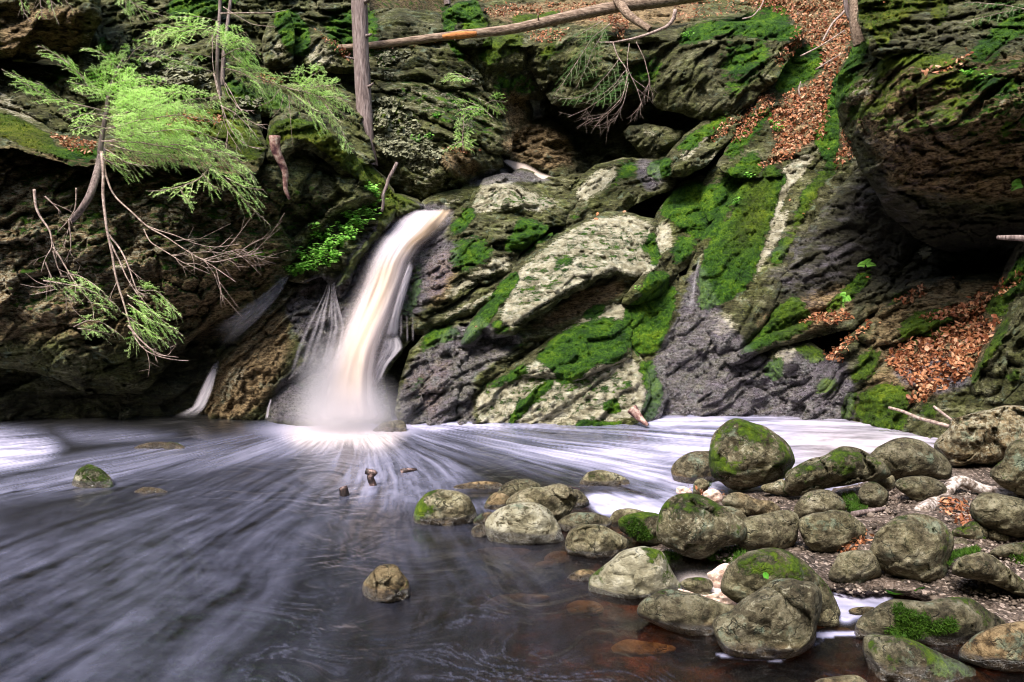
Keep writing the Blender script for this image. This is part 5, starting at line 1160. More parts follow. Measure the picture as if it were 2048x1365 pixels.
# ------------------------------------------------------------------ pool
for v, z, p, s in [
    (1.0, 's', [(560, 845), (620, 832), (790, 835), (830, 860), (800, 890), (700, 905), (600, 895), (520, 880)], 20),
    (.5, 's', [(700, 850), (560, 862), (400, 895), (250, 920), (0, 962), (-200, 990), (-200, 1030), (0, 1005), (250, 965), (450, 930), (700, 900)], 16),
    (.45, 's', [(620, 845), (400, 880), (200, 905), (0, 935), (-100, 940), (-100, 960), (200, 930), (620, 870)], 8),
    (1.15, 's', [(-300, 865), (0, 866), (70, 874), (122, 893), (118, 908), (70, 930), (0, 944), (-300, 950)], 18),
    (.35, 's', [(100, 862), (260, 862), (380, 872), (300, 884), (150, 885)], 8),
    (.19, 's', [(640, 880), (820, 885), (800, 960), (700, 1060), (600, 1190), (480, 1400), (-400, 1500), (-400, 1040), (200, 990), (480, 930)], 50),
    (.12, 's', [(640, 1000), (760, 1000), (820, 1200), (760, 1400), (400, 1400)], 60), (.45, 's', [(620, 880), (900, 880), (960, 960), (860, 1010), (700, 1010)], 30),
    (.12, 's', [(700, 1000), (900, 1000), (1150, 1200), (1250, 1365), (600, 1400)], 60),
    (.9, 's', [(790, 845), (900, 848), (1300, 850), (1320, 830), (1700, 828), (1880, 870), (1900, 930), (1700, 960), (1500, 990), (1340, 1000), (1220, 960), (1100, 930), (960, 900), (800, 880)], 24),
    (1.3, 's', [(1170, 905), (1260, 878), (1400, 862), (1500, 835), (1700, 832), (1900, 880), (1900, 950), (1500, 1000), (1330, 960), (1250, 930)], 34),
    (1.2, 's', [(820, 842), (1000, 846), (1180, 852), (1000, 862), (820, 864)], 6), (1.3, 's', [(1290, 838), (1480, 834), (1440, 850), (1300, 856)], 6),
    (1.1, 's', [(1165, 992), (1240, 985), (1400, 1000), (1320, 1035), (1200, 1032)], 6), (.5, 's', [(940, 1000), (1010, 1000), (1000, 1030), (950, 1030)], 6),
    (1.3, 's', [(1660, 1190), (1790, 1190), (1760, 1220), (1690, 1245), (1670, 1230)], 6), (1.2, 's', [(1350, 1160), (1480, 1150), (1480, 1215), (1400, 1205)], 8),
    (1.2, 's', [(1625, 1264), (1712, 1266), (1712, 1272), (1625, 1276)], 2), (.6, 's', [(1430, 1308), (1560, 1316), (1650, 1275), (1650, 1282), (1560, 1324), (1440, 1314)], 2)]: paint('foam', v, z, p, s)
for v, z, p, s in [(-.75, 's', [(880, 858), (1180, 862), (1380, 858), (1300, 872), (1180, 890), (1080, 885), (900, 872)], 12), (-.6, 's', [(130, 842), (420, 842), (400, 858), (160, 860)], 8),
                   (-.6, 's', [(0, 1010), (250, 985), (330, 990), (150, 1040), (0, 1080)], 20), (-.5, 's', [(1130, 935), (1400, 975), (1330, 985), (1100, 965)], 10)]: paint('foam', v, z, p, s)
paint('tint', 1.0, 's', [(560, 860), (820, 860), (780, 900), (600, 895)], 12); paint('tint', .8, 's', [(1560, 850), (1900, 870), (1900, 940), (1600, 940)], 40); paint('tint', 1, 's', [(1340, 1140), (1480, 1130), (1480, 1200), (1340, 1200)], 10)
paint('swirl', 1.0, 's', [(600, 1080), (800, 1150), (1150, 1180), (1350, 1250), (1400, 1500), (450, 1500), (500, 1250)], 50)

F0 = at(np.array([700.]), np.array([850.]), ground_d(np.array([850.])))[0]
def pool():
    xs = np.concatenate([np.arange(-1300, -60, 22.0), np.arange(-60, 2110, 2.5), np.arange(2120, 3300, 22.0)])
    ys = np.concatenate([np.arange(811, 1000, 1.5), np.arange(1000, 1380, 2.6), np.arange(1390, 2600, 22.0)])
    X, Y = np.meshgrid(xs, ys); x, y = X.ravel(), Y.ravel()
    W = at(x, y, ground_d(y)); W[:, 2] = 0
    dx, dy = W[:, 0] - F0[0], W[:, 1] - (F0[1] + .7)
    r = np.hypot(dx, dy); a = np.arctan2(dx, -dy) + .10 * gnoise(np.stack([W[:, 0] * .22, W[:, 1] * .22, 0 * dx + 7], 1))
    a = a + .022 * gnoise(np.stack([W[:, 0] * .7, W[:, 1] * .7, 0 * r], 1)) + .006 * gnoise(np.stack([W[:, 0] * 2.2, W[:, 1] * 2.2, 3 + 0 * r], 1))
    st1 = fbm(np.stack([a * 7, r * .28, 0 * r], 1), 3)
    st2 = fbm(np.stack([a * 26, r * .55, 0 * r + 5], 1), 4, 2.1, .62)
    st3 = fbm(np.stack([a * 60, r * 1.5, 0 * r + 9], 1), 3, 2.1, .6)
    wq = W * 2.3 + 1.2 * np.stack([gnoise(W * 1.6 + 3), gnoise(W * 1.6 + 8), 0 * r], 1)
    sw = fbm(np.stack([wq[:, 0] * 1.2, wq[:, 1] * 2.0, 0 * r + 2], 1), 5, 2.1, .65)
    swl = sample('swirl', x, y)
    ridg = np.clip(1 - np.abs(sw) * 4.5, 0, 1) ** 2
    streak = .55 * st1 + .75 * st2 + .35 * st3
    f = sample('foam', x, y)
    # drifting foam bent around the eddies, back of the pool
    ex = fbm(np.stack([W[:, 0] * .9 + .8 * gnoise(W * .8), W[:, 1] * 3.2 + 1.2 * gnoise(W * .7 + 4), 0 * r + 1], 1), 5, 2.1, .6)
    far = sstep(1000, 900, y)
    streak = streak * (1 - .6 * far) + ex * .9 * far
    mott = fbm(np.stack([a * 30 + 3, r * 5.0, 0 * r + 4], 1), 4, 2.1, .65)
    lit = np.clip(f * (.70 + .30 * st1 + .42 * st2 + .30 * st3 + .30 * mott * (1 - far)), 0, 2) * (1 - .55 * swl) + .15 * swl * ridg * sstep(-.3, .5, gnoise(W * 1.1)) * (1)
    core = sstep(.62, 1.25, f)
    foam = np.clip(lit * (1 - core) + core * (0.66 + .38 * ex + .15 * st2), 0, 1)
    rr_ = np.hypot(dx * .8, W[:, 1] - F0[1] + .15)
    foam = np.maximum(foam, .97 * sstep(1.15, .25, rr_))
    foam = foam ** 1.1
    deep = 1 - sstep(700, 1500, x + .25 * (y - 1100))
    bumpy = .55 * st2 + .35 * st3 + .5 * sw
    W[:, 2] = .004 * st2 * sstep(.05, .4, f) + .003 * sw
    ny, nx = X.shape; idx = np.arange(ny * nx).reshape(ny, nx)
    F = np.stack([idx[:-1, :-1], idx[1:, :-1], idx[1:, 1:], idx[:-1, 1:]], -1).reshape(-1, 4)
    m, t = new_mat('pool_water'); g = G(t)
    pos = g.n('NewGeometry').outputs['Position']
    fo = g.attr('foam'); de = g.attr('deep'); ti = g.attr('tint'); bp = g.attr('bumpy')
    h = g.m('ADD', g.m('MULTIPLY', bp, .6), g.m('MULTIPLY', g.noise(pos, 5, 4, .5), .6))
    nrm = g.bump(h, .2, .03)
    tr = g.n('BsdfTransparent'); g.put(tr.inputs[0], g.mix(de, (.60, .38, .21), (.09, .075, .085)))
    gl = g.n('BsdfGlossy'); gl.inputs['Roughness'].default_value = .27; g.put(gl.inputs['Normal'], nrm); g.put(gl.inputs['Color'], (1, .98, 1))
    fr = g.n('Fresnel'); fr.inputs['IOR'].default_value = 1.36; g.put(fr.inputs['Normal'], nrm)
    a1 = g.n('MixShader'); g.put(a1.inputs[0], g.m('ADD', g.m('MULTIPLY', fr.outputs[0], 1.25), .02, clamp=True)); t.links.new(tr.outputs[0], a1.inputs[1]); t.links.new(gl.outputs[0], a1.inputs[2])
    fc = g.mix(ti, g.mix(fo, (.25, .27, .42), (.57, .53, .69)), (.62, .53, .50))
    fb = g.bsdf(fc, .6, nrm, .3)
    a2 = g.n('MixShader'); g.put(a2.inputs[0], g.m('MULTIPLY', fo, .97)); t.links.new(a1.outputs[0], a2.inputs[1]); t.links.new(fb, a2.inputs[2])
    g.out(a2.outputs[0])
    o = link('water', mesh_of('water', W, [F], m, {'foam': foam, 'deep': deep, 'tint': sample('tint', x, y), 'bumpy': bumpy})); tag(o, kind='structure', label='dark plunge pool streaked with drifting foam')
pool()

# ------------------------------------------------------------------ falling water
def fall_material():
    m, t = new_mat('falling_water'); g = G(t)
    u, v, al, tn, de = (g.attr(k) for k in ('across', 'along', 'alpha', 'tan', 'dense'))
    cm = g.n('CombineXYZ'); g.put(cm.inputs[0], g.m('MULTIPLY', u, 1.0)); g.put(cm.inputs[1], g.m('MULTIPLY', v, .11))
    n1 = g.noise(cm.outputs[0], 9, 5, .6); n2 = g.noise(cm.outputs[0], 34, 5, .65)
    st = g.m('ADD', g.m('MULTIPLY', n1, .5), g.m('MULTIPLY', n2, .5))
    col = g.mix(g.mapr(st, .34, .66), (.52, .47, .53), (.66, .61, .64))
    col = g.mix(g.m('MULTIPLY', tn, g.mapr(n1, .30, .65, .75, 1)), col, (.70, .52, .345))
    cov = g.mapr(g.m('ADD', g.m('MULTIPLY', st, 1.0), g.m('MULTIPLY', de, .8)), .42, .95, 0, 1)
    fac = g.m('MULTIPLY', al, g.m('ADD', g.m('MULTIPLY', cov, .75), g.m('MULTIPLY', de, .25)), clamp=True)
    nrm = g.bump(st, .25, .02)
    b = g.bsdf(col, .55, nrm, .3)
    tl = g.n('BsdfTranslucent'); g.put(tl.inputs[0], col)
    mx = g.n('MixShader'); mx.inputs[0].default_value = .35; t.links.new(b, mx.inputs[1]); t.links.new(tl.outputs[0], mx.inputs[2])
    tr = g.n('BsdfTransparent'); m2 = g.n('MixShader'); g.put(m2.inputs[0], fac)
    t.links.new(tr.outputs[0], m2.inputs[1]); t.links.new(mx.outputs[0], m2.inputs[2]); g.out(m2.outputs[0])
    return m
M['fall'] = fall_material()
def resample(pts, n):
    P = np.array(pts, float); t = np.concatenate([[0], np.cumsum(np.hypot(*np.diff(P[:, :2], axis=0).T))]); t /= t[-1]
    s = np.linspace(0, 1, n)
    out = np.stack([np.interp(s, t, P[:, k]) for k in range(P.shape[1])], 1)
    for _ in range(3):
        out[1:-1] = .25 * out[:-2] + .5 * out[1:-1] + .25 * out[2:]
    return out
def fall(name, z, left, right, bulge, dense, soft=.25, tan=None, n=70, mcol=40, fade=(.04, .04), parent=None, amax=1.0, wild=0.0):
    L = resample(px(z, left), n); R = resample(px(z, right), n)
    s = np.linspace(0, 1, mcol)
    X = L[:, None, 0] * (1 - s) + R[:, None, 0] * s; Y = L[:, None, 1] * (1 - s) + R[:, None, 1] * s; D = L[:, None, 2] * (1 - s) + R[:, None, 2] * s
    prof = np.sqrt(np.clip(1 - (2 * s - 1) ** 2, 0, 1))
    D = D - bulge * prof[None]
    W = at(X.ravel(), Y.ravel(), D.ravel())
    wid = np.linalg.norm(W.reshape(n, mcol, 3)[:, -1] - W.reshape(n, mcol, 3)[:, 0], axis=1)
    al = np.cumsum(np.concatenate([[0], np.linalg.norm(np.diff(W.reshape(n, mcol, 3)[:, mcol // 2], axis=0), axis=1)]))
    U = (np.ones(n)[:, None] * s[None]) * wid.mean()
    Vv = np.repeat(al[:, None], mcol, 1)
    W[:, 1] += .03 * gnoise(np.stack([U.ravel() * 12, Vv.ravel() * .8, 0 * U.ravel()], 1))
    q = np.repeat(np.linspace(0, 1, n)[:, None], mcol, 1)
    e = np.minimum(s, 1 - s)[None] + wild * fbm(np.stack([U.ravel() * 2, Vv.ravel() * 1.2, 0 * U.ravel() + 3], 1), 2).reshape(n, mcol)
    a = amax * sstep(0, soft, e) * sstep(0, fade[0], q) * (1 - sstep(1 - fade[1], 1, q))
    tn = np.zeros_like(a)
    if tan: tn = tan(q, np.repeat(s[None], n, 0))
    idx = np.arange(n * mcol).reshape(n, mcol)
    F = np.stack([idx[:-1, :-1], idx[1:, :-1], idx[1:, 1:], idx[:-1, 1:]], -1).reshape(-1, 4)
    o = centred(name, W, [F], M['fall'], {'across': U.ravel(), 'along': Vv.ravel(), 'alpha': a.ravel(), 'tan': tn.ravel(), 'dense': np.full(n * mcol, dense)}, parent)
    return o
TAN = lambda q, s: np.clip(1.1 * np.exp(-((s - .80 + .1 * q) / .16) ** 2) * (1 - sstep(.16, .34, q)) + .85 * np.exp(-((s - .50) / .30) ** 2) * sstep(.2, .35, q) * (1 - .7 * sstep(.8, 1, q)), 0, 1)
wf = empty('waterfall', at(700, 850, 8.7)); tag(wf, 'broad cream and tan main waterfall plunging into the pool', 'waterfall')
LE = [(1070, 152, 10.95), (975, 215, 10.6), (905, 305, 10.2), (860, 400, 9.9), (825, 500, 9.65), (770, 640, 9.4), (715, 770, 9.1), (670, 890, 8.85), (630, 1000, 8.7), (585, 1110, 8.62), (540, 1235, 8.6)]
RI = [(1300, 146, 11.0), (1225, 255, 10.7), (1125, 330, 10.3), (1070, 410, 10.0), (1040, 520, 9.75), (1000, 640, 9.5), (955, 750, 9.2), (915, 860, 8.95), (900, 980, 8.75), (915, 1100, 8.62), (965, 1235, 8.6)]
fall('main_flow', 'e', LE, RI, .16, .95, .30, TAN, 90, 60, (.02, .05), wf)
LE = [(x - 50 * sstep(200, 1100, y) - 10, y, d) for x, y, d in LE]; RI = [(x + 34 * sstep(200, 1100, y) + 6, y, d) for x, y, d in RI]
fall('outer_flow', 'e', [(x - 14, y, d + .05) for x, y, d in LE], [(x + 10, y, d + .05) for x, y, d in RI], .10, .65, .45, TAN, 90, 60, (.03, .05), wf, .85)
LI = [(a[0] + .12 * (b[0] - a[0]), a[1], a[2] - .12) for a, b in zip(LE, RI)]; RI2 = [(b[0] - .12 * (b[0] - a[0]), b[1], b[2] - .12) for a, b in zip(LE, RI)]
fall('inner_flow', 'e', LI, RI2, .20, 1.0, .45, TAN, 90, 60, (.05, .05), wf)
fall('side_veil', 'e', [(1060, 400, 9.9), (1000, 560, 9.6), (960, 700, 9.35), (925, 800, 9.2)], [(1085, 430, 9.9), (1050, 560, 9.65), (1012, 700, 9.45), (1005, 800, 9.35)], .05, .35, .2, None, 40, 26, (.1, .1), wf)
sc = fall('side_cascade', 'e', [(930, 790, 9.15), (900, 870, 9.0), (870, 960, 8.85), (860, 1060, 8.75)], [(1010, 780, 9.3), (1035, 850, 9.2), (960, 930, 8.95), (900, 1040, 8.75)], .06, .25, .2, None, 40, 26, (.12, .2), wf)
for k, (x0, y0, x1, y1) in enumerate([(1018, 680, 1016, 800), (1046, 685, 1050, 830), (1074, 690, 1078, 820)]):
    fall('drip_strand', 'e', [(x0 - 7, y0, 9.45), (x1 - 9, y1, 9.3)], [(x0 + 7, y0, 9.45), (x1 + 9, y1, 9.3)], .02, .12, .45, None, 16, 8, (.1, .3), wf, .8)
o = empty('waterfall_strand', at(640, 700, 9.0))
SL = [(655, 470, 9.85), (636, 560, 9.6), (590, 650, 9.38), (540, 740, 9.15), (490, 860, 8.9), (445, 1030, 8.7)]; SR = [(680, 480, 9.85), (688, 560, 9.6), (712, 650, 9.33), (738, 740, 9.1), (720, 880, 8.8), (670, 1010, 8.65)]
for k in range(9):
    a_ = k / 9 + rng.uniform(-.02, .02); b_ = a_ + rng.uniform(.10, .24); e_ = rng.integers(4, 7)
    mixp = lambda q, sh: [(p[0] + (r[0] - p[0]) * q + sh * i_, p[1], p[2] + (r[2] - p[2]) * q) for i_, (p, r) in enumerate(zip(SL[:e_], SR[:e_]))]
    sh = rng.uniform(-5, 5)
    fall('strand', 'e', mixp(a_, sh), mixp(b_, sh), .02, .15, .45, None, 50, 9, (.04, .35), o, rng.uniform(.55, 1), .05)
tag(o, 'thin fanned side cascade left of the main waterfall', 'waterfall')
o = fall('waterfall_strand', 'd', [(1572, 372, 9.7), (1480, 470, 9.45), (1380, 550, 9.25), (1250, 620, 9.1), (1120, 690, 9.0)], [(1592, 400, 9.7), (1545, 500, 9.45), (1450, 620, 9.2), (1340, 720, 9.05), (1220, 850, 9.0)], .04, .22, .3, None, 60, 30, (.05, .4), None, .55, .12)
tag(o, 'faint bluish trickle in the dark cleft left of the gold-brown outcrop', 'waterfall')
o = fall('waterfall_strand', 'd', [(1185, 860, 9.3), (1130, 950, 9.2), (1085, 1050, 9.1), (1050, 1130, 9.0), (930, 1185, 8.95)], [(1203, 870, 9.3), (1188, 950, 9.15), (1160, 1050, 9.0), (1120, 1140, 8.9), (1060, 1205, 8.85)], .05, .6, .5, None, 50, 24, (.3, .35), None, .75, .16)
tag(o, 'small white fall dropping out of the dark cleft into the pool', 'waterfall')
o = fall('waterfall_strand', 'd', [(1475, 1085, 8.7), (1455, 1140, 8.65), (1445, 1195, 8.6)], [(1490, 1085, 8.7), (1478, 1140, 8.65), (1470, 1195, 8.6)], .02, .4, .4, None, 20, 10, (.1, .1), None, .8)
tag(o, 'tiny trickle between the outcrop and the dark wet boulder', 'waterfall')
o = fall('upper_chute', 'b', [(935, 935, 13.0), (1010, 1000, 12.5), (1100, 1045, 12.3), (1190, 1065, 12.2)], [(975, 930, 13.2), (1100, 960, 12.9), (1180, 1010, 12.6), (1290, 1045, 12.5)], .08, .9, .35, lambda q, s: .6 + 0 * q, 40, 24, (.1, .15))
tag(o, 'short tan chute of water showing in the gap above the humped boulder', 'waterfall')
fall('water_streak', 's', [(1305, 325, 11.4), (1300, 350, 11.2), (1320, 370, 11.1)], [(1330, 325, 11.4), (1335, 350, 11.2), (1340, 372, 11.1)], .03, .1, .4, None, 20, 12, (.2, .3), None, .45)
tag(bpy.data.objects['water_streak'], 'filmy trickle over the mossy saddle of the long ridge', 'waterfall')
fall('trickle', 's', [(1400, 505, 10.15), (1385, 560, 9.85), (1372, 640, 9.55)], [(1404, 505, 10.15), (1392, 560, 9.85), (1388, 640, 9.55)], .02, .2, .4, None, 30, 6, (.2, .5), None, .6)
tag(bpy.data.objects['trickle'], 'thin silver trickle down the crack of the wet purple slab', 'waterfall')

# spray at the foot
def spray():
    m, t = new_mat('spray'); g = G(t)
    tc = g.n('TexCoord').outputs['Object']
    ln = g.n('VectorMath', operation='LENGTH'); g.put(ln.inputs[0], tc)
    de = g.mapr(ln.outputs['Value'], 1.0, .15, 0, 1)
    de = g.m('MULTIPLY', g.m('MULTIPLY', de, de), 3.4)
    v = g.n('VolumePrincipled'); g.put(v.inputs['Density'], de); g.put(v.inputs['Color'], (.97, .94, .97)); v.inputs['Anisotropy'].default_value = .2
    o = g.n('OutputMaterial'); t.links.new(v.outputs[0], o.inputs['Volume'])
    n, k = 20, 12
    V = []; F = []
    for i in range(k + 1):
        ph = math.pi * i / k
        for j in range(n):
            th = 2 * math.pi * j / n
            V.append((math.sin(ph) * math.cos(th), math.sin(ph) * math.sin(th), math.cos(ph)))
    for i in range(k):
        for j in range(n):
            F.append((i * n + j, (i + 1) * n + j, (i + 1) * n + (j + 1) % n, i * n + (j + 1) % n))
    me = mesh_of('spray', V, [np.array(F)], m)
    for (x, y, d, sx, sy, sz) in [(690, 835, 8.3, .95, .6, .70), (665, 780, 8.45, .6, .45, .9)]:
        o = link('spray', me, None, tuple(at(x, y, d))); o.scale = (sx, sy, sz)
        tag(o, 'soft white spray around the foot of the main waterfall', kind='stuff')
spray()

# ------------------------------------------------------------------ trunks, logs, sticks
def curve_px(z, pts, n):
    P = resample(px(z, pts), n) if len(pts[0]) > 2 else None
    return at(P[:, 0], P[:, 1], P[:, 2]), P
def limb(z, pts, r0, r1, n=14, sides=8, wob=0.0):
    W, P = curve_px(z, pts, n)
    if wob: W = W + wob * np.stack([gnoise(W * 3 + 1), gnoise(W * 3 + 7), gnoise(W * 3 + 4)], 1)
    return W, np.linspace(r0, r1, n)

def trunk(label, z, pts, r0, r1, mat, name, cat, n=60, sides=28, ridge=.09, stubs=()):
    W, R = limb(z, pts, r0, r1, n)
    T = np.gradient(W, axis=0); T /= np.linalg.norm(T, axis=1)[:, None]
    A = np.cross(T, [0.1, 1, 0.05]); A /= np.linalg.norm(A, axis=1)[:, None]; B = np.cross(T, A)
    th = np.arange(sides) * 2 * math.pi / sides
    al = np.cumsum(np.concatenate([[0], np.linalg.norm(np.diff(W, axis=0), axis=1)]))
    TH, AL = np.meshgrid(th, al); rr = np.repeat(R[:, None], sides, 1)
    nn = fbm(np.stack([np.cos(TH).ravel() * 4, np.sin(TH).ravel() * 4, AL.ravel() * 2.2], 1), 4).reshape(TH.shape)
    rr = rr * (1 + ridge * nn + ridge * .5 * np.sin(TH * 11 + 2 * nn))
    V = W[:, None] + rr[..., None] * (np.cos(TH)[..., None] * A[:, None] + np.sin(TH)[..., None] * B[:, None])
    i, j = np.meshgrid(np.arange(n - 1), np.arange(sides), indexing='ij')
    F = np.stack([i * sides + j, i * sides + (j + 1) % sides, (i + 1) * sides + (j + 1) % sides, (i + 1) * sides + j], -1).reshape(-1, 4)
    e = empty(name, W[0]); tag(e, label, cat)
    tr = centred('trunk' if cat == 'tree' else 'stem', V.reshape(-1, 3), [F], M[mat], None, e)
    for (q, dirx, dz, l, r) in stubs:
        k = int(q * (n - 1)); mb = MB(); p0 = W[k]
        mb.tube([p0, p0 + np.array([dirx * (R[k] + l * .5), -.1, dz * .5]), p0 + np.array([dirx * (R[k] + l), -.14, dz])], [r * 1.3, r, r * .6], 6)
        mb.build('branch_stub', M[mat], e)
    return e
trunk('tall bare grey trunk standing on the cliff left of the centre', 's', [(741, 335, 11.35), (733, 280, 11.4), (727, 200, 11.45), (722, 100, 11.5), (718, 0, 11.55), (714, -160, 11.7), (710, -400, 12)], .115, .118, 'bark', 'tree', 'tree', 80, 32, .07,
      [(.36, 1, .0, .08, .022), (.45, 1, .05, .07, .03), (.22, 1, .04, .06, .02), (.3, -1, .02, .1, .015)])
lg = trunk('long fallen log leaning across the top of the gorge behind the trunk', 's', [(668, 97, 11.9), (740, 92, 11.95), (890, 73, 12.1), (1020, 60, 12.2), (1130, 35, 12.4), (1230, 14, 12.6), (1340, 0, 12.9), (1500, -30, 13.3)], .045, .115, 'log', 'fallen_log', 'log', 60, 16, .06,
      [(.3, .2, -.12, .0, .02), (.5, -.3, .1, .0, .012)])
W, R = limb('b', [(600, 214, 11.98), (680, 207, 12.02), (760, 200, 12.06), (800, 196, 12.08)], .062, .066, 10); mb = MB(); mb.tube(W + np.array([0, -.022, -.012]), R * .9 * np.sin(np.linspace(.5, 2.6, 10)), 10); mb.build('bare_patch', M['rawwood'], lg).data
trunk('mossy leaning tree base at the right end of the fallen log', 's', [(1215, -60, 12.8), (1235, 0, 12.5), (1255, 30, 12.3), (1300, 60, 12.1)], .10, .05, 'log', 'leaning_tree', 'tree', 24, 12, .1)
for i, (x0, y0, x1, y1, r, d) in enumerate([(838, 26, 822, -80, .07, 17.5), (800, 22, 796, -80, .09, 19), (872, 20, 880, -80, .06, 18.5), (895, 10, 880, -80, .07, 16.5), (846, 10, 846, -80, .04, 20), (770, 26, 768, -80, .05, 20)]):
    trunk(['slim background trunk just right of the skyline boulder centre', 'background trunk rising behind the skyline boulder', 'background trunk at the brown bank edge above the log', 'leaning background trunk over the brown bank', 'thin faraway trunk between two others on the skyline', 'faraway trunk close to the tall foreground trunk'][i], 's', [(x0, y0, d), ((x0 + x1) / 2, (y0 + y1) / 2, d), (x1, y1, d)], r, r * .9, 'bark', 'background_tree', 'tree', 10, 8, .05)
trunk('slender grey sapling stem through the upper hemlock boughs', 'a', [(1290, 560, 8.9), (1270, 420, 8.9), (1275, 250, 8.9), (1285, 100, 8.95), (1295, -150, 9)], .022, .018, 'bark', 'sapling', 'tree', 24, 8, .05)
trunk('second slender stem just right of the first sapling', 'a', [(1300, 500, 9.1), (1310, 300, 9.1), (1335, 120, 9.15), (1370, -150, 9.2)], .026, .018, 'bark', 'sapling', 'tree', 24, 8, .05)
trunk('thin sapling at the gully beside the overhanging boulder', 'c', [(870, 240, 10.6), (930, 130, 10.6), (1010, 60, 10.65), (1000, -80, 10.7)], .012, .02, 'twig', 'sapling', 'tree', 20, 8, .08)
trunk('forked dark branch against the mossy crown, upper right', 'c', [(1070, 190, 9.6), (1040, 130, 9.6), (1010, 60, 9.6), (990, -80, 9.6)], .03, .03, 'bark', 'branch', 'branch', 20, 8, .1)
trunk('dark mossy trunk at the edge of the great overhanging boulder', 'c', [(1100, 260, 9.2), (1080, 150, 9.2), (1075, 60, 9.25), (1090, -100, 9.3)], .09, .10, 'log', 'tree', 'tree', 20, 14, .12)

def stick(label, z, pts, r0, r1, mat='twig', n=18, wob=.0, name='stick', cat='stick', sides=7, forks=()):
    mb = MB(); W, R = limb(z, pts, r0, r1, n, wob=wob); mb.tube(W, R, sides)
    for f in forks:
        W, R = limb(z, f[0], f[1], f[2], 10, wob=wob * .5); mb.tube(W, R, 5)
    return tag(mb.build(name, M[mat]), label, cat)
stick('arched driftwood limb with peeling bark among the bank boulders', '4', [(995, 770, 4.98), (1060, 700, 5.15), (1150, 640, 5.3), (1230, 570, 5.4), (1290, 550, 5.4), (1370, 590, 5.4), (1450, 620, 5.4), (1560, 640, 5.35), (1700, 655, 5.3)], .05, .032, 'driftwood', 36, .03, 'driftwood', 'driftwood', 14)
stick('long pale peeled stick pointing over the foam, right', '4', [(1192, 180, 6.6), (1100, 160, 6.7), (1000, 120, 6.9), (900, 85, 7.1), (785, 47, 7.3)], .018, .014, 'rawwood', 20, .02)
bpy.data.objects['stick'].data.materials[0] = M['twig']
stick('short forked pale stick beside the angular rock', '4', [(1215, 140, 6.7), (1150, 90, 6.9), (1090, 45, 7.0)], .012, .012)
stick('broken slab of dark wood leaning at the foot of the cream slab', '3', [(385, 60, 8.65), (430, 110, 8.6), (495, 172, 8.5)], .07, .02, 'rotwood', 12, .02, 'wood_splinter', 'wood')
stick('hooked stump poking out of the pool left of centre', '2', [(215, 246, 6.1), (275, 258, 6.1), (236, 258, 6.1), (243, 290, 6.1), (260, 328, 6.1), (264, 360, 6.1)], .026, .032, 'wetwood', 18, 0, 'hooked_stump', 'wood')
stick('small dark stub breaking the water left of the hooked one', '2', [(95, 330, 5.82), (102, 345, 5.82), (104, 375, 5.82)], .034, .04, 'wetwood', 6, 0, 'wood_stub', 'wood')
stick('half-sunk red-brown wood chip right of the hooked stump', '2', [(405, 250, 6.55), (440, 240, 6.55), (485, 238, 6.6)], .03, .012, 'wetwood', 8, 0, 'wood_chip', 'wood')
stick('rotten hollow stub hanging off the mossy ledge over the left cliff', 'a', [(1615, 800, 8.6), (1630, 900, 8.6), (1650, 1000, 8.62), (1675, 1080, 8.65), (1705, 1165, 8.7)], .065, .016, 'rotwood', 20, .05, 'rotten_stub', 'wood', 12)
stick('thin dark twigs trailing in the water behind the folded boulder', '3', [(-40, 590, 6.3), (60, 620, 6.2), (160, 635, 6.2), (230, 600, 6.3), (300, 575, 6.4)], .007, .004, forks=[([(60, 650, 6.2), (200, 655, 6.2), (350, 610, 6.3), (430, 660, 6.2)], .004, .002), ([(300, 590, 6.3), (380, 620, 6.3), (440, 650, 6.2)], .003, .002)], mat='rotwood')
stick('curved dead bough hanging from the leaf bank above the hollow', 'b', [(1960, 60, 11.4), (1955, 110, 11.4), (1900, 165, 11.4), (1800, 205, 11.3), (1690, 232, 11.2), (1590, 248, 11.2), (1500, 252, 11.2)], .03, .010, 'twig', 30, .02, 'dead_bough', 'branch')
stick('grey root curling down the narrow mossy ridge by the plants', 'b', [(330, 960, 10.3), (265, 1060, 10.2), (245, 1130, 10.15), (260, 1190, 10.1), (240, 1250, 10.1)], .024, .02, 'bark', 20, .05, 'root', 'root')
stick('short dark log end jutting in at the right edge by the cave', 'g', [(1635, 200, 7.6), (1700, 210, 7.5), (1800, 215, 7.4)], .022, .034, 'bark', 10, .02, 'log_end', 'log')
for i, p in enumerate([[(640, 0, 0), (1, 1, 1)]]): pass
for lab, p in [('pale fallen stick across the leaf drift in the gully', [(740, 330, 10.9), (860, 270, 10.9), (1000, 178, 10.9)]), ('short pale stick upright in the leaf drift', [(735, 560, 10.6), (730, 520, 10.6), (742, 478, 10.6)]),
               ('thin stick lying in the middle of the gully leaves', [(830, 408, 10.8), (930, 345, 10.8), (975, 318, 10.8)]), ('fine curved twig on the brown litter, top centre right', [(400, 112, 12.0), (460, 100, 12.0), (510, 40, 12.2), (530, -10, 12.4)])]:
    stick(lab, 'c', p, .012, .008)
stick('pale root-like stick crossing the gravel behind the round boulder', '4', [(540, 780, 4.96), (620, 770, 5.0), (700, 765, 5.02), (760, 755, 5.05)], .02, .012, 'bark', 12, .02)
stick('bent twig resting on dark mud at the right edge', '6', [(1720, 745, 3.68), (1800, 725, 3.7), (1900, 735, 3.69), (2010, 765, 3.66)], .007, .005)
stick('dark stick leaning in the mud at the lower right', '6', [(1780, 650, 3.8), (1860, 600, 3.86), (1930, 550, 3.92)], .010, .008, 'rotwood')
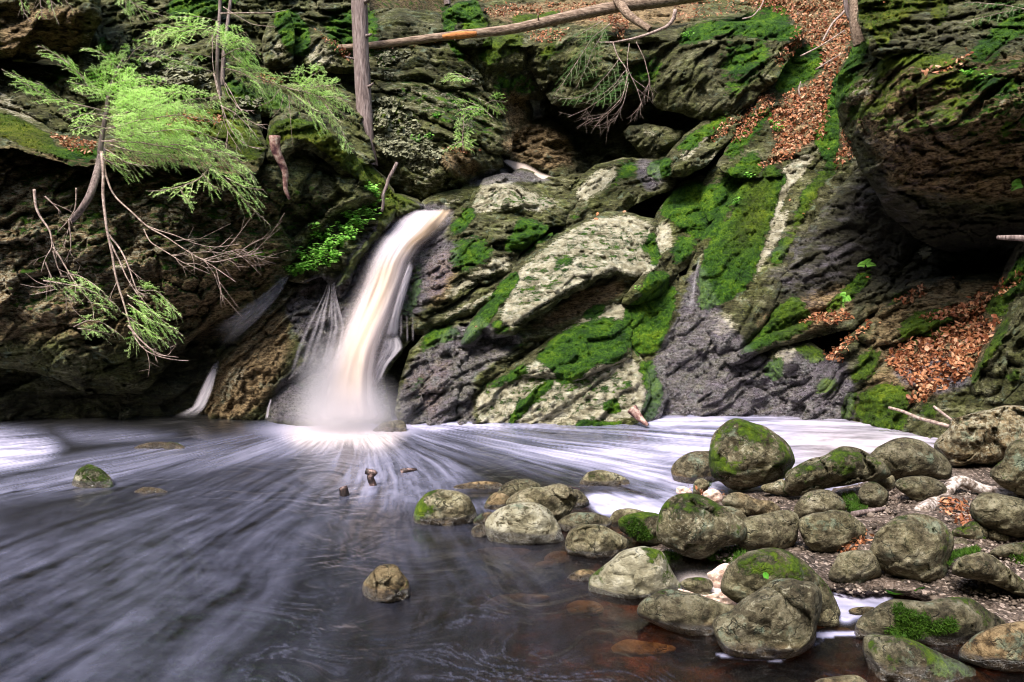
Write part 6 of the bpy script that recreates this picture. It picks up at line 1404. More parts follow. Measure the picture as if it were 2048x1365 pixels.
for k in range(14):
    a = (1150 + 10 * k + rng.uniform(-40, 40), 690 + rng.uniform(0, 160)); b = (a[0] + rng.uniform(60, 170), a[1] + rng.uniform(-60, 20))
    o = stick('thin brown twig in the tangle under the driftwood limb', '4', [(a[0], a[1], (1.54 * 1500) / (800 + a[1] / 3.412 - 560)), ((a[0] + b[0]) / 2, (a[1] + b[1]) / 2 - 5, (1.54 * 1500) / (800 + (a[1] + b[1]) / 6.824 - 560)), (b[0], b[1], (1.54 * 1500) / (800 + b[1] / 3.412 - 560))], .007, .004, 'rotwood' if k % 2 else 'twig', 6, .02)
    o['group'] = 'twigs tangled under the driftwood limb'

# ------------------------------------------------------------------ hemlock boughs
NM_total = [0]
def frond(mbw, mbn, P, half, rs, tone0, up_tilt, nstep=.055, dens=1.0, bare=0.0, droop=.25):
    """side twigs with flat rows of short needles along a main stem P"""
    T = np.gradient(P, axis=0); T /= np.linalg.norm(T, axis=1)[:, None] + 1e-9
    al = np.concatenate([[0], np.cumsum(np.linalg.norm(np.diff(P, axis=0), axis=1))]); L = al[-1]
    k = 0; s = L * .06
    while s < L * .995:
        q = s / L
        p = np.array([np.interp(s, al, P[:, i]) for i in range(3)]); t = np.array([np.interp(s, al, T[:, i]) for i in range(3)])
        lat = np.cross(t, [0, 0.15, 1]); lat /= np.linalg.norm(lat) + 1e-9
        nup = np.cross(lat, t)
        sgn = 1 if k % 2 else -1
        w_ = half * (math.sin(math.pi * min(1, q * .75 + .25)) ** .7 * (1 - q) ** .25 + .15) * rs.uniform(.6, 1.1)
        dirn = lat * sgn * .8 + t * .5 + nup * (up_tilt * sgn * 1.2 + rs.normal() * .22) + np.array([0, 0, -droop * .3])
        dirn /= np.linalg.norm(dirn)
        m = max(4, int(w_ / .035)); tt = np.linspace(0, 1, m)
        C = p + dirn * w_ * tt[:, None] + np.array([0, 0, -1]) * (droop * w_ * tt ** 2)[:, None] + t * (w_ * .25 * tt ** 2)[:, None]
        mbw.tube(C, np.linspace(.0028, .0012, m), 3)
        if rs.random() > bare:
            twig_needles(mbn, C, nup, rs, tone0)
            # second-order twiglets
            for j in range(1, m - 1):
                if w_ < .09: break
                if rs.random() > .85 * dens: continue
                for sg in (1, -1):
                    d2 = np.cross(dirn, nup); d2 = d2 / (np.linalg.norm(d2) + 1e-9) * sg * .75 + dirn * .7 + nup * rs.normal() * .15
                    l2 = w_ * .42 * (1 - tt[j]) ** .6 * rs.uniform(.6, 1.1) + .03
                    n2 = max(3, int(l2 / .035)); t2 = np.linspace(0, 1, n2)
                    C2 = C[j] + d2 * l2 * t2[:, None] + np.array([0, 0, -1]) * (droop * l2 * .7 * t2 ** 2)[:, None]
                    twig_needles(mbn, C2, nup, rs, tone0 + .1)
        s += nstep * rs.uniform(.7, 1.3); k += 1
def twig_needles(mbn, C, nup, rs, tone0):
    n = len(C)
    al = np.concatenate([[0], np.cumsum(np.linalg.norm(np.diff(C, axis=0), axis=1))]); L = al[-1]
    c = max(3, int(L / .0078)); s = (np.arange(c) + .5) / c * L
    p = np.stack([np.interp(s, al, C[:, i]) for i in range(3)], 1)
    d = (C[-1] - C[0]); d /= np.linalg.norm(d) + 1e-9
    lat = np.cross(d, nup); lat /= np.linalg.norm(lat) + 1e-9
    sg = np.where(np.arange(c) % 2, 1., -1.)
    ln = .021 * (1 - .35 * s / L) * rs.uniform(.8, 1.25, c)
    out = lat[None] * sg[:, None] + d[None] * .55 + nup[None] * (rs.normal(size=c) * .3)[:, None]
    out /= np.linalg.norm(out, axis=1)[:, None]
    wv = d[None] * .0042
    V = np.stack([p - wv, p + wv, p + out * ln[:, None] + wv * .5], 1).reshape(-1, 3)
    F = np.arange(3 * c).reshape(c, 3)
    tone = np.clip(tone0 + .2 + .45 * (s / L) ** 2 + rs.normal() * .16, 0, 1)
    mbn.add(V, [F], tone=np.repeat(tone, 3)); NM_total[0] += c

def bough(label, z, mains, half_, depth_j=.0, mat='needle', tone=.35, seed=0, stem=.008, bare=0., nstep=.055, dens=1.0, name='hemlock_bough', droop=.25, cat='branch', extra_twigs=()):
    half = half_ * 1.38; nstep = nstep * .66
    rs = np.random.default_rng(seed + 100)
    wmb, nmb = MB(), MB()
    root = None
    for mi, mpath in enumerate(mains):
        W, P = curve_px(z, mpath, 22)
        W = W + .02 * np.stack([gnoise(W * 3 + mi), gnoise(W * 3 + 7), gnoise(W * 3 + 4)], 1)
        if root is None: root = W[0]
        wmb.tube(W, np.linspace(stem * (1 if mi == 0 else .7), stem * .25, 22), 5)
        frond(wmb, nmb, W, half * (1 if mi == 0 else .8), rs, tone, .4, nstep, dens, bare, droop)
    for e in extra_twigs:
        W, P = curve_px(z, e, 14); wmb.tube(W, np.linspace(stem * .5, .0015, 14), 4)
    e = empty(name, root); tag(e, label, cat)
    wmb.build('stem', M['twig'], e)
    if nmb.n: 
        o = nmb.build('needles', M[mat], e, smooth=False); o['kind'] = 'stuff'
    return e
D1 = 7.6
def dp(pts, d0=D1, d1=None):
    d1 = d0 if d1 is None else d1
    return [(a, b, d0 + (d1 - d0) * i / (len(pts) - 1)) for i, (a, b) in enumerate(pts)]
bough('long feathery hemlock bough reaching to the left edge', 'a', [dp([(600, 640), (420, 600), (250, 550), (120, 470), (10, 410)], 8.0, 7.6), dp([(330, 575), (260, 500), (150, 470), (60, 430)], 7.9, 7.6)], .20, seed=1, tone=.3)
bough('short hemlock bough rising against the dark block, far left', 'a', [dp([(520, 520), (470, 440), (400, 370), (300, 300), (215, 262)], 8.0, 7.8), dp([(600, 560), (520, 480), (430, 420), (330, 380)], 8.0, 7.8)], .16, seed=2, tone=.3)
bough('broad hemlock spray at the top around the two sapling stems', 'a', [dp([(1290, 200), (1180, 170), (1050, 180), (920, 215), (830, 235)], 8.7, 8.1), dp([(1280, 130), (1180, 100), (1080, 90), (1000, 100)], 8.8, 8.3), dp([(1290, 260), (1380, 210), (1440, 190)], 8.8, 8.5), dp([(1260, 160), (1120, 150), (960, 160), (850, 190)], 8.6, 8.2)], .22, seed=3, tone=.42)
bough('hemlock spray right of the sapling stems', 'a', [dp([(1300, 330), (1380, 290), (1450, 290), (1530, 320)], 8.7, 8.4), dp([(1290, 280), (1400, 240), (1480, 260)], 8.7, 8.4)], .18, seed=4, tone=.38)
bough('wide middle tier of the left hemlock', 'a', [dp([(620, 700), (760, 650), (900, 620), (1050, 590), (1180, 570), (1290, 570)], 7.7, 7.3), dp([(640, 640), (780, 600), (930, 560), (1080, 530), (1220, 540)], 7.8, 7.4), dp([(620, 580), (720, 540), (860, 500), (980, 480)], 7.9, 7.6)], .24, seed=5, tone=.45)
bough('bright lower tier of the left hemlock over the mossy shelf', 'a', [dp([(620, 760), (780, 720), (900, 690), (1050, 680), (1180, 700), (1300, 720)], 7.5, 7.1), dp([(640, 830), (760, 800), (900, 770), (1050, 760), (1200, 790), (1300, 830)], 7.5, 7.1), dp([(880, 830), (980, 730), (1060, 660), (1115, 600)], 7.5, 7.3)], .24, seed=6, tone=.52)
bough('long drooping hemlock bough ending in a bright curved tip', 'a', [dp([(600, 835), (800, 830), (1000, 860), (1150, 920), (1280, 1010), (1380, 1100), (1470, 1220), (1580, 1330)], 7.5, 7.0), dp([(1150, 880), (1300, 890), (1420, 950), (1480, 1020), (1500, 1080)], 7.3, 7.1), dp([(1000, 850), (1150, 860), (1300, 930), (1420, 1030), (1500, 1130)], 7.3, 7.0), dp([(1320, 1040), (1430, 1100), (1540, 1110)], 7.2, 7.0)], .20, seed=7, tone=.55)
bough('small hemlock spray hanging below the drooping bough', 'a', [dp([(1240, 960), (1170, 1060), (1080, 1100), (960, 1110), (860, 1115)], 7.3, 7.1), dp([(1100, 1090), (1060, 1130), (1110, 1190)], 7.2, 7.1), dp([(1180, 1020), (1230, 1080), (1280, 1110)], 7.2, 7.1)], .14, seed=8, tone=.5)
bough('hemlock spray below left of the trunk foot of the left hemlock', 'a', [dp([(640, 850), (760, 880), (900, 900), (1000, 930)], 7.5, 7.3), dp([(600, 930), (680, 970), (760, 1000)], 7.4, 7.3), dp([(620, 880), (700, 930), (800, 960), (900, 980)], 7.4, 7.2)], .15, seed=9, tone=.42)
bough('hemlock spray leaning left over the brown litter shelf', 'a', [dp([(620, 760), (540, 740), (460, 745), (415, 765)], 7.7, 7.5), dp([(620, 680), (520, 660), (440, 690), (400, 700)], 7.7, 7.5)], .15, seed=10, tone=.38)
bough('upright crown of the left hemlock above the long bough', 'a', [dp([(620, 640), (640, 560), (660, 470), (700, 400), (740, 330)], 7.9, 7.8), dp([(640, 560), (560, 520), (480, 500), (420, 490)], 7.9, 7.7), dp([(650, 500), (740, 470), (840, 460), (900, 480)], 7.9, 7.7), dp([(690, 400), (640, 360), (640, 300)], 7.9, 7.8), dp([(640, 600), (700, 560), (800, 560), (900, 580)], 7.9, 7.7)], .20, seed=11, tone=.32)
bough('long hemlock bough reaching right toward the tall trunk', 'a', [dp([(1370, 330), (1460, 400), (1560, 480), (1680, 520), (1800, 545), (1920, 600), (2040, 700)], 8.8, 8.4), dp([(1740, 530), (1800, 460), (1880, 410), (1830, 380)], 8.6, 8.5), dp([(1780, 540), (1880, 500), (1990, 490)], 8.6, 8.4), dp([(1700, 540), (1780, 620), (1880, 660), (2010, 720)], 8.6, 8.3), dp([(1860, 570), (1960, 570), (2060, 600)], 8.5, 8.4)], .22, seed=12, tone=.5,
      extra_twigs=[dp([(1640, 520), (1580, 600), (1500, 625)], 8.5), dp([(1660, 560), (1640, 640), (1590, 690)], 8.5), dp([(1690, 560), (1700, 700), (1712, 850)], 8.5), dp([(1760, 560), (1790, 640), (1850, 700)], 8.5)])
bough('pale hemlock spray between the sapling stems and the long right bough', 'a', [dp([(1330, 400), (1420, 430), (1500, 480), (1540, 560)], 8.7, 8.5), dp([(1380, 400), (1460, 420), (1520, 460)], 8.7, 8.6)], .17, seed=13, tone=.5)
bough('thin hemlock tip hanging in from the top edge', 'a', [dp([(700, -60), (780, 20), (860, 70), (960, 100)], 8.5, 8.3), dp([(740, -40), (740, 60), (780, 130)], 8.5, 8.4)], .12, seed=14, tone=.45, bare=.2)
bough('sparse hemlock twigs drooping at the top left corner', 'a', [dp([(60, -80), (120, -20), (140, 60), (180, 130)], 8.3), dp([(230, -80), (240, 20), (250, 110)], 8.3), dp([(280, -60), (310, 60), (350, 150)], 8.3), dp([(330, -80), (380, 0), (430, 70)], 8.3)], .10, seed=15, tone=.45, bare=.55)
bough('low hanging hemlock cluster in front of the rusty cliff, left half', 'd', [dp([(240, 440), (330, 450), (430, 470), (540, 520), (620, 560)], 7.1, 6.9), dp([(370, 400), (430, 410), (520, 470), (600, 540), (650, 590)], 7.1, 6.9), dp([(410, 690), (480, 660), (560, 670), (660, 740)], 7.0, 6.9), dp([(470, 560), (550, 580), (650, 600)], 7.0), dp([(430, 700), (520, 720), (600, 740)], 7.0)], .14, seed=16, tone=.58,
      extra_twigs=[dp([(300, 480), (200, 450), (140, 400)], 7.0), dp([(290, 470), (200, 480), (110, 460)], 7.0), dp([(300, 490), (220, 510), (160, 520)], 7.0), dp([(360, 500), (362, 570), (360, 635)], 7.0), dp([(370, 520), (400, 600), (480, 670)], 7.0), dp([(480, 680), (470, 720), (490, 760)], 7.0)])
bough('low hanging hemlock cluster in front of the rusty cliff, fuller right half', 'd', [dp([(700, 520), (760, 560), (850, 620), (930, 700), (1000, 740)], 7.2, 7.0), dp([(760, 490), (850, 500), (920, 560), (1000, 650)], 7.3, 7.1), dp([(680, 620), (760, 680), (840, 730), (900, 790)], 7.2, 7.0), dp([(700, 570), (800, 640), (880, 680), (960, 720)], 7.2, 7.0), dp([(720, 660), (760, 740), (840, 800)], 7.2)], .19, seed=17, tone=.42)
bough('loose hemlock spray over the flaky lichen rock', 'a', [dp([(1240, 420), (1120, 380), (1000, 350), (880, 330), (780, 340)], 8.6, 8.2), dp([(1240, 330), (1130, 300), (1000, 290), (900, 300)], 8.6, 8.3)], .15, seed=41, tone=.4, dens=.8)
bough('thin hemlock spray in front of the upright grey block', 'a', [dp([(700, 420), (640, 340), (560, 290), (470, 280)], 8.0, 7.8), dp([(730, 380), (780, 300), (850, 250)], 8.0, 7.9)], .13, seed=42, tone=.35, dens=.8)
bough('hemlock spray hanging over the dark hollow ledge', 'a', [dp([(1290, 620), (1380, 660), (1460, 740), (1520, 830)], 8.0, 7.8), dp([(1330, 700), (1400, 780), (1440, 860)], 7.9, 7.7)], .13, seed=43, tone=.42, dens=.8)
bough('pale hemlock spray just left of the tall trunk, hanging low', 'a', [dp([(1900, 620), (1960, 700), (2010, 790), (2030, 880)], 8.5, 8.3), dp([(1800, 600), (1850, 700), (1900, 760)], 8.5, 8.3)], .14, seed=44, tone=.48, dens=.8)
# dead boughs, left
def bare(label, z, mains, r0, seed, sub=0, sl=.35, mat='twig'):
    rs = np.random.default_rng(seed); mb = MB()
    for mi, mp in enumerate(mains):
        W, P = curve_px(z, mp, 30); W = W + .025 * np.stack([gnoise(W * 2.5 + mi), gnoise(W * 2.5 + 7), gnoise(W * 2.5 + 4)], 1)
        r = r0 if mi == 0 else r0 * .6
        mb.tube(W, np.linspace(r, .003, 30), 7)
        T = np.gradient(W, axis=0); T /= np.linalg.norm(T, axis=1)[:, None]
        for k in range(sub):
            i = int(rs.uniform(.45, .97) * 29); sg = rs.choice([-1, 1])
            lat = np.cross(T[i], [0, 1, 0.2]) * sg
            d = T[i] * .9 + lat * .5 + rs.normal(size=3) * .15; l = sl * rs.uniform(.4, 1.1)
            tt = np.linspace(0, 1, 8)[:, None]
            C = W[i] + d * l * tt + rs.normal(size=3) * .12 * l * tt ** 2 * 2
            mb.tube(C, np.linspace(.004, .0012, 8), 3)
            for j in (3, 5):
                d2 = d + rs.normal(size=3) * .5; C2 = C[j] + d2 * l * .4 * tt; mb.tube(C2, np.linspace(.002, .001, 8), 3)
    return tag(mb.build('dead_bough', M[mat]), label, 'branch')
bare('long bare arching bough sweeping down past the left hemlock cluster', 'd', [dp([(548, -260), (560, -160), (562, -60), (575, 60), (595, 200), (615, 350), (635, 480), (670, 570), (700, 680), (740, 790), (830, 850), (930, 880), (1025, 872)], 7.5, 6.9), dp([(590, 190), (650, 270), (700, 360), (750, 500), (820, 600)], 7.4, 7.1), dp([(600, 230), (640, 320), (690, 420), (760, 540)], 7.4, 7.2), dp([(700, 690), (760, 760), (860, 850), (970, 858)], 7.0, 6.9)], .017, 21, 3, .25)
bare('bare twiggy bough fanning out right under the left cliff face', 'd', [dp([(565, -240), (575, -120), (610, -30), (700, 50), (800, 140), (950, 230), (1100, 320), (1200, 380), (1290, 450)], 7.6, 7.2), dp([(800, 140), (930, 190), (1060, 240), (1180, 260), (1300, 240)], 7.5, 7.3), dp([(1070, 310), (1180, 340), (1300, 310), (1435, 280)], 7.4, 7.3), dp([(1100, 330), (1200, 300), (1290, 270), (1350, 265)], 7.4), dp([(780, 160), (820, 230), (900, 290), (1000, 340), (1150, 400)], 7.5, 7.3)], .011, 22, 6, .36)
bare('crooked bare branch above the lower hemlock cluster', 'd', [dp([(190, -60), (200, 40), (230, 110), (265, 160), (288, 260), (250, 320), (232, 400)], 7.3, 7.1), dp([(290, 260), (370, 380), (430, 470), (500, 560), (510, 650)], 7.2, 7.0), dp([(290, 280), (310, 360), (335, 420)], 7.2), dp([(250, 340), (270, 400), (290, 440)], 7.2), dp([(250, -20), (290, 30), (325, 75)], 7.3), dp([(410, -60), (400, 60), (360, 130), (315, 180)], 7.3), dp([(385, 110), (388, 200), (380, 295)], 7.3)], .014, 23, 2, .2)
trunk('curved leaning stem rooted on the left ledge', 'd', [(560, -270, 8.3), (545, -200, 8.0), (520, -110, 7.75), (490, -20, 7.6), (440, 60, 7.6), (395, 110, 7.7)], .04, .03, 'bark', 'leaning_sapling', 'tree', 24, 10, .06)
trunk('brown upright stem of the left hemlock', 'a', [(585, 900, 7.8), (600, 780, 7.8), (625, 650, 7.85), (635, 540, 7.9), (680, 420, 7.9), (730, 330, 7.9)], .028, .01, 'bark', 'leaning_sapling', 'tree', 24, 10, .06)
bare('pale hanging twigs below the two sapling stems', 'a', [dp([(1250, 430), (1290, 590), (1320, 720), (1370, 800), (1440, 860), (1530, 880)], 8.3), dp([(1300, 450), (1340, 560), (1400, 640), (1460, 660)], 8.3), dp([(1310, 480), (1380, 620), (1450, 700), (1570, 760)], 8.3), dp([(1240, 200), (1250, 400), (1280, 560), (1330, 760), (1420, 900)], 8.3)], .008, 24, 3, .2)
bare('pale twig crossing the top behind the hemlock spray', 'a', [dp([(1290, 80), (1400, 85), (1550, 78), (1680, 60)], 8.8), dp([(1300, 40), (1380, 90), (1480, 145), (1615, 158)], 8.8)], .009, 25, 0)
# hemlock and dead twigs, centre right
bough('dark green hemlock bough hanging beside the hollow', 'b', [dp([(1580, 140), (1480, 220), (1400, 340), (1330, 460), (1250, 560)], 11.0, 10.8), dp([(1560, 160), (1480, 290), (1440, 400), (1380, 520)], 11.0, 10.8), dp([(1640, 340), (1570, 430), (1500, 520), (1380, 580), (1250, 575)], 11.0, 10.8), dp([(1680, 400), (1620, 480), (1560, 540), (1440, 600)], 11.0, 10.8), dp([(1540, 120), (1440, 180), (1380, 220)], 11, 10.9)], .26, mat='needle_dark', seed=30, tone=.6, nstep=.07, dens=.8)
bare('spray of bare grey twigs drooping into the hollow', 'b', [dp([(1600, 250), (1620, 340), (1690, 420), (1660, 560), (1600, 640), (1500, 700), (1420, 700)], 11.0, 10.8), dp([(1690, 250), (1690, 400), (1740, 520), (1775, 640)], 11.0), dp([(1735, 240), (1790, 350), (1815, 480), (1800, 600)], 11.0), dp([(1690, 430), (1640, 600), (1560, 680), (1490, 740)], 10.9), dp([(1660, 460), (1560, 560), (1440, 640), (1335, 685)], 10.9), dp([(1690, 480), (1650, 620), (1600, 730)], 10.9)], .010, 31, 5, .35)
bough('small bright hemlock spray on the pale cliff slab', 'b', [dp([(790, 470), (720, 450), (650, 450), (580, 475)], 11.4), dp([(750, 460), (680, 430), (610, 435)], 11.4)], .16, seed=32, tone=.35, mat='needle')
bough('olive hemlock tuft in front of the middle cliff', 'b', [dp([(900, 690), (820, 620), (740, 590), (650, 580)], 11.2), dp([(860, 640), (760, 640), (660, 650)], 11.2), dp([(850, 610), (900, 590), (970, 600)], 11.2)], .20, seed=33, tone=.12, bare=.1)
bough('little hemlock seedling on the ledge above the fall', 'b', [dp([(720, 880), (720, 780), (722, 700), (725, 660)], 11.0), dp([(720, 830), (650, 850), (600, 900)], 11.0), dp([(720, 830), (760, 840), (800, 820)], 11.0)], .12, seed=34, tone=.3)
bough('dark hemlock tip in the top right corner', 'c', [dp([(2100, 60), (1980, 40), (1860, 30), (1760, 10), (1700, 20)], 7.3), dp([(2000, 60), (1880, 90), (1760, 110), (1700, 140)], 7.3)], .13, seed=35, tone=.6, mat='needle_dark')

# ------------------------------------------------------------------ leafy plants, ferns
def leaf_shape(mb, p, d, nrm, L, W_, tone, fold=.15):
    d = d / (np.linalg.norm(d) + 1e-9); s = np.cross(d, nrm); s /= np.linalg.norm(s) + 1e-9; u = np.cross(s, d)
    V = [p, p + d * L * .35 + s * W_ * .5 + u * fold * W_, p + d * L * .75 + s * W_ * .38 + u * fold * W_ * .8, p + d * L + u * -.1 * L, p + d * L * .75 - s * W_ * .38 + u * fold * W_ * .8, p + d * L * .35 - s * W_ * .5 + u * fold * W_, p + d * L * .5]
    mb.add(np.array(V), [np.array([[0, 1, 6], [1, 2, 6], [2, 3, 6], [3, 4, 6], [4, 5, 6], [5, 0, 6]])], tone=tone)
def plant(label, x, y, ht, nstem, nleaf, L, seed, group=None, spread=.5, tone=.55, name='leafy_plant', dd=0.0):
    rs = np.random.default_rng(seed)
    loc, nrm = hit(x, y)
    if loc is None: return
    base = np.array(loc) + np.array([0, -.02 + dd, -.02])
    e = empty(name, base); tag(e, label, 'plant', group)
    sm, lm = MB(), MB()
    for k in range(nstem):
        d = np.array([rs.normal() * spread, -.35 + rs.normal() * spread * .6, 1.0]); d /= np.linalg.norm(d)
        h = ht * rs.uniform(.6, 1.1); tt = np.linspace(0, 1, 8)[:, None]
        C = base + d * h * tt + np.array([rs.normal() * .2, -.15, -.25]) * h * tt ** 2
        sm.tube(C, np.linspace(.0035, .0015, 8), 4)
        for j in range(nleaf):
            q = (j + 1) / nleaf; i = min(7, int(q * 7)); a = j * 2.4 + rs.uniform(0, 1)
            ld = np.array([math.cos(a), math.sin(a) - .3, .15 + rs.normal() * .2])
            leaf_shape(lm, C[i] + (C[min(7, i + 1)] - C[i]) * rs.random(), ld, np.array([0, -.4, 1.0]) + rs.normal(size=3) * .3, L * rs.uniform(.6, 1.15), L * .5, np.clip(tone + rs.normal() * .18, 0, 1))
    sm.build('stem', M['leaf_green'], e)
    o = lm.build('leaves', M['leaf_green'], e, smooth=False); o['kind'] = 'stuff'
    return e
spots = [(600, 545), (612, 520), (628, 540), (640, 512), (655, 530), (665, 500), (650, 480), (680, 490), (690, 465), (702, 478), (705, 445), (720, 455), (725, 425), (738, 435), (745, 410), (620, 495), (635, 470), (752, 392), (588, 550), (672, 520)]
words = ['lowest left', 'second from the lower left', 'third along the lower rim', 'above the outcrop tip', 'over the side cascade', 'in the thick middle', 'upper middle', 'right of the middle', 'toward the lip', 'hanging over the wet face', 'upper right half', 'just below the root', 'near the grey root', 'beside the curling root', 'highest but one', 'against the grey stone', 'behind the clump', 'topmost at the root', 'outermost left tip', 'dangling under the clump']
for k, (x, y) in enumerate(spots):
    plant('small green plant of the leafy clump by the waterfall, ' + words[k], x, y, .25, 9, 9, .062, 200 + k, 'green plants on the shelf by the waterfall', .55, .78)
for k, (x, y, h, n, l, lab) in enumerate([(1412, 350, .14, 4, .045, 'pale little plant on the mossy slab below the gully'), (1495, 355, .14, 4, .045, 'small bright plant at the edge of the long mossy slab'), (1470, 410, .15, 5, .045, 'small plant in the crack beside the long mossy slab'),
        (1550, 265, .20, 6, .055, 'green seedling in the gully leaf drift'), (1545, 250, .14, 4, .05, 'pale seedling just above the green one in the gully'), (1370, 78, .14, 5, .05, 'leafy plant on the brown terrace edge, top centre right'),
        (835, 285, .16, 5, .05, 'small plant on the lichen-scaled bulge'), (860, 280, .14, 4, .05, 'second small plant on the lichen-scaled bulge'), (1950, 165, .13, 4, .045, 'small fern-like plant on the great overhanging boulder'),
        (1935, 150, .10, 3, .05, 'tiny plant above the fern on the overhanging boulder'), (1275, 580, .12, 4, .04, 'sprig on the knob right of the largest slab'), (870, 235, .12, 4, .05, 'tuft of leaves on the middle cliff slab')]):
    plant(lab, x, y, h, n, 6, l, 300 + k, None, .6, .5)
def fern(label, x, y, fr, L, seed):
    rs = np.random.default_rng(seed); loc, nrm = hit(x, y)
    if loc is None: return
    base = np.array(loc) + np.array([0, -.03, 0]); e = empty('fern', base); tag(e, label, 'fern')
    for a in fr:
        mb = MB(); d = np.array([math.cos(a), -.4, math.sin(a)]); d /= np.linalg.norm(d); n = 14; tt = np.linspace(0, 1, n)[:, None]
        C = base + d * L * tt + np.array([0, 0, -.35 * L]) * tt ** 2
        mb.tube(C, np.linspace(.003, .001, n), 3, tone=.3)
        for i in range(1, n):
            wl = L * .32 * (1 - (i / n)) ** .7 + .01; lat = np.cross(d, [0, -1, .4])
            for s in (1, -1): leaf_shape(mb, C[i], lat * s + d * .35, np.array([0, -1, .5]), wl, wl * .35, .6, .05)
        mb.build('frond', M['leaf_green'], e, smooth=False)
fern('bright fern growing on the dark slab under the overhang', 1728, 530, (.3, 1.2, 2.9), .13, 1)
fern('bright drooping fern below the first one', 1690, 592, (-.9, -2.0, 2.6), .12, 2)
fern('fern tip at the right edge above the cave', 2040, 368, (2.9, 3.3), .16, 3)

# ------------------------------------------------------------------ fallen leaves, flakes, moss tufts
def in_poly_pts(poly, n, rs):
    P = np.array(poly); x0, y0 = P.min(0); x1, y1 = P.max(0); X = []; Y = []
    while len(X) < n:
        x = rs.uniform(x0, x1, n); y = rs.uniform(y0, y1, n); m = inside(x, y, poly); X += list(x[m]); Y += list(y[m])
    return np.array(X[:n]), np.array(Y[:n])
def dead_leaf(mb, p, n_, rs, L, tone):
    v = rs.normal(size=3); n2 = n_ + rs.normal(size=3) * .55; n2 /= np.linalg.norm(n2)
    d = np.cross(n2, v); d /= np.linalg.norm(d) + 1e-9
    leaf_shape(mb, p + n_ * rs.uniform(.005, .04), d, n2, L, L * rs.uniform(.45, .65), tone, rs.uniform(-.4, .5))
drifts = [('c', [(380, 20), (640, -60), (1000, -60), (1020, 100), (1040, 180), (1010, 330), (930, 480), (900, 640), (880, 800), (760, 870), (620, 960), (500, 990), (600, 860), (560, 700), (640, 560), (760, 520), (880, 440), (860, 300), (740, 250), (600, 420), (590, 350), (700, 220), (700, 120), (560, 60)], 1500, .052),
          ('c', [(340, 830), (380, 700), (470, 590), (580, 550), (590, 620), (500, 720), (420, 820)], 260, .045), ('c', [(220, 790), (320, 690), (360, 700), (300, 800), (200, 830)], 60, .04),
          ('c', [(0, 30), (150, -20), (600, -40), (640, 20), (500, 60), (300, 90), (120, 120), (0, 150)], 200, .04), ('c', [(940, 960), (1000, 760), (1060, 900), (960, 990)], 60, .045),
          ('g', [(1000, 880), (1090, 800), (1300, 720), (1480, 640), (1640, 650), (1600, 760), (1500, 870), (1480, 960), (1300, 1040), (1220, 1110), (1150, 1100), (1180, 1020), (1080, 930)], 900, .055),
          ('g', [(1200, 640), (1350, 600), (1450, 570), (1560, 510), (1620, 520), (1540, 600), (1400, 640), (1260, 660)], 150, .055), ('g', [(540, 670), (660, 620), (790, 620), (830, 650), (700, 680)], 90, .05),
          ('g', [(600, 765), (760, 720), (830, 740), (960, 640), (900, 720), (800, 820), (760, 880), (700, 880), (660, 820)], 190, .05), ('g', [(1060, 560), (1150, 500), (1250, 465), (1220, 510), (1120, 570)], 40, .05),
          ('b', [(840, 60), (960, 30), (1180, 40), (1190, 90), (1000, 90), (880, 110)], 140, .045), ('b', [(1190, 20), (1500, 20), (1700, 60), (1700, 180), (1560, 130), (1300, 120)], 220, .045), ('b', [(600, 880), (700, 860), (840, 880), (700, 900)], 40, .04),
          ('b', [(170, 270), (600, 240), (600, 255), (200, 300)], 60, .035), ('a', [(870, 700), (1000, 670), (1300, 680), (1300, 730), (1000, 740)], 90, .045), ('a', [(280, 790), (560, 840), (540, 900), (380, 880)], 110, .04), ('a', [(1500, 440), (1700, 430), (1660, 500), (1540, 490)], 80, .04),
          ('a', [(1830, 170), (2048, 300), (2048, 370), (1900, 240)], 60, .04), ('b', [(1080, 190), (1350, 170), (1300, 240), (1130, 250)], 90, .045), ('b', [(1560, 100), (1700, 130), (1650, 250), (1600, 200)], 60, .05), ('c', [(1380, 450), (1500, 400), (1760, 300), (1720, 370), (1440, 480)], 26, .05),
          ('g', [(1600, 480), (1760, 380), (1760, 440), (1640, 540)], 30, .05), ('4', [(500, 1000), (640, 900), (640, 1000), (420, 1060)], 30, .03), ('4', [(1100, 700), (1330, 700), (1330, 860), (1200, 850)], 60, .035), ('3', [(800, 590), (1020, 640), (1000, 700), (880, 660)], 25, .03)]
rs = np.random.default_rng(50); mb = MB()
for z, poly, n, L in drifts:
    P = [p[:2] for p in px(z, poly)]; n = int(n * 2.3); X, Y = in_poly_pts(P, n, rs)
    for x, y in zip(X, Y):
        loc, nr = hit(x, y)
        if loc is None: continue
        dead_leaf(mb, np.array(loc), np.array(nr), rs, 1.05 * L * rs.uniform(.4, 1.45), np.clip(rs.normal(.5, .3), 0, 1))
o = mb.build('leaf_litter', M['leaf_dead'], smooth=False); tag(o, 'drifts of orange-brown fallen leaves on the rocks', kind='stuff')
singles = [(1195, 432, .11), (1188, 438, .09), (1245, 425, .06), (1790, 608, .07), (1873, 590, .06), (1850, 600, .06), (1640, 660, .07), (1690, 640, .06), (1765, 650, .06), (1757, 515, .05), (1740, 560, .05), (1910, 560, .06), (1980, 540, .06), (1930, 112, .07), (1862, 150, .07), (1925, 120, .06), (1770, 12, .06), (955, 655, .05), (1580, 400, .05), (1600, 430, .04), (1660, 300, .06), (1620, 290, .06), (1200, 155, .06), (1275, 120, .06), (1265, 40, .06), (1240, 105, .06), (500, 268, .05), (400, 255, .05)]
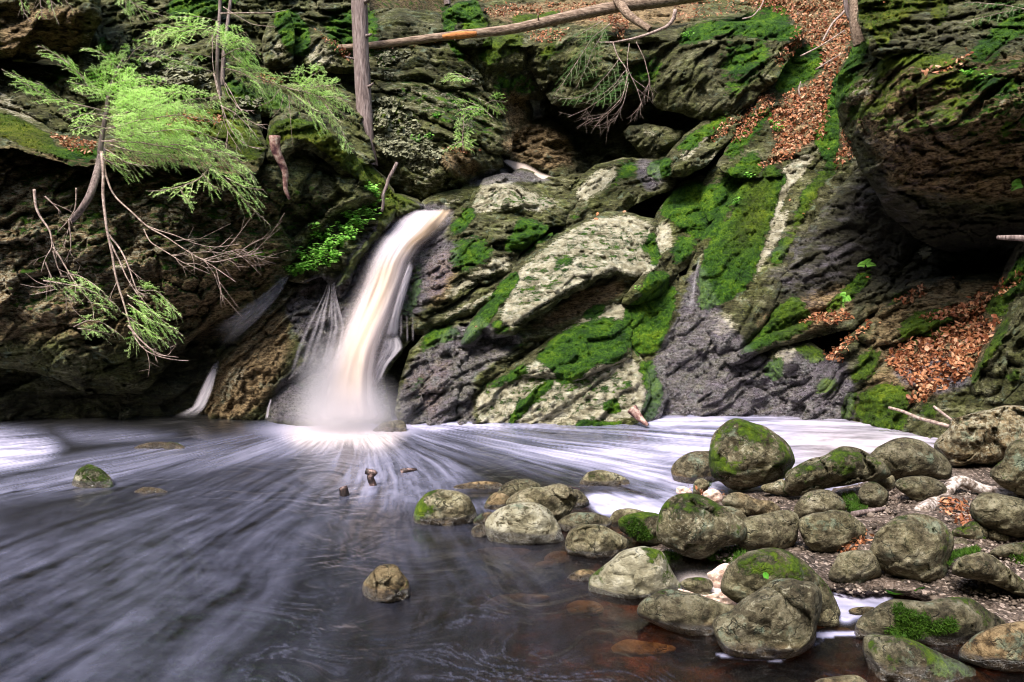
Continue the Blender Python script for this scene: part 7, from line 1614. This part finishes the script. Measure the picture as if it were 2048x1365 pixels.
where = ['in the notch above the largest pale slab, bigger of two', 'in the notch above the largest pale slab, smaller of two', 'on the top edge of the largest pale slab', 'on the mossy shelf at the tip of a leaf drift', 'on the dark shelf, far right end of the bank', 'on the dark shelf beside the right bank drift', 'on the wet lip below the dark slab', 'on the ledge between the two ferns and the drift', 'at the lower edge of the middle leaf drift', 'in the cave mouth above the ferns', 'on the dark slab next to the upper fern', 'under the cave on bare dark rock', 'deep in the cave near the right edge', 'on the mossy ledge of the overhanging boulder, largest', 'on the overhanging boulder, lowest of its ledge', 'on the overhanging boulder, right end of its ledge', 'on the yellow-green moss crown in the top right', 'on the cliff ledge right of the middle slab', 'on the stripe of bare rock below the gully', 'on the mossy slab just under the gully leaves', 'at the right rim of the gully drift', 'near the seedling in the gully', 'on the front of the overhanging mossy block', 'caught in the hanging dead twigs', 'on the needle terrace below the log end', 'at the foot of the leaning mossy trunk', 'at the mouth of the dark hollow on the left ledge', 'on the orange-mossed shelf behind the hemlock']
for k, (x, y, L) in enumerate(singles):
    loc, nr = hit(x, y)
    if loc is None: continue
    mb = MB(); dead_leaf(mb, np.array(loc), np.array(nr), rs, L, np.clip(rs.normal(.6, .15), 0, 1))
    tag(mb.build('fallen_leaf', M['leaf_dead'], smooth=False), 'fallen leaf ' + where[k], 'leaf', 'single fallen leaves lying on the rocks')
for lab, x, y, L, a in [('pair-forming green leaf on the gravel, left one', 1808, 1184, .10, 2.9), ('green leaf on the gravel, right one of the pair', 1826, 1178, .08, .5), ('green leaf stuck on the big moss-patched boulder', 1540, 1164, .06, 1.6)]:
    loc, nr = hit(x, y); mb = MB(); leaf_shape(mb, np.array(loc) + np.array(nr) * .012, np.array([math.cos(a), math.sin(a) * .4, .1]), np.array(nr), L, L * .45, .12, .1)
    tag(mb.build('green_leaf', M['leaf_green'], smooth=False), lab, 'leaf')

# flaky lichen
mb = MB()
for z, poly, n, L in [('b', [(180, 600), (280, 560), (400, 640), (480, 760), (600, 880), (560, 980), (420, 1000), (260, 900), (200, 760)], 1100, .055), ('a', [(700, 270), (900, 300), (1180, 400), (1240, 480), (1180, 560), (1000, 520), (820, 420)], 650, .06),
                      ('b', [(190, 300), (330, 300), (420, 300), (400, 360), (240, 400)], 150, .05), ('b', [(220, 420), (300, 410), (330, 470), (240, 470)], 70, .05), ('b', [(680, 560), (840, 580), (830, 660), (700, 680)], 110, .045), ('a', [(1380, 580), (1560, 560), (1560, 620), (1400, 640)], 90, .05), ('b', [(700, 380), (820, 440), (820, 500), (740, 480)], 60, .045)]:
    P = [p[:2] for p in px(z, poly)]; X, Y = in_poly_pts(P, n, rs)
    for x, y in zip(X, Y):
        loc, nr = hit(x, y)
        if loc is None: continue
        n_ = np.array(nr); p = np.array(loc) + n_ * .008; n2 = n_ + np.array([0, 0, .5]) + rs.normal(size=3) * .3; n2 /= np.linalg.norm(n2)
        a_ = np.cross(n2, rs.normal(size=3)); a_ /= np.linalg.norm(a_); b_ = np.cross(n2, a_); r = L * rs.uniform(.35, .8)
        th = np.arange(7) * 2 * math.pi / 7
        rr = r * rs.uniform(.7, 1.2, 7)
        ring = p + rr[:, None] * (np.cos(th)[:, None] * a_ + np.sin(th)[:, None] * b_) + n2 * (r * rs.uniform(-.1, .45, 7))[:, None]
        mb.add(np.vstack([ring, p]), [np.stack([np.arange(7), (np.arange(7) + 1) % 7, np.full(7, 7)], 1)], tone=np.clip(rs.normal(.5, .22), 0, 1))
o = mb.build('flaky_lichen', M['tripe'], smooth=False); tag(o, 'olive flakes of lichen crusting the cliff', kind='stuff')

# moss tufts wherever the moss map is strong
mb = MB(); N = 26000
X = rs.uniform(-20, 2060, N * 4); Y = rs.uniform(-10, 860, N * 4); mv = sample('moss', X, Y)
keep = mv > rs.uniform(.55, 1.15, N * 4); X, Y = X[keep][:N], Y[keep][:N]; OL = sample('olive', X, Y)
BV, BT = [], []
for x, y, ol in zip(X, Y, OL):
    loc, nr = hit(x, y)
    if loc is None or nr.z < -.25: continue
    p = np.array(loc); n_ = np.array(nr); t0 = np.clip(.35 + .3 * ol + rs.normal() * .15, 0, 1)
    s = 0.011 * (p[1] / 9.0) 
    for k in range(3):
        d = n_ + rs.normal(size=3) * .7; d /= np.linalg.norm(d); sd2 = np.cross(d, rs.normal(size=3)); sd2 /= np.linalg.norm(sd2) + 1e-9
        l = rs.uniform(.010, .03)
        q = p + rs.normal(size=3) * s * .8
        BV += [q - sd2 * s * .35, q + sd2 * s * .35, q + d * l]; BT += [t0 * .7, t0 * .7, t0]
mb.add(np.array(BV), [np.arange(len(BV)).reshape(-1, 3)], tone=np.array(BT))
o = mb.build('moss_tufts', M['moss_blade'], smooth=False); tag(o, 'short moss growing on the rocks', kind='stuff')

# moss pads between the bank boulders
BV, BT = [], []
for z, poly, n in [('3', [(620, 1040), (700, 1060), (860, 1100), (960, 1060), (1040, 1010), (1130, 1000), (1170, 1040), (1060, 1110), (940, 1150), (860, 1170), (780, 1140), (680, 1150), (630, 1110)], 2600), ('4', [(470, 650), (540, 640), (590, 690), (640, 745), (560, 770), (510, 770), (480, 700)], 900), ('4', [(1180, 1120), (1220, 1040), (1340, 1020), (1410, 1010), (1390, 1040), (1240, 1080)], 700), ('4', [(1610, 1050), (1706, 1060), (1706, 1140), (1640, 1110)], 250),
                   ('3', [(910, 570), (960, 560), (970, 600), (920, 610)], 180), ('6', [(830, 700), (900, 660), (960, 720), (1150, 770), (1180, 830), (1380, 790), (1390, 900), (1200, 930), (1000, 970), (850, 960), (760, 900), (860, 850)], 1500), ('3', [(320, 840), (400, 800), (460, 830), (500, 900), (540, 950), (440, 950), (360, 900)], 600)]:
    P = [p[:2] for p in px(z, poly)]; X, Y = in_poly_pts(P, n, rs)
    for x, y in zip(X, Y):
        loc, nr = hit(x, y)
        if loc is None: continue
        p = np.array(loc); n_ = np.array(nr) * .7 + np.array([0, 0, .5]); s = .006
        for k in range(3):
            d = n_ + rs.normal(size=3) * .6; d /= np.linalg.norm(d); sd2 = np.cross(d, rs.normal(size=3)); sd2 /= np.linalg.norm(sd2) + 1e-9
            q = p + rs.normal(size=3) * s; BV += [q - sd2 * s * .4, q + sd2 * s * .4, q + d * rs.uniform(.01, .028)]; t0 = np.clip(.4 + rs.normal() * .15, 0, 1); BT += [t0 * .6, t0 * .6, t0]
mb = MB(); mb.add(np.array(BV), [np.arange(len(BV)).reshape(-1, 3)], tone=np.array(BT))
o = mb.build('moss_pads', M['moss_blade'], smooth=False); tag(o, 'green moss pads between the bank boulders', kind='stuff')

# gravel
mb = MB()
ico = np.array([(0, 0, 1), (.89, 0, .45), (.28, .85, .45), (-.72, .53, .45), (-.72, -.53, .45), (.28, -.85, .45), (.72, .53, -.45), (-.28, .85, -.45), (-.89, 0, -.45), (-.28, -.85, -.45), (.72, -.53, -.45), (0, 0, -1)])
icf = np.array([(0, 1, 2), (0, 2, 3), (0, 3, 4), (0, 4, 5), (0, 5, 1), (1, 6, 2), (2, 7, 3), (3, 8, 4), (4, 9, 5), (5, 10, 1), (6, 7, 2), (7, 8, 3), (8, 9, 4), (9, 10, 5), (10, 6, 1), (11, 7, 6), (11, 8, 7), (11, 9, 8), (11, 10, 9), (11, 6, 10)])
X = rs.uniform(1330, 2060, 9000); Y = rs.uniform(950, 1365, 9000); k = 0
for x, y in zip(X, Y):
    if sample('land', np.array([x]), np.array([y]))[0] < .55: continue
    d = ground_d(y, float(ground_h(np.array([x]), np.array([y]))[0])); p = at(x, y, d)
    s = rs.uniform(.004, .013) * (1 if rs.random() < .93 else 2.2)
    sc_ = np.array([rs.uniform(.7, 1.4), rs.uniform(.7, 1.4), rs.uniform(.4, .8)]) * s
    mb.add(ico * sc_ * rs.uniform(.85, 1.15, (12, 1)) + p, [icf], tone=rs.uniform(0, 1))
o = mb.build('gravel', M['pebble']); tag(o, 'loose gravel between the boulders', kind='stuff')

# dried foam caught between stones
def foam_lump(label, z, poly, gz=.0, thick=.5):
    n0 = _seed[0]; o = boulder(label, z, poly, gz=gz, thick=thick, facet=.12, rough=.12, name='foam_lump', cat='foam'); o.data.materials[0] = M['foam_pink']; return o
foam_lump('pinkish foam lump piled beside the large moss-patched boulder', '5', [(1080, 360), (1130, 330), (1190, 285), (1240, 272), (1275, 290), (1255, 340), (1225, 400), (1200, 470), (1150, 480), (1110, 420)])
foam_lump('flat sheet of pinkish foam in the trickle between the stones', '5', [(845, 480), (900, 490), (1010, 530), (1100, 530), (1230, 500), (1320, 590), (1310, 640), (1200, 620), (1050, 575), (930, 540), (860, 520)], thick=.2)
foam_lump('pinkish foam peak behind the big flecked boulder', '3', [(695, 600), (740, 590), (780, 610), (800, 640), (700, 645)], gz=.03)
foam_lump('crumbly pink foam left of the lumpy ochre stone', '3', [(870, 640), (930, 605), (990, 630), (1010, 680), (960, 710), (900, 680)], gz=.04)
foam_lump('pink foam smear on the large moss-patched boulder', '5', [(1330, 490), (1400, 420), (1480, 400), (1560, 410), (1570, 450), (1480, 500), (1400, 570), (1350, 560)], gz=.03, thick=.12)
